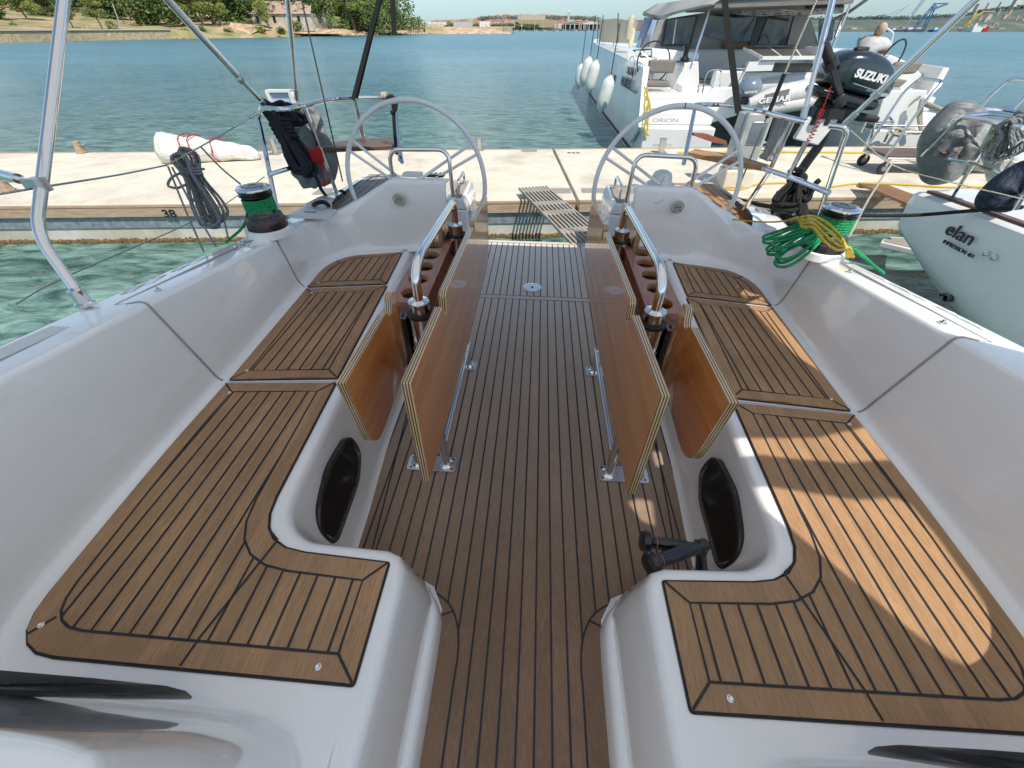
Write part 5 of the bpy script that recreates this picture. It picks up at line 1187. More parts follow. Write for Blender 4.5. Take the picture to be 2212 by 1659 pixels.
# port side netting and stanchions, starboard transom, ladder, seat
nt_ = [wy(*C2(*p), Y_) for p, Y_ in (((340, 520), 20.5), ((355, 245), 20.5), ((560, 230), 18.5), ((820, 270), 16.5), ((790, 430), 16.5), ((700, 540), 17))]
part(cat_, slab(nt_, (0.02, .02, 0)), 'side_netting', 'netting')
for x, y0, y1, Y_ in ((325, 245, 530, 20.5), (400, 235, 530, 20), (525, 245, 560, 19), (575, 160, 540, 18)): mb = MB(); mb.tube([wy(*C2(x+8, y0), Y_), wy(*C2(x, y1), Y_)], .022, 6); part(cat_, mb, 'stanchion', 'wire')
q = [wy(*C4(*p), 9.75) for p in ((495, 180), (1020, 178), (860, 700), (345, 610))]; tp_ = part(cat_, slab(q, (-.05, .6, 0)), 'transom_panel', 'gelw', bevel=.02)
mb = MB(); mb.tube([wy(*C4(870, 300), 9.7), wy(*C4(925, 250), 9.7)], .022, 8); sub(tp_, mb, 'cleat', 'alu')
for a in ((190, 700, 260, 560, 340, 500, 375, 560, 290, 830), (390, 700, 480, 560, 540, 500, 590, 570, 470, 820)):
    mb = MB(); mb.tube(rnd([wy(*C4(a[i], a[i+1]), 9.4) for i in range(0, 10, 2)], .06), .022, 8); ld_ = part(cat_, mb, 'ladder_rail', 'steel')
for i in range(4): mb = MB(); mb.tube([wy(*C4(380-4*i, 570+28*i), 9.38), wy(*C4(600-8*i, 565+28*i), 9.38)], .014, 6); part(cat_, mb, 'ladder_step', 'steel')
q = [wy(*E1(*p), 10.4) for p in ((1420, 385), (1600, 385), (1540, 460), (1360, 470))]; part(cat_, slab(q, (0, .1, 0)), 'seat_back', 'cushion', bevel=.04)
q = [wy(*E1(*p), 10.3) for p in ((1350, 480), (1500, 500), (1440, 550), (1290, 540))]; part(cat_, slab(q, (0, .3, 0)), 'seat_cushion', 'cushion', bevel=.04)
q = [wy(*E1(*p), 10.9) for p in ((1385, 340), (1500, 390), (1600, 480), (1580, 560), (1300, 560), (1290, 430))]; part(cat_, slab(q, (0, .4, 0)), 'helm_coaming', 'gelw', bevel=.03)
c = wy(*E1(1370, 385), 10.5); mb = MB(); mb.tube([c+V((.30*cos(a)*.6, -.1*sin(a), .34*sin(a))) for a in [2*pi*k/30 for k in range(30)]], .016, 8, closed=True); part(cat_, mb, 'helm_wheel', 'black')
mb = MB(); mb.tube(rnd([wy(*E1(*p), 12.3) for p in ((1270, 250), (1310, 165), (1335, 160), (1400, 205), (1375, 305))], .04), .02, 8); part(cat_, mb, 'rail_hoop', 'white')
# solar panels on davits
q = [wy(*C3_(245, 582), 11.6), wy(*C3_(1240, 578), 11.6), wy(*C3_(1240, 700), 10.5), wy(*C3_(490, 705), 10.5)]; sp = part(cat_, slab(q, (0, 0, -.05)), 'solar_frame', 'white')
for a, b in ((.02, .30), (.33, .62), (.65, .97)):
    z_ = V((0, 0, .004)); r = [q[0].lerp(q[1], a).lerp(q[3].lerp(q[2], a), .06)+z_, q[0].lerp(q[1], b).lerp(q[3].lerp(q[2], b), .06)+z_, q[0].lerp(q[1], b).lerp(q[3].lerp(q[2], b), .94)+z_, q[0].lerp(q[1], a).lerp(q[3].lerp(q[2], a), .94)+z_]
    m_ = MB(); m_.add(r, [(0, 1, 2, 3)]); sub(sp, m_, 'solar_panel', 'solar')
for a, b in (((470, 720), (370, 880)), ((1200, 715), (1150, 860)), ((130, 860), (260, 860))):
    mb = MB(); mb.tube([wy(*C3_(*a), 10.6), wy(*C3_(*b), 10.6)], .03, 8); part(cat_, mb, 'davit', 'steel')
q = [wy(*C3_(*p), 10.55) for p in ((320, 770), (640, 762), (600, 880), (260, 890), (210, 1030), (190, 1030))]; part(cat_, slab(q, (0, .1, 0)), 'stern_board', 'gelw')
# hull lettering
Rside = Matrix(((0, 0, -1, 0), (-1, 0, 0, 0), (0, 1, 0, 0), (0, 0, 0, 1)))       # text on a face looking towards -x
c = wx(*C2(750, 890), 2.135); text('lettering', 'ORION', .20, 'ink2', Matrix.Translation(V((2.09, c.y, c.z))) @ Rside, cat_, .004, .0, 1.3)
mb = MB(); mb.tube([V((2.1, c.y+.42*cos(a), c.z+.02+.25*sin(a))) for a in [2*pi*k/30 for k in range(4, 27)]], .008, 5); part(cat_, mb, 'name_emblem', 'ink')
c = wx(*C2(680, 1030), 2.125); text('lettering', 'NAUTITECH', .24, 'ink2', Matrix.Translation(V((2.112, c.y, c.z))) @ Rside, cat_, .004, .0, 1.0)
q = wx(*C2(615, 1045), 2.12), wx(*C2(805, 1158), 2.12); mb = MB(); mb.bar(V((2.118, q[0].y, q[0].z)), V((2.118, q[1].y, q[1].z)), .006, .025); part(cat_, mb, 'name_underline', 'ink')
Rback = Matrix.Rotation(radians(90), 4, 'X'); c = wy(*C2(1170, 1502), 9.74); text('lettering', 'ORION', .10, 'alu', Matrix.Translation(V((c.x, 9.742, c.z))) @ Rback, cat_, .004, .0, 1.6)
q = [wx(*C2(420, 985), 2.135), wx(*C2(440, 880), 2.135), wx(*C2(540, 935), 2.135), wx(*C2(520, 1045), 2.135)]; part(cat_, slab([V((2.125, p.y, p.z)) for p in q], (.02, 0, 0)), 'hull_window', 'glass')
# fenders
def fender(top, bot, r, lab, Y):
    a, b = wy(*top, Y), wy(*bot, Y); t = thing('fender', lab, 'fender', b, 'white fenders along the catamaran side'); d = (a-b).normalized(); L = (a-b).length; m3 = d.to_track_quat('Z', 'Y').to_matrix()
    mb = MB(); mb.lathe([(.02, 0), (.03, .03), (r*.6, .08), (r*.95, .2), (r, L*.35), (r, L*.7), (r*.85, L*.85), (r*.4, L*.95), (.035, L*.97), (.03, L)], m=m3, seg=20); mb.build('body', 'fender', t)
    mb = MB(); mb.tube([m3 @ V((0, 0, L)), V((a.x+.05, a.y+.1, a.z+.9))-b], .012, 6); mb.build('lanyard', 'wiredark', t)
fender(C2(130, 790), C2(75, 1115), .14, 'fender farthest forward on the catamaran side, partly hidden', 16.5)
fender(C2(235, 700), C2(130, 1085), .155, 'second fender of the touching pair on the catamaran side', 15.5)
fender(C2(318, 740), C2(200, 1175), .155, 'third fender on the catamaran side, with a white end loop', 14.2)
fender(C2(495, 930), C2(350, 1410), .155, 'nearest fender, hanging below the small hull window of the catamaran', 12.0)
lb = thing('lifebuoy', 'cream covered horseshoe lifebuoy on the catamaran side deck', 'lifebuoy', wy(*C2(720, 450), 14.5)); c = lb.location
mb = MB(); mb.tube([V((.10*sin(a)*.5, .12*sin(a), .33*cos(a)))*1.0 for a in [radians(200)*k/18-radians(100)+pi*.5-pi/2 for k in range(19)]], .11, 10, flat=.8); mb.build('cushion', 'netting', lb)
M['cream'] = paint('cream lifebuoy cover', (.72, .64, .42), .6)
q = [wy(*C2(*p), 14.4) for p in ((680, 300), (750, 300), (795, 380), (780, 520), (730, 620), (715, 560), (720, 420))]; o = slab(q, (0, .1, 0)).build('cover_panel', 'cream', lb, bevel=.02); o.matrix_parent_inverse = Matrix.Translation(-lb.location)
# dinghy on the davits with its own small outboard
dg = thing('dinghy', 'grey and white inflatable dinghy slung between the catamaran hulls', 'dinghy', wy(1700, 215, 10.0))
def tb(pts, r, name, mat, **k): mb = MB(); mb.tube(smooth(pts, 5), r, 14); o = mb.build(name, mat, dg, **k); o.matrix_parent_inverse = Matrix.Translation(-dg.location); return o
M['pvc'] = paint('dinghy tube', (.60, .60, .58), .35, nz=.06)
pp = [wy(*C3_(*p), 10.0) for p in ((300, 1290), (600, 1210), (900, 1150), (1150, 1110), (1290, 1190))]; tb(pp, [.10+.09*min(1, i/6) for i in range(21)], 'near_tube', 'pvc')
pp2 = [p+V((0, .9, .05)) for p in pp]; tb(pp2, .17, 'far_tube', 'pvc')
pp = [wy(*C3_(*p), 9.95) for p in ((450, 1360), (700, 1320), (1000, 1270), (1270, 1230))]; tb(pp, .13, 'lower_tube', 'pvc')
q = [wy(*C3_(*p), 9.79) for p in ((520, 1180), (830, 1100), (780, 1240), (480, 1290))]; o = slab(q, (0, .02, 0)).build('side_patch', 'cushion', dg); o.matrix_parent_inverse = Matrix.Translation(-dg.location)
text('lettering', 'GEMAR', .12, 'letter', Matrix.Translation(wy(*C3_(635, 1240), 9.77)) @ Matrix.Rotation(radians(-6), 4, 'Y') @ Matrix.Rotation(radians(90), 4, 'X'), dg, .003, .004, 1.5)
ym = thing('outboard_motor', 'small blue grey outboard on the slung dinghy', 'outboard', wy(*C3_(300, 1150), 10.1)); c = ym.location; M['ycowl'] = paint('blue grey cowl', (.16, .21, .26), .2, coat=1)
mb = MB(); mb.ell((0, 0, .08), (.24, .18, .17), Matrix.Rotation(radians(-8), 3, 'Y')); mb.build('cowling', 'ycowl', ym)
mb = MB(); mb.obox((0.02, 0, -.12), (.28, .2, .14), Matrix.Rotation(radians(-10), 3, 'Y')); mb.build('mid_section', 'black', ym, bevel=.03)
text('lettering', 'YAMAHA', .06, 'letter', Matrix.Translation(c+V((-.02, -.182, .02))) @ Matrix.Rotation(radians(-6), 4, 'Y') @ Matrix.Rotation(radians(90), 4, 'X'), ym, .003, .001)
# yellow/white mooring tangles on the port stern
random.seed(11); mb = MB()
for i in range(4):
    P = [wy(*C2(930+random.uniform(-25, 45), y), 9.7) for y in (1080, 1180, 1280, 1400, 1500, 1600, 1690)]; mb.tube(smooth(P, 4), .016, 6)
single('mooring_line', mb, 'rope_yellow', 'tangled yellow mooring line hanging down the catamaran port stern', 'rope', None, False)
mb = MB()
for i in range(2): mb.tube(smooth([wy(*C4(940+20*i, 280), 9.6), wy(*C4(900+30*i, 480), 9.6), wy(*C4(930+12*i, 700), 9.6)], 5), .028, 7)
mb.tube(smooth([wy(*C4(985, 330), 9.6), wy(*C4(1180, 410), 9.3), wy(*C4(1500, 560), 9.0)], 4), .028, 7); mb.tube(smooth([wy(*C4(985, 360), 9.6), wy(*C4(1160, 440), 9.3), wy(*C4(1480, 600), 9.0)], 4), .028, 7)
for i in range(5): c = wy(*C4(640+i*50, 690+random.uniform(-20, 20)), 9.5); mb.tube([c+V((.12*cos(a), .08*sin(a), .04*sin(a+i)))for a in [2*pi*k/12 for k in range(12)]], .022, 6, closed=True)
single('mooring_line', mb, 'rope_white', 'thick pale mooring lines at the catamaran starboard transom', 'rope', None, False)
# ---- the man at the starboard helm: leaning forward, back towards us
pn = thing('person', 'grey haired person in a pale t-shirt bending over the catamaran helm, back turned', 'person', wy(1868, 185, 11.6))
c0 = pn.location
def skin(names, joints, edges, radii, mat):
    me = bpy.data.meshes.new(names); me.from_pydata([tuple(j) for j in joints], edges, []); o = bpy.data.objects.new(names, me); col.objects.link(o)
    md = o.modifiers.new('skin', 'SKIN'); md.use_smooth_shade = True
    for v, r in zip(me.skin_vertices[0].data, radii): v.radius = r if isinstance(r, tuple) else (r, r)
    me.skin_vertices[0].data[0].use_root = True
    s_ = o.modifiers.new('sub', 'SUBSURF'); s_.levels = 2; s_.render_levels = 2; me.materials.append(M[mat]); o.parent = pn; return o
u = lambda x, y, Y=11.6: wy(x, y, Y)-c0
hip = u(1857, 128); ch = u(1880, 93); nk = u(1892, 81); hd = u(1901, 66)
J = [hip, (hip+ch)/2+V((0, 0, .03)), ch, nk, nk.lerp(hd, .5), u(1905, 94)+V((.04, -.05, 0)), u(1912, 112)+V((0, -.05, 0)), u(1893, 118)+V((0, .1, 0)), u(1876, 90)+V((0, .2, 0)), u(1896, 112)+V((0, .25, 0)), hip+V((.09, 0, -.12)), hip+V((.12, .05, -.52)), hip+V((.12, -.02, -.95)), hip+V((-.10, 0, -.12)), hip+V((-.14, .05, -.52)), hip+V((-.14, -.02, -.95)), hip+V((.12, .10, -1.0)), hip+V((-.14, .10, -1.0))]
Ed = [(0, 1), (1, 2), (2, 3), (3, 4), (2, 5), (5, 6), (6, 7), (2, 8), (8, 9), (0, 10), (10, 11), (11, 12), (0, 13), (13, 14), (14, 15), (12, 16), (15, 17)]
skin('body', J, Ed, [.15, .15, .17, .08, .06, .075, .05, .04, .07, .045, .11, .075, .05, .11, .075, .05, .045, .045], 'skin')
ts = [hip+V((0, 0, .0)), (hip+ch)/2+V((0, 0, .03)), ch, nk+V((-.01, 0, -.02)), u(1905, 94)+V((.04, -.05, 0)), u(1911, 104)+V((0.01, -.05, 0)), u(1876, 90)+V((0, .2, 0)), u(1886, 102)+V((0, .22, 0))]
skin('t_shirt', ts, [(0, 1), (1, 2), (2, 3), (2, 4), (4, 5), (2, 6), (6, 7)], [.20, .21, .23, .10, .11, .09, .10, .08], 'tshirt')
sh = [hip+V((0, 0, -.02)), hip+V((.09, 0, -.12)), hip+V((.12, .05, -.45)), hip+V((-.10, 0, -.12)), hip+V((-.14, .05, -.45))]
skin('shorts', sh, [(0, 1), (1, 2), (0, 3), (3, 4)], [.175, .135, .10, .135, .10], 'navycloth')
mb = MB(); mb.ell(hd, (.085, .10, .115), Matrix.Rotation(radians(25), 3, 'X')); mb.ell(hd+V((.0, .095, -.02)), (.02, .03, .025)); mb.ell(hd+V((.085, .0, -.02)), (.012, .02, .03)); mb.ell(hd+V((-.085, .0, -.02)), (.012, .02, .03)); o = mb.build('head', 'skin', pn)
mb = MB(); mb.ell(hd+V((0, -.018, .022)), (.094, .105, .112), Matrix.Rotation(radians(25), 3, 'X')); o2 = mb.build('hair', 'hair', pn)
for s_, c in ((1, J[7]), (-1, J[9])):
    for k_ in range(5):
        a = (k_-2)*.35; mb = MB(); mb.tube([c, c+V((-.03*s_+.02*sin(a), .03+.012*k_, -.02)), c+V((-.05*s_+.035*sin(a), .05+.012*k_, -.05))], [.012, .010, .008], 6); mb.build('finger', 'skin', pn)
    mb = MB(); mb.ell(c, (.045, .05, .028)); mb.build('palm', 'skin', pn)

# ---- the neighbouring monohull on our starboard side
el_ = thing('moored_yacht', 'pale grey monohull moored close on the starboard side, name on its quarter', 'yacht', (5.2, 1, -.7))
ey = [(3.95, 3.42), (3.4, 3.45), (2.8, 3.47), (2.0, 3.48), (1.0, 3.50), (-.5, 3.55), (-4, 3.6)]
gz = {3.95: .355, 3.4: .37, 2.8: .385, 2.0: .41, 1.0: .44, -.5: .48, -4: .6}; bz_ = {3.95: -.10, 3.4: -.34, 2.8: -.50, 2.0: -.68, 1.0: -.82, -.5: -.9, -4: -.95}
rows = []
for y, x in ey:
    g, b = gz[y], bz_[y]; h = g-b; k = 1 if y < 3.9 else .55
    rows.append([V((x+.14, y, g+.005)), V((x+.03, y, g)), V((x, y, g-.02)), V((x-.01, y, g-.10)), V((x+.0, y, g-.3*h)), V((x+.03, y, b+.35*h)), V((x+.12, y, b+.12*h)), V((x+.32, y, b)), V((x+1.6, y, b-.05)), V((x+3.9, y, b-.05))])
mb = MB(); mb.loft(rows); hl = part(el_, mb, 'hull', 'hullg', sharp=40)
r0 = rows[0]; tr_ = [V((p.x+.03, 4.06+(p.z)*.05, p.z)) for p in r0]; mb = MB(); mb.loft([r0, [V((p.x+.02, 4.02, p.z-.01)) for p in r0]]); q = [V((p.x+.02, 4.02, p.z-.01)) for p in r0]+[V((7.4, 4.02, .345))]; tt = tessellate_polygon([[V((p.x, p.z, 0)) for p in q]]); mb.add(q, [tuple(t) for t in tt]); part(el_, mb, 'transom', 'hullg', sharp=50)
mb = MB(); mb.loft([[V((x+.13, y, gz[y]+.006)), V((x+.5, y, gz[y]+.02)), V((7.2, y, gz[y]+.03))] for y, x in [(4.02, 3.44)]+ey[1:] for gz[4.02] in (.35,)]); part(el_, mb, 'deck', 'gelw')
mb = MB(); mb.loft([[V((x+.055, y, gz[y]+.004)), V((x+.055, y, gz[y]+.022)), V((x+.12, y, gz[y]+.022)), V((x+.12, y, gz[y]+.004))] for y, x in ey]); part(el_, mb, 'toe_rail', 'teak_dark')
mb = MB(); mb.box(4.0, 5.6, -3, 3.2, .35, .62); part(el_, mb, 'cockpit_coaming', 'gelw', bevel=.06)
q = [wz(*E1(*p), -.40) for p in ((1320, 1505), (1345, 1472), (1560, 1475), (1560, 1560))]; bp = part(el_, slab(q, (0, 0, -.06)), 'bathing_platform', 'gelw', bevel=.01); q = [wz(*E1(*p), -.395) for p in ((1340, 1500), (1360, 1478), (1540, 1480), (1540, 1545))]; m_ = MB(); m_.add(q, [(0, 1, 2, 3)]); part(el_, m_, 'platform_teak', 'teak_grey')
mb = MB(); mb.loft([[V((p[2].x-.012, p[2].y, p[2].z-.16-.0)), V((p[2].x-.012, p[2].y, p[2].z-.185))] for p in rows[1:]]); 
Rq = Matrix(((0, 0, -1, 0), (-1, 0, 0, 0), (0, 1, 0, 0), (0, 0, 0, 1)))
def qtext(s_, x, y, size, sx, bold=0, sp=1.0):
    X = 3.435; c = wx(x, y, X); text('lettering', s_, size, 'ink2', Matrix.Translation(V((X-.008, c.y, c.z))) @ Rq, el_, .004, bold, sx)
qtext('elan', 2076, 506, .135, 1.25, .001); qtext('IMPRESSION 401', 2072, 538, .040, 1.1)
for p in ((2128, 548), (2145, 557)):
    c = wx(*p, 3.44); mb = MB(); mb.lathe([(.020, -.01), (.020, .006), (.012, .010), (.010, .0)], o=(3.445, c.y, c.z), m=Matrix.Rotation(-pi/2, 3, 'Y'), seg=18); part(el_, mb, 'through_hull', 'steel')
for p, r in (((2049, 644), .03), ((2038, 637), .014)):
    c = wx(*p, 3.52); mb = MB(); mb.lathe([(r, -.06), (r, .02), (r*.7, .024), (r*.6, .0)], o=(3.52, c.y, c.z), m=Matrix.Rotation(-pi/2, 3, 'Y'), seg=18); part(el_, mb, 'through_hull', 'darksteel')
Yr = 3.7
def rail(pts, r, name='pushpit_rail', mat='steel'): mb = MB(); mb.tube(rnd([wy(*C4(x, y), Y) for x, y, Y in pts], .05, 5), r, 8); part(el_, mb, name, mat)
rail([(1280, 1580, 3.8), (1590, 1080, 3.7), (1870, 560, 3.6)], .014, 'stanchion')
rail([(950, 1000, 3.9), (1180, 760, 3.85), (1440, 500, 3.8), (1830, 560, 3.5), (2212, 640, 3.2)], .015)
rail([(1440, 500, 3.8), (1780, 470, 3.8), (2180, 520, 3.6)], .015)
rail([(1180, 1010, 3.9), (1560, 1080, 3.7), (2000, 1240, 3.3)], .014)
rail([(1700, 400, 4.3), (1900, 410, 4.3), (2140, 450, 4.2), (2150, 510, 4.2)], .013)
rail([(2212, 790, 3.2), (1830, 1080, 3.4)], .012)
rail([(2100, 1659, 3.0), (2212, 1480, 3.0)], .014, 'stanchion')
q = [wy(*C4(*p), 3.85) for p in ((1180, 960), (1230, 1000), (1430, 1030), (1440, 990), (1330, 940), (1210, 940))]; part(el_, slab(q, (0, .15, -.01)), 'corner_seat', 'teak_dark', bevel=.01)
# grey covered lifebuoy/outboard cover, white lifebuoy case, rope coils, navy cover
def C4r(rows_, Y): return [[wy(*C4(x, y), Y+dy) for x, y, dy in r] for r in rows_]
def pillow(name, outline, Y, dep, mat, lab, cat, seed=0, puff=1.0):
    """puffed cloth body with the given outline"""
    P = [wy(*p, Y) for p in outline]; c = sum(P, V((0, 0, 0)))/len(P); S_ = smooth(P, 4, True); rows = []
    for f, d in ((1.0, 0), (.97, .35), (.85, .68), (.6, .9), (.3, 1.0), (.04, 1.03)):
        rows.append([c+(p-c)*f*(1+.03*sin(7*i/len(S_)*2*pi+f*5+seed))+V((0, -dep*d*puff*(1+.14*sin(5*i/len(S_)*2*pi+seed+f*4)), 0)) for i, p in enumerate(S_)])
    bk = [c+(p-c)*.9+V((0, dep*.4, 0)) for p in S_]; mb = MB(); mb.loft([bk]+rows, closed=True, caps=True); return single(name, mb, mat, lab, cat, None, False, sub=1)
pillow('motor_cover', [C4(*p) for p in ((1230, 370), (1380, 300), (1560, 285), (1690, 370), (1700, 450), (1560, 470), (1400, 500), (1330, 700), (1230, 900), (1180, 960), (1290, 1010), (1430, 1040), (1440, 1140), (1300, 1290), (1110, 1360), (960, 1320), (880, 1190), (865, 980), (920, 760), (1060, 540))], 4.0, .16, 'cover_grey', 'large crumpled grey cover over a motor on the neighbouring pushpit', 'cover', 1)
pillow('lifebuoy_case', [C4(*p) for p in ((1330, 640), (1400, 560), (1800, 600), (1790, 900), (1740, 1150), (1640, 1190), (1480, 1120), (1350, 880))], 3.92, .08, 'cover_light', 'light grey padded lifebuoy case beside the crumpled cover', 'case', 3)
pillow('lifebuoy_bag', [C4(*p) for p in ((1760, 760), (1900, 620), (2100, 700), (2212, 1020), (2212, 1120), (1960, 1240), (1800, 1360), (1740, 1300), (1710, 950))], 3.6, .08, 'sailbag', 'white bag hanging at the neighbouring stern under grey rope coils', 'bag', 5)
pillow('sail_cover', [C4(*p) for p in ((1600, 1560), (1720, 1380), (1900, 1230), (2120, 1090), (2300, 1040), (2300, 1300), (2100, 1500), (1960, 1659), (1800, 1680), (1620, 1640))], 3.3, .12, 'cover_navy', 'dark navy cover bunched on the neighbouring yacht side rail', 'cover', 7)
t = hank('rope_hank', 'rope_grey', 'grey rope coils hanging over the white bag at the picture edge', wy(*C4(2080, 600), 3.35), wy(*C4(2010, 1000), 3.35), .17, 10, .011, 0, .04, 21, up=.3, boat=False)
t = hank('rope_hank', 'rope_white', 'pale beige coil behind the grey ones on the neighbouring pushpit', wy(*C4(1950, 640), 3.5), wy(*C4(1880, 900), 3.5), .11, 6, .011, 0, .04, 22, up=.3, boat=False)
mb = MB(); mb.tube(smooth([wy(*E1(2200, 1290), 3.0), wy(*E1(1900, 1310), 3.3), wy(*E1(1500, 1340), 3.6), wy(*E1(1000, 1335), 3.2), wy(*E1(840, 1310), 3.0)], 5), .014, 8); single('mooring_line', mb, 'rope_black', 'black mooring line stretched from the neighbouring yacht to our stern', 'rope', None, False)
mb = MB(); [mb.tube(smooth([wy(*E1(240+i*8, 1165+10*i), 5.5), wy(*E1(450, 1240+14*i), 4.6), wy(*E1(680, 1290+10*i), 3.9)], 4), .012, 7) for i in range(2)]; single('mooring_line', mb, 'rope_black', 'pair of black mooring lines from the low steel cleat to our stern', 'rope', None, False)
mb = MB(); P = [onz(*E1(*p), -.185) for p in ((150, 1135), (260, 1160), (430, 1180), (560, 1145), (760, 1140), (960, 1165), (1200, 1140), (1500, 1150), (1750, 1165), (2100, 1160), (2400, 1170))]; mb.tube(smooth(P, 4), .012, 7); single('yellow_hose', mb, 'rope_yellow', 'yellow hose lying along the pontoon behind the cart', 'hose', None, False)
mb = MB(); P = [onz(*E1(*p), -.185) for p in ((60, 950), (300, 948), (700, 946), (1200, 950), (1800, 960))]; mb.tube(smooth(P, 4), .014, 7); single('yellow_hose', mb, 'rope_yellow', 'yellow line lying along the far pontoon edge under the catamaran', 'hose', None, False)
# wooden gangway of the neighbour
ga, gb = onz(*E1(1270, 1150), -.12), wy(*E1(1620, 1290), 4.6); gd = (gb-ga).normalized(); gx = gd.cross(V((0, 0, 1))).normalized(); gz_ = gx.cross(gd)
gn = thing('gangway', 'new orange wooden slatted gangway of the neighbouring yacht', 'gangway', ga); Rg = _m(gx, gd, gz_); L = (gb-ga).length
for kx in range(8): mb = MB(); mb.obox(Rg @ V((-.16+.045*kx, L/2, 0)), (.026, L, .03), Rg); mb.build('slat', 'teak_orange', gn, bevel=.002)
for t_ in (.04, .5, .93): mb = MB(); mb.obox(Rg @ V((0, L*t_, -.02)), (.36, .12, .03), Rg); mb.build('cross_piece', 'teak_orange', gn, bevel=.002)
# service pedestal, grey boards, dock carts
sa, sb = onz(*E1(330, 1168)), onz(*E1(500, 1170)); t = thing('service_pedestal', 'tall grey service pedestal with concrete foot on the pontoon behind the starboard helm', 'pedestal', sa.lerp(sb, .5)); w_ = (sb-sa).length; yw = sa.y
mb = MB(); mb.obox((0, .12, .11), (w_*1.05, .30, .22)); mb.build('concrete_foot', 'concrete', t, bevel=.02)
top_z = wy(*E1(520, 700), yw+.1).z
M['pedg'] = paint('grey painted steel', (.42, .43, .42), .3, coat=.3, nz=.15, sc=4)
mb = MB(); mb.obox((0, .13, (top_z+.2)/2+.11), (w_*.98, .20, top_z+.2-.22)); pc_ = mb.build('cabinet', 'pedg', t, bevel=.015)
mb = MB(); mb.obox((-w_*.4, .02, (top_z+.2)/2+.11), (.03, .02, top_z+.0)); mb.build('edge_trim', 'alu', pc_)
mb = MB(); mb.obox((.05, .022, (top_z+.2)*.75), (w_*.5, .01, .25)); mb.build('door_panel', 'alu', pc_, bevel=.004)
def cart(p0, w_, lab):
    t = thing('dock_cart', lab, 'cart', p0, 'dock carts on the pontoon'); mb = MB(); mb.obox((w_/2, .25, .24), (w_, .55, .03)); mb.build('platform', 'teak_dark', t, bevel=.004)
    mb = MB(); mb.tube(rnd([(-.02, 0, .20), (.10, .0, .95), (.22, .05, 1.12), (.22, .5, 1.12), (.10, .5, .95), (-.02, .5, .2)], .08), .018, 8); mb.build('handle_frame', 'alu', t)
    mb = MB(); mb.tube(rnd([(0, -.02, .22), (w_, -.02, .22), (w_, .52, .22), (0, .52, .22), (0, -.02, .22)], .02), .014, 6); mb.tube([(.03, 0, .55), (w_, 0, .55), (w_, 0, .22)], .012, 6); mb.tube([(.04, .5, .55), (w_, .5, .55), (w_, .5, .22)], .012, 6); mb.build('side_rails', 'alu', t)
    for x, y in ((.04, 0), (w_-.1, 0), (.04, .5), (w_-.1, .5)):
        mb = MB(); mb.lathe([(.085, -.018), (.085, .018)], o=(x, y, .086), m=Matrix.Rotation(pi/2, 3, 'X'), seg=20); w2 = mb.build('wheel', 'blackmatt', t, bevel=.006); mb = MB(); mb.lathe([(.04, -.020), (.04, .020)], o=(x, y, .086), m=Matrix.Rotation(pi/2, 3, 'X'), seg=14); mb.build('rim', 'ycowl', w2)
        mb = MB(); mb.obox((x, y, .17), (.04, .06, .10)); mb.build('castor_fork', 'alu', w2)
    return t
cart(onz(*E1(1300, 1085)), 1.15, 'flat bed dock cart with dark platform left of the crumpled grey cover')
cart(onz(*E1(1830, 1090)), 1.1, 'second dock cart, wheel and strut showing under the light grey case')
# stern gear of the boat behind: red brown bench and boards seen past the wheel
q = [wy(*c3((2250, 500), *p), 8.9) for p in ((1520, 80), (1700, 90), (1930, 170), (1940, 225), (1750, 190), (1540, 115))]; o = slab(q, (0, .25, -.02)); M['redwood'] = timber('red brown planks', (.36, .13, .09), (.2, .06, .045)); single('boarding_plank', o, 'redwood', 'red brown plank reaching from the catamaran over green water', 'plank', None, False)
# painted numbers
tx = text('number', '38', .13, 'blackmatt', Matrix.Translation(V((0, 0, 0))), None, .001, .004, 1.3); c = wy(*A_(1118, 1295), 5.2)
pd_ = [(c-D0).dot(du)]; p_ = dk(pd_[0], .002, c.z); tx.matrix_world = Matrix.Translation(p_) @ Matrix.Rotation(DANG, 4, 'Z') @ Matrix.Rotation(radians(90), 4, 'X') @ Matrix.Diagonal((1.3, 1, 1, 1)); tag(tx, 'painted berth number 38 on the pontoon fascia timber', 'number')
tx = text('number', '436', .16, 'ink', Matrix.Translation(V((0, 0, 0))), None, .0008, .002, 1.3); c = onz(1239, 330); tx.matrix_world = Matrix.Translation(c+V((0, 0, .003))) @ Matrix.Rotation(DANG+pi, 4, 'Z'); tag(tx, 'worn black berth number painted near the far pontoon edge', 'number')
# ================================================================ far shore: land, quay, trees, ruin, fort, town, hills, cranes
def fol(name, a, b, sc=.35):
    t = NT(name); n = t.noise(t.co(), sc, 4, .7); oi = t.n('ObjectInfo'); g = t.n('NewGeometry')
    f = t.math('ADD', t.math('MULTIPLY', n.outputs[0], .75), t.math('MULTIPLY', g.outputs['Random Per Island'], .35))
    c = t.ramp(f, [(.3, a), (.75, b)]); k = t.n('MapRange', {0: oi.outputs['Random'], 3: .75, 4: 1.25})
    t.set('Base Color', t.mix(1.0, c, t.n('CombineColor', {0: k, 1: k, 2: k}), 'MULTIPLY')); t.set('Roughness', .7); t.set('Specular IOR Level', .2); return t.m
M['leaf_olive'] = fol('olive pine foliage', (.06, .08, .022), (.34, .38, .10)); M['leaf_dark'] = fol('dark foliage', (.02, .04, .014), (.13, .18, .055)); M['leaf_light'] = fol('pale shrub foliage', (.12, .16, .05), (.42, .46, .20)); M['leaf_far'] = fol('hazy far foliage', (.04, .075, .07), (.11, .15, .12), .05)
M['bark'] = paint('pine bark', (.14, .10, .075), .9, nz=.2)
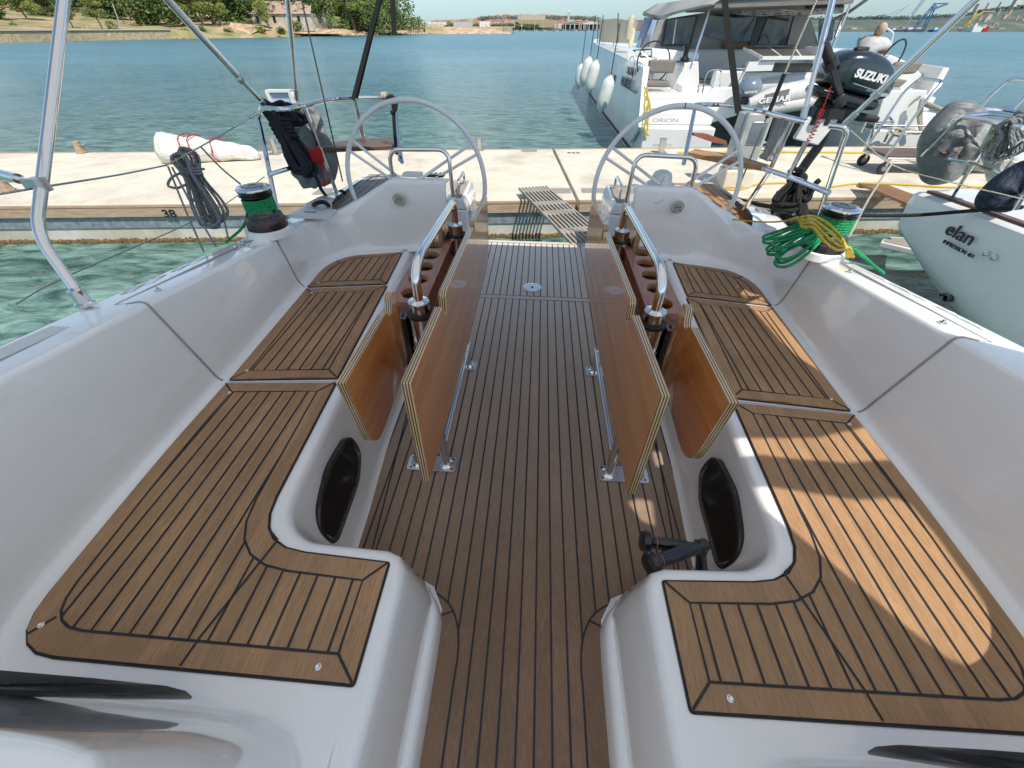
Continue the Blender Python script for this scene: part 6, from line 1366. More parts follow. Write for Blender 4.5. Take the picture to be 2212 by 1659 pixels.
def earth(name, stops, sc=.12):
    t = NT(name); n = t.noise(t.co(), sc, 7, .7, .4); t.set('Base Color', t.ramp(n, stops)); t.set('Roughness', .95); t.bump(n, .6, .6); return t.m
M['land'] = earth('dry ground', [(.32, (.10, .11, .04)), (.46, (.26, .24, .10)), (.56, (.42, .30, .17)), (.7, (.50, .42, .28))])
M['rockshore'] = earth('ochre rock shore', [(.3, (.20, .13, .08)), (.5, (.52, .36, .22)), (.7, (.66, .55, .42))], .5)
def stonewall(name, c, sc=1.0):
    t = NT(name); co = t.co(); b = t.n('TexVoronoi', {'Vector': co, 'Scale': .9*sc}); n = t.noise(co, 1.5*sc, 5, .7)
    c1_ = t.mix(t.ramp(n, [(.35, (0, 0, 0)), (.7, (1, 1, 1))]), tuple(v*.62 for v in c), c); t.set('Base Color', t.mix(t.ramp(b, [(.05, (.5, .5, .5)), (.3, (0, 0, 0))]), c1_, tuple(v*1.15 for v in c))); t.set('Roughness', .9); t.bump(n, .2); return t.m
M['quaystone'] = stonewall('ochre quay stone', (.56, .44, .27)); M['fortstone'] = stonewall('fort stone', (.46, .38, .27), .35)
def clumps(lobes, n, size, seed=0, jit=1.0):
    """many small leaf-sized faces through the volume of the lobes: (centre, radii)"""
    rs = random.Random(seed); mb = MB(); tot = sum(r[0]*r[1]*r[2] for c, r in lobes)
    for c, r in lobes:
        for i in range(max(6, int(n*r[0]*r[1]*r[2]/tot))):
            while True:
                p = V((rs.uniform(-1, 1), rs.uniform(-1, 1), rs.uniform(-1, 1)))
                if p.length < 1: break
            p = p.normalized()*(p.length**.45) if p.length > 1e-3 else p
            p = V((c[0]+p.x*r[0], c[1]+p.y*r[1], c[2]+p.z*r[2])); s_ = size*rs.uniform(.6, 1.5)
            a = V((rs.gauss(0, 1), rs.gauss(0, 1), rs.gauss(0, .6))).normalized(); b = a.orthogonal().normalized()
            mb.add([p-a*s_, p-b*s_*.6, p+a*s_, p+b*s_*.6], [(0, 1, 2, 3)])
    return mb
def lobes_for(kind, rs):
    L = []
    if kind == 'pine':
        for k in range(9): a = rs.uniform(0, 6.28); d = rs.uniform(.1, .95); L.append(((d*cos(a)*1.5, d*sin(a)*1.2, rs.uniform(2.1, 3.9)-d*.5), (rs.uniform(.55, 1.0), rs.uniform(.5, .9), rs.uniform(.3, .55))))
    elif kind == 'oak':
        for k in range(11): a = rs.uniform(0, 6.28); d = rs.uniform(.0, 1.1); L.append(((d*cos(a)*1.2, d*sin(a), rs.uniform(1.0, 3.6)), (rs.uniform(.6, 1.1), rs.uniform(.6, 1.0), rs.uniform(.5, .9))))
    elif kind == 'cypress':
        for k in range(8): L.append(((rs.uniform(-.25, .25), 0, .5+k*.48), (.95-.08*k if k > 2 else .75+.1*k, .8, .55)))
    else:
        for k in range(6): L.append(((rs.uniform(-.9, .9), rs.uniform(-.4, .4), rs.uniform(.3, .9)), (rs.uniform(.4, .8), .5, rs.uniform(.3, .6))))
    return L
protos = {}
def tree(kind, mat, px, base_y, top_y, Y, lab, g, wscale=1.0, var=0, name=None, lean=0):
    key = (kind, mat, var)
    H0 = {'pine': 4.1, 'oak': 4.2, 'cypress': 4.4, 'shrub': 1.35}[kind]
    b = wy(px, base_y, Y); tp = wy(px, top_y, Y); s_ = (tp.z-b.z)/H0; nm = name or {'pine': 'pine_tree', 'oak': 'broadleaf_tree', 'cypress': 'cypress_tree', 'shrub': 'shrub'}[kind]
    t = thing(nm, lab, 'tree' if kind != 'shrub' else 'shrub', b, g); t.scale = (s_*wscale, s_*wscale, s_); t.rotation_euler = (0, radians(lean), random.uniform(-.5, .5))
    if key not in protos:
        rs = random.Random(hash(kind)%97 if False else {'pine': 5, 'oak': 9, 'cypress': 13, 'shrub': 17}[kind]+var*31); lb = lobes_for(kind, rs)
        cr = clumps(lb, {'pine': 2600, 'oak': 3600, 'cypress': 3200, 'shrub': 700}[kind], .085, var+3).build('crown', mat, t, weld=False, fixn=False)
        tr = None
        if kind != 'shrub':
            mb = MB(); hh = 2.6 if kind == 'pine' else 1.6; mb.tube(smooth([(0, 0, -.3), (.06, 0, hh*.4), (-.05, .02, hh*.75), (.05, 0, hh)], 4), [.13-.07*i/12 for i in range(13)], 7)
            for k in range(5): c, r = lb[k]; mb.tube([(.0, 0, hh*(.55+.08*k)), (c[0]*.5, c[1]*.5, (c[2]+hh*.7)/2), (c[0]*.9, c[1]*.9, c[2])], [.06, .045, .02], 6)
            tr = mb.build('trunk', 'bark', t)
        protos[key] = (cr.data, tr.data if tr else None)
    else:
        a, b_ = protos[key]; o = bpy.data.objects.new('crown', a); col.objects.link(o); o.parent = t
        if b_: o = bpy.data.objects.new('trunk', b_); col.objects.link(o); o.parent = t
    return t
random.seed(21)
# land strip on the left: rows from the water's edge inland
sh = [(-260, 97), (-80, 94.5), (0, 93), (190, 88), (375, 84), (470, 82.5), (560, 81), (730, 77), (800, 75), (865, 74), (960, 73.3)]
land = []
for i, (x, y) in enumerate(sh):
    p = wz(x, y, WL_Z); d = V((p.x, p.y, 0)).normalized(); wall = x <= 376; k = p.length
    land.append([p+V((0, 0, -.3)), V((p.x, p.y, 1.05 if wall else -.2))+d*(.8 if wall else 1.5), V((p.x, p.y, 1.12 if wall else .7))+d*6, V((p.x, p.y, 1.35 if wall else 2.0))+d*15, V((p.x, p.y, 2.0 if wall or x > 860 else 3.0))+d*32, V((p.x, p.y, 4.0 if x < 860 else 1.6))+d*60, V((p.x, p.y, 10.0 if x < 860 else .5))+d*140])
R2 = []
for i in range(len(land)-1):
    for k in range(5): R2.append([a.lerp(b, k/5)+(V((0, 0, .25*noise.noise(a.lerp(b, k/5)*.3))) if j > 0 else V((0, 0, 0))) for j, (a, b) in enumerate(zip(land[i], land[i+1]))])
R2.append(land[-1]); mb = MB(); mb.loft(R2); o = mb.build('shore_land', 'land', sharp=80); o['kind'] = 'structure'
# stone quay wall
mb = MB(); pts = [wz(x, y, WL_Z) for x, y in sh if x <= 376]; rows = []
for i in range(len(pts)-1):
    for k in range(4): p = pts[i].lerp(pts[i+1], k/4); rows.append(p)
rows.append(pts[-1]); R3 = [[V((p.x, p.y, -.9)), V((p.x*1.001, p.y*1.001, 1.05)), V((p.x*1.004, p.y*1.004, 1.06)), V((p.x*1.02, p.y*1.02, 1.08))] for p in rows]; mb.loft(R3)
qw = single('quay_wall', mb, 'quaystone', 'long low ochre stone quay wall along the far shore', 'wall', None, False)
M['coping'] = paint('pale coping', (.60, .52, .38), .9); mb = MB(); mb.loft([[V((p.x*.999, p.y*.999, 1.02)), V((p.x*.999, p.y*.999, 1.2)), V((p.x*1.008, p.y*1.008, 1.2)), V((p.x*1.008, p.y*1.008, 1.08))] for p in rows]); o = mb.build('coping', 'coping', qw); o.matrix_parent_inverse = Matrix.Translation(-qw.location)
# rocky edge
mb = MB(); rs = random.Random(5)
for i in range(1500):
    t_ = rs.random(); x = 360+t_*620; y = 84-(x-375)*(11/590) if x > 375 else 84; p = wz(x, y, WL_Z); d = V((p.x, p.y, 0)).normalized(); p = p+d*rs.uniform(-.5, 6)*rs.random(); s_ = rs.uniform(.12, .5); z = max(0, (p-wz(x, y, WL_Z)).length*.16)
    mb.ell((p.x, p.y, -.62+z), (s_, s_*.8, s_*.55), Matrix.Rotation(rs.random()*3, 3, 'Z') @ Matrix.Rotation(rs.random(), 3, 'X'), 6, 4)
o = mb.build('shore_rocks', 'rockshore', sharp=20, weld=False); o['kind'] = 'stuff'; o['label'] = 'ochre rocks and boulders strewn along the far waterline'; o['category'] = 'rocks'
q = [wz(x, y, WL_Z) for x, y in ((520, 81.7), (640, 79), (800, 75.5))]; 
mb = MB()
for x0, x1, y_, hh, Yk in ((560, 760, 63, 1.5, 176), (420, 560, 62, 2.6, 158), (640, 880, 66, 1.2, 212)):
    n = 16; rw = [[], [], []]
    for i in range(n+1): x = x0+(x1-x0)*i/n; p = wy(x, 60, Yk); h_ = hh*(.4+.6*sin(pi*i/n))*(1+.3*noise.noise(V((i*.5, Yk, 0)))); rw[0].append(V((p.x, p.y-6, 0))); rw[1].append(V((p.x, p.y, h_))); rw[2].append(V((p.x, p.y+8, h_*.9)))
    mb.loft(rw)
o = mb.build('ochre_bank', 'rockshore', sharp=80, weld=False); o['kind'] = 'structure'
# woods behind
G1 = 'trees on the far wooded shore'
lobw = []
for i in range(70): x = -60+i*13.4+random.uniform(-8, 8); Yk = random.uniform(150, 200)+max(0, x-500)*.12; p = wy(x, 60, Yk); lobw.append(((p.x, p.y, random.uniform(2, 11)), (random.uniform(4, 8), 5, random.uniform(2.5, 5))))
for i in range(60): x = 560+i*5.6+random.uniform(-4, 4); Yk = random.uniform(205, 250); p = wy(x, 60, Yk); hm = 14 if x < 840 else 14*(900-x)/60; lobw.append(((p.x, p.y, random.uniform(2, max(2.5, hm))), (random.uniform(4, 8), 5, random.uniform(2.5, 5) if x < 840 else 2)))
for i in range(46): x = -60+i*14; Yk = random.uniform(170, 190); p = wy(x, 60, Yk); lobw.append(((p.x, p.y, random.uniform(9, 16)), (random.uniform(5, 9), 5, random.uniform(3.5, 5))))
wo = clumps(lobw, 62000, .42, 8).build('woods', 'leaf_dark', weld=False, fixn=False); wo['kind'] = 'stuff'; wo['label'] = 'dense dark woodland filling the far shore behind the separate trees'; wo['category'] = 'woods'
T = [('oak', 'leaf_dark', 10, 62, -60, 128, 1.1, 0, 'dark spreading tree at the left picture edge of the shore'),
 ('shrub', 'leaf_light', 36, 69, 48, 120, 1.0, 0, 'pale round silvery bush low beside a leaning trunk'),
 ('pine', 'leaf_olive', 70, 63, -30, 135, 1.0, 0, 'bright pine just left of the thick bent steel leg'),
 ('pine', 'leaf_olive', 160, 63, 6, 122, 1.1, 1, 'young pine with pale stakes right of the bent steel leg'),
 ('oak', 'leaf_dark', 120, 62, -40, 150, 1.2, 1, 'tall dark tree behind the bent steel leg'),
 ('pine', 'leaf_olive', 222, 64, -2, 124, 1.1, 2, 'light green young pine on the lawn above the quay wall'),
 ('shrub', 'leaf_light', 253, 66, 40, 126, .9, 1, 'small light green bush by a slanting pole'),
 ('oak', 'leaf_dark', 262, 61, -50, 160, 1.3, 0, 'dark mass of a tall tree over the ochre bank'),
 ('oak', 'leaf_olive', 330, 60, -30, 158, 1.3, 2, 'wide olive green tree above the start of the ochre bank'),
 ('pine', 'leaf_olive', 385, 66, -30, 150, 1.1, 0, 'pine leaning left of the slanting bimini strut'),
 ('pine', 'leaf_olive', 440, 62, -35, 152, 1.2, 1, 'tall pine with two bare trunks right of the slanting strut'),
 ('pine', 'leaf_olive', 480, 63, -20, 156, 1.0, 2, 'pine with leaning trunk before the ruined house'),
 ('oak', 'leaf_dark', 530, 60, -50, 185, 1.2, 1, 'dark tree left of the ruined house'),
 ('oak', 'leaf_olive', 580, 58, -16, 166, .85, 0, 'bright green tree standing against the ruined house wall'),
 ('cypress', 'leaf_dark', 684, 53, -45, 178, 1.15, 0, 'dense dark conical tree covering the ruined house corner'),
 ('oak', 'leaf_dark', 640, 58, -60, 215, 1.2, 2, 'dark tree far behind the ruined house'),
 ('shrub', 'leaf_light', 735, 64, 36, 185, 1.2, 2, 'light green bushes right of the dense conical tree'),
 ('pine', 'leaf_olive', 765, 66, -35, 205, 1.2, 1, 'large pine left of the black webbing strap'),
 ('oak', 'leaf_olive', 800, 68, -12, 208, 1.1, 2, 'rounded olive pine directly behind the black strap'),
 ('pine', 'leaf_olive', 838, 68, -20, 215, 1.1, 0, 'last tall pine before the white stone blocks'),
 ('oak', 'leaf_olive', 862, 68, 12, 222, .7, 0, 'lower pine at the end of the wood'),
 ('oak', 'leaf_olive', 892, 60, 38, 250, .9, 1, 'small bright tree behind the white stone blocks'),
 ('shrub', 'leaf_dark', 548, 66, 42, 168, 1.3, 2, 'dark shrub against the left corner of the ruined house'),
 ('shrub', 'leaf_olive', 640, 68, 46, 168, 1.5, 0, 'olive shrub below the ruined house windows'),
 ('shrub', 'leaf_olive', 560, 74, 55, 158, 1.4, 0, 'green bush on the rocky shore under the ruined house'),
 ('shrub', 'leaf_dark', 500, 76, 58, 150, 1.2, 1, 'dark bush on the rocky shore left of the house'),
 ('shrub', 'leaf_dark', 445, 77, 56, 144, 1.3, 2, 'dark bush above the end of the quay wall'),
 ('shrub', 'leaf_olive', 400, 76, 60, 140, 1.2, 0, 'low yellowish bush by the end of the quay wall'),
 ('shrub', 'leaf_dark', 612, 73, 56, 160, 1.3, 1, 'dark low bush below the ruin doorway'),
 ('shrub', 'leaf_olive', 818, 71, 55, 208, 1.3, 2, 'shore bush under the pines by the strap end'),
 ('oak', 'leaf_dark', 505, 62, -30, 176, 1.3, 0, 'dark tree over the upper end of the ochre bank'),
 ('oak', 'leaf_olive', 412, 62, -40, 170, 1.2, 1, 'olive tree behind the slanting bimini strut'),
 ('pine', 'leaf_olive', 712, 62, -50, 196, 1.1, 2, 'pine rising right of the dense conical tree'),
 ('shrub', 'leaf_dark', 660, 72, 50, 174, 1.6, 1, 'dark shrub in front of the dense conical tree'),
 ('shrub', 'leaf_dark', 918, 69, 60, 240, .6, 1, 'small bush left of the fort wall')]
for kd, mt, px_, by_, ty_, Yk, ws, vr, lb_ in T: tree(kd, mt, px_, by_, ty_, Yk, lb_, G1 if kd != 'shrub' else 'bushes on the far shore', ws, vr, lean=random.uniform(-6, 6))
M['stake'] = paint('bleached wood', (.5, .44, .36), .8)
for a, b, l in (((0, 60), (12, 80)), ((54, 58), (70, 72)), ((176, 60), (182, 74)), ((186, 60), (192, 74)), ((236, 10), (262, 66))) and [((-4, 62), (14, 82), 'leaning pale pole at the edge of the lawn'), ((54, 55), (70, 72), 'pale stake beside the silvery bush'), ((176, 56), (184, 73), 'left stake of the young pine'), ((188, 56), (195, 73), 'right stake of the young pine'), ((243, 8), (264, 66), 'tall slanting pole on the shore lawn')]:
    mb = MB(); Yk = 118; mb.tube([wy(*a, Yk), wy(*b, Yk)], .11, 6); single('pole', mb, 'stake', l, 'pole', None, False)
# ruined house
Yh = 172; hx = [wy(x, 40, Yh).x for x in (545, 600, 640, 672)]
M['ruinwall'] = stonewall('pale ruined plaster', (.66, .58, .48), .6); M['ruinroof'] = stonewall('broken tile roof', (.52, .38, .29), .9)
t = thing('ruined_house', 'ruined pale stone house with broken tiled gable roof among trees', 'house', V(((hx[0]+hx[-1])/2, Yh, 1)))
zb, ze, zr = wy(600, 58, Yh).z, wy(600, 29, Yh).z, wy(660, 0, Yh).z
mb = MB(); mb.box(hx[0], hx[3], Yh, Yh+12, zb-1, ze); part(t, mb, 'wall', 'ruinwall')
mb = MB(); mb.loft([[V((hx[0]-.5, Yh-.5, ze-.1)), V((hx[3]+.5, Yh-.5, ze-.1))], [V((hx[0]+2.5, Yh+6, zr)), V((hx[3]-1, Yh+6, zr))], [V((hx[0]-.5, Yh+12.5, ze)), V((hx[3]+.5, Yh+12.5, ze))]]); part(t, mb, 'roof', 'ruinroof')
for x in (556, 574, 592, 628, 645): a = wy(x, 40, Yh).x; mb = MB(); mb.box(a-.45, a+.45, Yh-.06, Yh+.2, zb+1.0, zb+2.6); part(t, mb, 'window', 'blackmatt')
# white stone blocks, fort
for i in range(8):
    for j in range(2):
        x0 = 878+i*10.2+(j*3); x1 = x0+9.6; Yk = 262; a, b = wy(x0, 61-j*7, Yk), wy(x1, 54.5-j*7, Yk); mb = MB(); mb.box(a.x, b.x, Yk, Yk+4, a.z, b.z-.05)
        if (i, j) in ((0, 1),): continue
        M.setdefault('whiteblock', paint('white stone block', (.66, .64, .60), .9, nz=.1, sc=.5)); single('stone_block', mb, 'whiteblock', 'white stone block in the stacked double row behind the fort', 'block', 'white stone blocks stacked on the far point', False, bevel=.1)
a, b = wy(962, 72.4, 268), wy(1086, 57.5, 268); mb = MB(); n = 20; rw = [[], [], []]
for i in range(n+1): x = a.x+(b.x-a.x)*i/n; h_ = b.z-.35*(i/n)+.3*noise.noise(V((i*.7, 3, 1))); rw[0].append(V((x, 266, -1))); rw[1].append(V((x, 267, h_))); rw[2].append(V((x, 285, h_)))
mb.loft(rw); single('fort_wall', mb, 'fortstone', 'long crumbling stone fort wall on the far point', 'wall', None, False)
a, b = wy(1088, 72.4, 267), wy(1104.5, 57.5, 267); mb = MB(); mb.box(a.x, b.x, 265, 280, -1, b.z); single('fort_bastion', mb, 'fortstone', 'square stone bastion ending the fort wall', 'bastion', None, False, bevel=.3)
mb = MB(); a, b = wy(1036, 60, 300), wy(1058, 46, 300); mb.box(a.x, b.x, 300, 306, 0, b.z); mb.box(wy(1052, 60, 300).x, b.x, 299, 303, 0, b.z-.8); single('pale_tower', mb, 'whiteblock', 'pale roofless stone block building behind the fort wall', 'building', None, False)
pl_ = [wz(x, y, WL_Z) for x, y in ((860, 74), (960, 73.2), (1104, 72.6))]; mb = MB(); mb.loft([[p+V((0, 0, -.3)), V((p.x, p.y+4, .1)), V((p.x, p.y+14, 1.6)), V((p.x, p.y+60, 2.0))] for p in pl_]); o = mb.build('point_land', 'rockshore', sharp=80); o['kind'] = 'structure'
# ---- town across the bay
rs = random.Random(12); Yc = 560; GT = 'small houses of the far town'
def bmat(name, c, wc=(.16, .15, .15)):
    t = NT(name); tc = t.n('TexCoord'); x = t.n('SeparateXYZ', {0: tc.outputs['Object']}); fx = t.math('FRACT', t.math('MULTIPLY', x.outputs[0], .62)); fz = t.math('FRACT', t.math('MULTIPLY', x.outputs[2], .75))
    wn = t.math('MULTIPLY', t.math('MULTIPLY', t.math('GREATER_THAN', fx, .62), t.math('GREATER_THAN', fz, .35)), t.math('LESS_THAN', fz, .8)); oi = t.n('ObjectInfo')
    k = t.n('MapRange', {0: oi.outputs['Random'], 3: .8, 4: 1.15}); cc = t.mix(1.0, c, t.n('CombineColor', {0: k, 1: k, 2: k}), 'MULTIPLY')
    t.set('Base Color', t.mix(t.math('MULTIPLY', wn, .7), cc, wc)); t.set('Roughness', .9); return t.m
WM = [bmat('cream render', (.52, .47, .39)), bmat('white render', (.60, .58, .55)), bmat('ochre render', (.50, .38, .24)), bmat('pink render', (.48, .33, .27))]
RM = [paint('terracotta roof', (.40, .19, .13), .9, nz=.2, sc=.5), paint('brown roof', (.33, .22, .17), .9)]; M['greenroof'] = paint('green shed roof', (.10, .24, .19), .6); M['whiteroof'] = paint('white shed roof', (.60, .60, .58), .6)
CN = ['cream', 'white', 'ochre', 'pink']
def house(px_, yb, yt, wpx, Yk, mi, ri, lab=None, g=GT, flat=False, nm='town_house'):
    a, b = wy(px_-wpx/2, yb, Yk), wy(px_+wpx/2, yt, Yk); w_ = b.x-a.x; h_ = b.z-a.z; hr = 0 if flat else h_*.28
    t = thing(nm, lab or 'small %s walled house with %s roof in the far hillside town' % (CN[mi], 'flat' if flat else ('terracotta', 'brown')[ri]), 'house' if nm == 'town_house' else 'building', V(((a.x+b.x)/2, Yk, a.z)), None if lab else g)
    mb = MB(); mb.box(-w_/2, w_/2, 0, w_*.8, -2, h_-hr); mb.build('wall', WM[mi], t)
    if not flat: mb = MB(); mb.loft([[V((-w_*.53, -w_*.05, h_-hr)), V((w_*.53, -w_*.05, h_-hr))], [V((-w_*.4, w_*.4, h_)), V((w_*.4, w_*.4, h_))], [V((-w_*.53, w_*.85, h_-hr)), V((w_*.53, w_*.85, h_-hr))]]); mb.build('roof', RM[ri], t)
    return t
prof = [(900, 50), (940, 47), (985, 46), (1030, 40), (1060, 33), (1100, 31), (1150, 30), (1200, 31), (1240, 34), (1290, 40)]
def top_at(x):
    for (a, b), (c, d) in zip(prof, prof[1:]):
        if a <= x <= c: return b+(d-b)*(x-a)/(c-a)
    return 40
for row, (f, Yk) in enumerate(((1.0, 640), (.8, 620), (.55, 590), (.32, 572))):
    x = 935
    while x < 1290:
        tp = top_at(x); yb = 60-(60-tp)*f*.75; w_ = rs.uniform(7, 12); yt = yb-rs.uniform(5, 8); house(x, yb+3, yt, w_, Yk+rs.uniform(-12, 12), rs.choice([0, 0, 1, 1, 2, 3]), rs.choice([0, 0, 0, 1]), flat=rs.random() < .2); x += w_*rs.uniform(.65, 1.15)
house(1000, 58, 47, 40, 545, 1, 0, 'long white waterfront building left of the town centre', None, True, 'long_building'); house(955, 56, 44, 26, 552, 2, 1, 'ochre building with brown roof beyond the white blocks', None, False, 'long_building')
t = house(1158, 54, 43, 74, 548, 2, 0, 'long beige arcaded hall in the middle of the far town', None, True, 'arcaded_hall')
t = house(1148, 44, 32, 60, 565, 0, 0, 'large pale block above the arcaded hall', None, True, 'hotel_block')
c = wy(1228, 44, 555); ctop = wy(1228, 19, 555); t = thing('bell_tower', 'slim pale bell tower rising above the far town', 'tower', c); mb = MB(); hh = ctop.z-c.z; mb.box(-1.1, 1.1, 0, 2.2, -1, hh*.72); mb.build('shaft', WM[0], t); mb = MB(); mb.loft([[V((a*1.1*k, 1.1+b*1.1*k, z)) for a, b in ((-1, -1), (1, -1), (1, 1), (-1, 1))] for z, k in ((hh*.72, 1.2), (hh*.78, .9), (hh, .05))], closed=True, caps=True); mb.build('spire', WM[1], t)
for x0, x1, yb, yt, mt, lb in ((1212, 1262, 60, 47, 'greenroof', 'green roofed dock shed on the far waterfront'), (1255, 1300, 61, 46, 'whiteroof', 'white roofed dock shed near the catamaran bow'), (1115, 1145, 61, 53, 'whiteroof', 'small white open boat shed below the arcaded hall')):
    a, b = wy(x0, yb, 530), wy(x1, yt, 530); t = thing('dock_shed', lb, 'shed', V(((a.x+b.x)/2, 530, a.z))); w_ = b.x-a.x; h_ = b.z-a.z
    mb = MB(); mb.loft([[V((-w_/2, 0, h_*.6)), V((0, 0, h_)), V((w_/2, 0, h_*.6))], [V((-w_/2, 14, h_*.6)), V((0, 14, h_)), V((w_/2, 14, h_*.6))]]); mb.add([V((-w_/2, 0, h_*.6)), V((0, 0, h_)), V((w_/2, 0, h_*.6))], [(0, 1, 2)]); mb.build('roof', mt, t, fixn=False)
    for k in range(6): mb = MB(); xx = -w_/2+w_*k/5; mb.box(xx-.3, xx+.3, 0.1, .7, -1, h_*.6 if k in (0, 5) else h_*.62); mb.build('post', 'whiteroof', t)
    mb = MB(); mb.box(-w_/2+.5, w_/2-.5, 8, 9, -1, h_*.55); mb.build('back_wall', 'cushion', t)
def belt(x0, x1, yb, yt, Yk, n, size, mat, name, lab, seed, prof_=None):
    rs = random.Random(seed); L = []; x = x0
    while x < x1:
        tp = prof_(x) if prof_ else yt; p, q = wy(x, yb, Yk), wy(x, tp, Yk); h_ = q.z-p.z; L.append(((p.x, p.y+rs.uniform(-8, 8), p.z+h_*.5*rs.uniform(.5, 1)), (h_*rs.uniform(.6, 1.1)+1, 4, h_*.5*rs.uniform(.8, 1.1)+.2))); x += 3.2
    o = clumps(L, n, size, seed).build(name, mat, weld=False, fixn=False); o['kind'] = 'stuff'; o['label'] = lab; o['category'] = 'trees'; return o
belt(1030, 1160, 62, 52, 535, 4500, .8, 'leaf_dark', 'park_trees', 'dark belt of park trees along the far town waterfront', 31)
belt(925, 1040, 60, 50, 560, 3500, .8, 'leaf_dark', 'park_trees', 'dark trees among the houses left of the far town', 32)
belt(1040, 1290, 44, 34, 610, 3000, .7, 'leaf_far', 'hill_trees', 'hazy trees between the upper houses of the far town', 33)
M['quaydark'] = paint('dark waterfront', (.16, .13, .12), .9, nz=.3, sc=.2)
mb = MB(); pp = [wz(x, 66.2, WL_Z) for x in (900, 1105, 1300, 1500)]; mb.loft([[V((p.x, p.y-12, -1)), V((p.x, p.y-12, .0)), V((p.x, p.y+40, .3)), V((p.x, p.y+160, 9))] for p in pp]); o = mb.build('town_ground', 'quaydark', sharp=80); o['kind'] = 'structure'
M['boatwhite'] = paint('white boat', (.7, .7, .68), .4)
for i in range(9):
    x = 1110+i*22+rs.uniform(-6, 6); p = wz(x, 67.3, WL_Z); t = thing('far_boat', 'tiny white boat moored below the far town', 'boat', p, 'tiny white boats on the far waterfront')
    mb = MB(); mb.loft([[V((-2.2, 0, .0)), V((-2.6, -.9, .7)), V((-2.6, .9, .7))], [V((2.2, 0, .0)), V((3.2, -.2, 1.0)), V((3.2, .2, 1.0))]], closed=True, caps=True); mb.build('hull', 'boatwhite', t); mb = MB(); mb.tube([(0, 0, .6), (0, 0, 6.5)], .12, 4); mb.build('mast', 'boatwhite', t)
# ---- hills, shipyard and cranes on the right
def hp_(x):
    P = [(1700, 36), (1835, 35), (1900, 33), (1960, 35), (2010, 31), (2060, 28), (2100, 22), (2135, 14), (2180, 10), (2230, 4), (2330, 0)]
    for (a, b), (c, d) in zip(P, P[1:]):
        if a <= x <= c: return b+(d-b)*(x-a)/(c-a)
    return 35
mb = MB(); rw = []
for i in range(60):
    x = 1690+i*11; p, q = wy(x, 68, 395), wy(x, hp_(x)+4, 520); rw.append([V((p.x, 390, -1)), V((p.x, 398, .5)), V((p.x*1.1, 440, q.z*.35)), V((p.x*1.2, 480, q.z*.7)), q, V((q.x*1.05, 600, q.z*.6))])
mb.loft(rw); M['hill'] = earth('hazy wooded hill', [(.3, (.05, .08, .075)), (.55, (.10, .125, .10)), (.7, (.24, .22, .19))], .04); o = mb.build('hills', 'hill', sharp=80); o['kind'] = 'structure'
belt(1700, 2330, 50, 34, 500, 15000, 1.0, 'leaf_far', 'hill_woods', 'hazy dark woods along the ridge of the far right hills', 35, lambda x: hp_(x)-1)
GS = 'buildings of the far shipyard and hillside'
for i in range(95):
    x = rs.uniform(1835, 2300); f = rs.random(); up = (hp_(x) < 24); yb = 66-f*(66-hp_(x)-10)*(1 if up else .35); house(x, yb+2, yb-rs.uniform(3.5, 7), rs.uniform(9, 20) if yb > 58 else rs.uniform(6, 11), 400+f*70, rs.choice([0, 0, 1, 2]), 1, None, GS, rs.random() < .6, 'yard_building')['label'] = 'hazy building of the far shipyard or the hillside above it'
for x, yb, yt, w_ in ((2120, 18, 8, 18), (2165, 16, 4, 14), (2200, 12, -2, 20), (2140, 14, 6, 12)): house(x, yb, yt, w_, 505, 1, 1, None, 'pale apartment blocks on the far hilltop', True, 'apartment_block')['label'] = 'pale apartment block on the hilltop at the picture edge'
def K5(x, y): return ((3250+x/2.829)/1.8229, (y/2.829)/1.8229)
def crane(name, mat, lab, segs, r):
    base = wy(*K5(*segs[0][0]), 392); t = thing(name, lab, 'crane', V((base.x, base.y, base.z)))
    for i, (a, b) in enumerate(segs):
        p, q = wy(*K5(*a), 392), wy(*K5(*b), 392); mb = MB(); d = (q-p); w_ = r*.9
        mb.tube([p+V((-w_, 0, 0)), q+V((-w_*.6, 0, 0))], r*.33, 5); mb.tube([p+V((w_, 0, 0)), q+V((w_*.6, 0, 0))], r*.33, 5); n = max(3, int(d.length/(r*3)))
        for k in range(n): s_ = -1 if k % 2 else 1; mb.tube([p.lerp(q, k/n)+V((w_*s_, 0, 0)), p.lerp(q, (k+1)/n)+V((-w_*s_, 0, 0))], r*.2, 4)
        part(t, mb, ('tower', 'jib', 'stay', 'hook_arm')[min(i, 3)], mat)
M['cblue'] = paint('blue crane paint', (.03, .13, .30), .6); M['cgrey'] = paint('grey crane paint', (.30, .36, .40), .6); M['cyel'] = paint('yellow crane paint', (.50, .36, .08), .6)
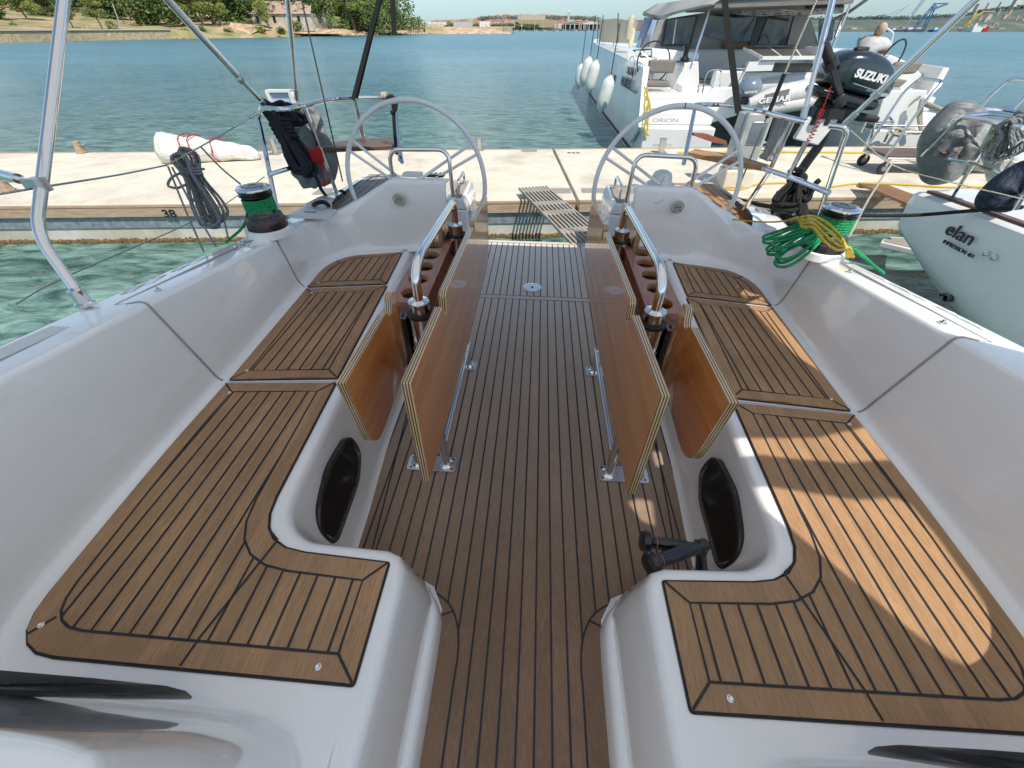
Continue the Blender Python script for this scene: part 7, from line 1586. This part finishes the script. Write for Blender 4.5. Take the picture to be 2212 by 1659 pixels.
crane('harbour_crane', 'cblue', 'big blue harbour crane with bent jib in the far shipyard', [((1090, 330), (1230, 60)), ((1000, 300), (1225, 40)), ((1225, 40), (1360, 38)), ((1180, 110), (1350, 45))], 1.1)
crane('harbour_crane', 'cgrey', 'tall grey harbour crane leaning right, left of the blue one', [((890, 325), (985, 150)), ((960, 160), (1090, -10)), ((985, 150), (1125, -20))], .55)
crane('harbour_crane', 'cgrey', 'lowest grey harbour crane with a long flat jib', [((730, 200), (880, 90)), ((880, 90), (940, 52)), ((650, 185), (880, 85))], .4)
crane('harbour_crane', 'cyel', 'yellow harbour crane under the hilltop town', [((1545, 305), (1670, 185)), ((1670, 185), (1765, 130)), ((1765, 130), (1885, 130)), ((1600, 290), (1700, 150))], .8)
M['shipdark'] = paint('dark ship hull', (.06, .07, .10), .5)
for a, b, hgt, lb, mt in ((730, 880, 1.2, 'long dark barge under the grey crane', 'shipdark'), (900, 1090, 1.4, 'dark ship hull under the blue crane', 'shipdark'), (1200, 1330, 1.3, 'blue hulled ship right of the blue crane', 'cblue'), (1630, 1730, 2.6, 'white ferry superstructure near the yellow crane', 'boatwhite'), (1745, 1800, 2.2, 'small red ship beside the white one', 'rope_red')):
    p, q = wy(*K5(a, 355), 380), wy(*K5(b, 355), 380); mb = MB(); w_ = q.x-p.x; L_ = [V((p.x, 380, -.8)), V((q.x, 380, -.8)), V((q.x+w_*.05, 380, -.7+hgt)), V((p.x-w_*.03, 380, -.7+hgt*.9))]; mb.add(L_+[v+V((0, 5, 0)) for v in L_], [(0, 1, 2, 3), (7, 6, 5, 4), (0, 4, 5, 1), (1, 5, 6, 2), (2, 6, 7, 3), (3, 7, 4, 0)])
    t = thing('far_ship', lb, 'ship', V(((p.x+q.x)/2, 382, -.7))); part(t, mb, 'hull', mt); mb = MB(); mb.box(p.x+w_*.1, p.x+w_*.35, 381, 384, -.7+hgt*.9, -.7+hgt*1.7); part(t, mb, 'superstructure', 'boatwhite')
# ================================================================ set the boat's slight heel
bpy.context.view_layer.update()
for o in BOAT: o.matrix_basis = HEEL @ o.matrix_basis
bpy.context.view_layer.update()
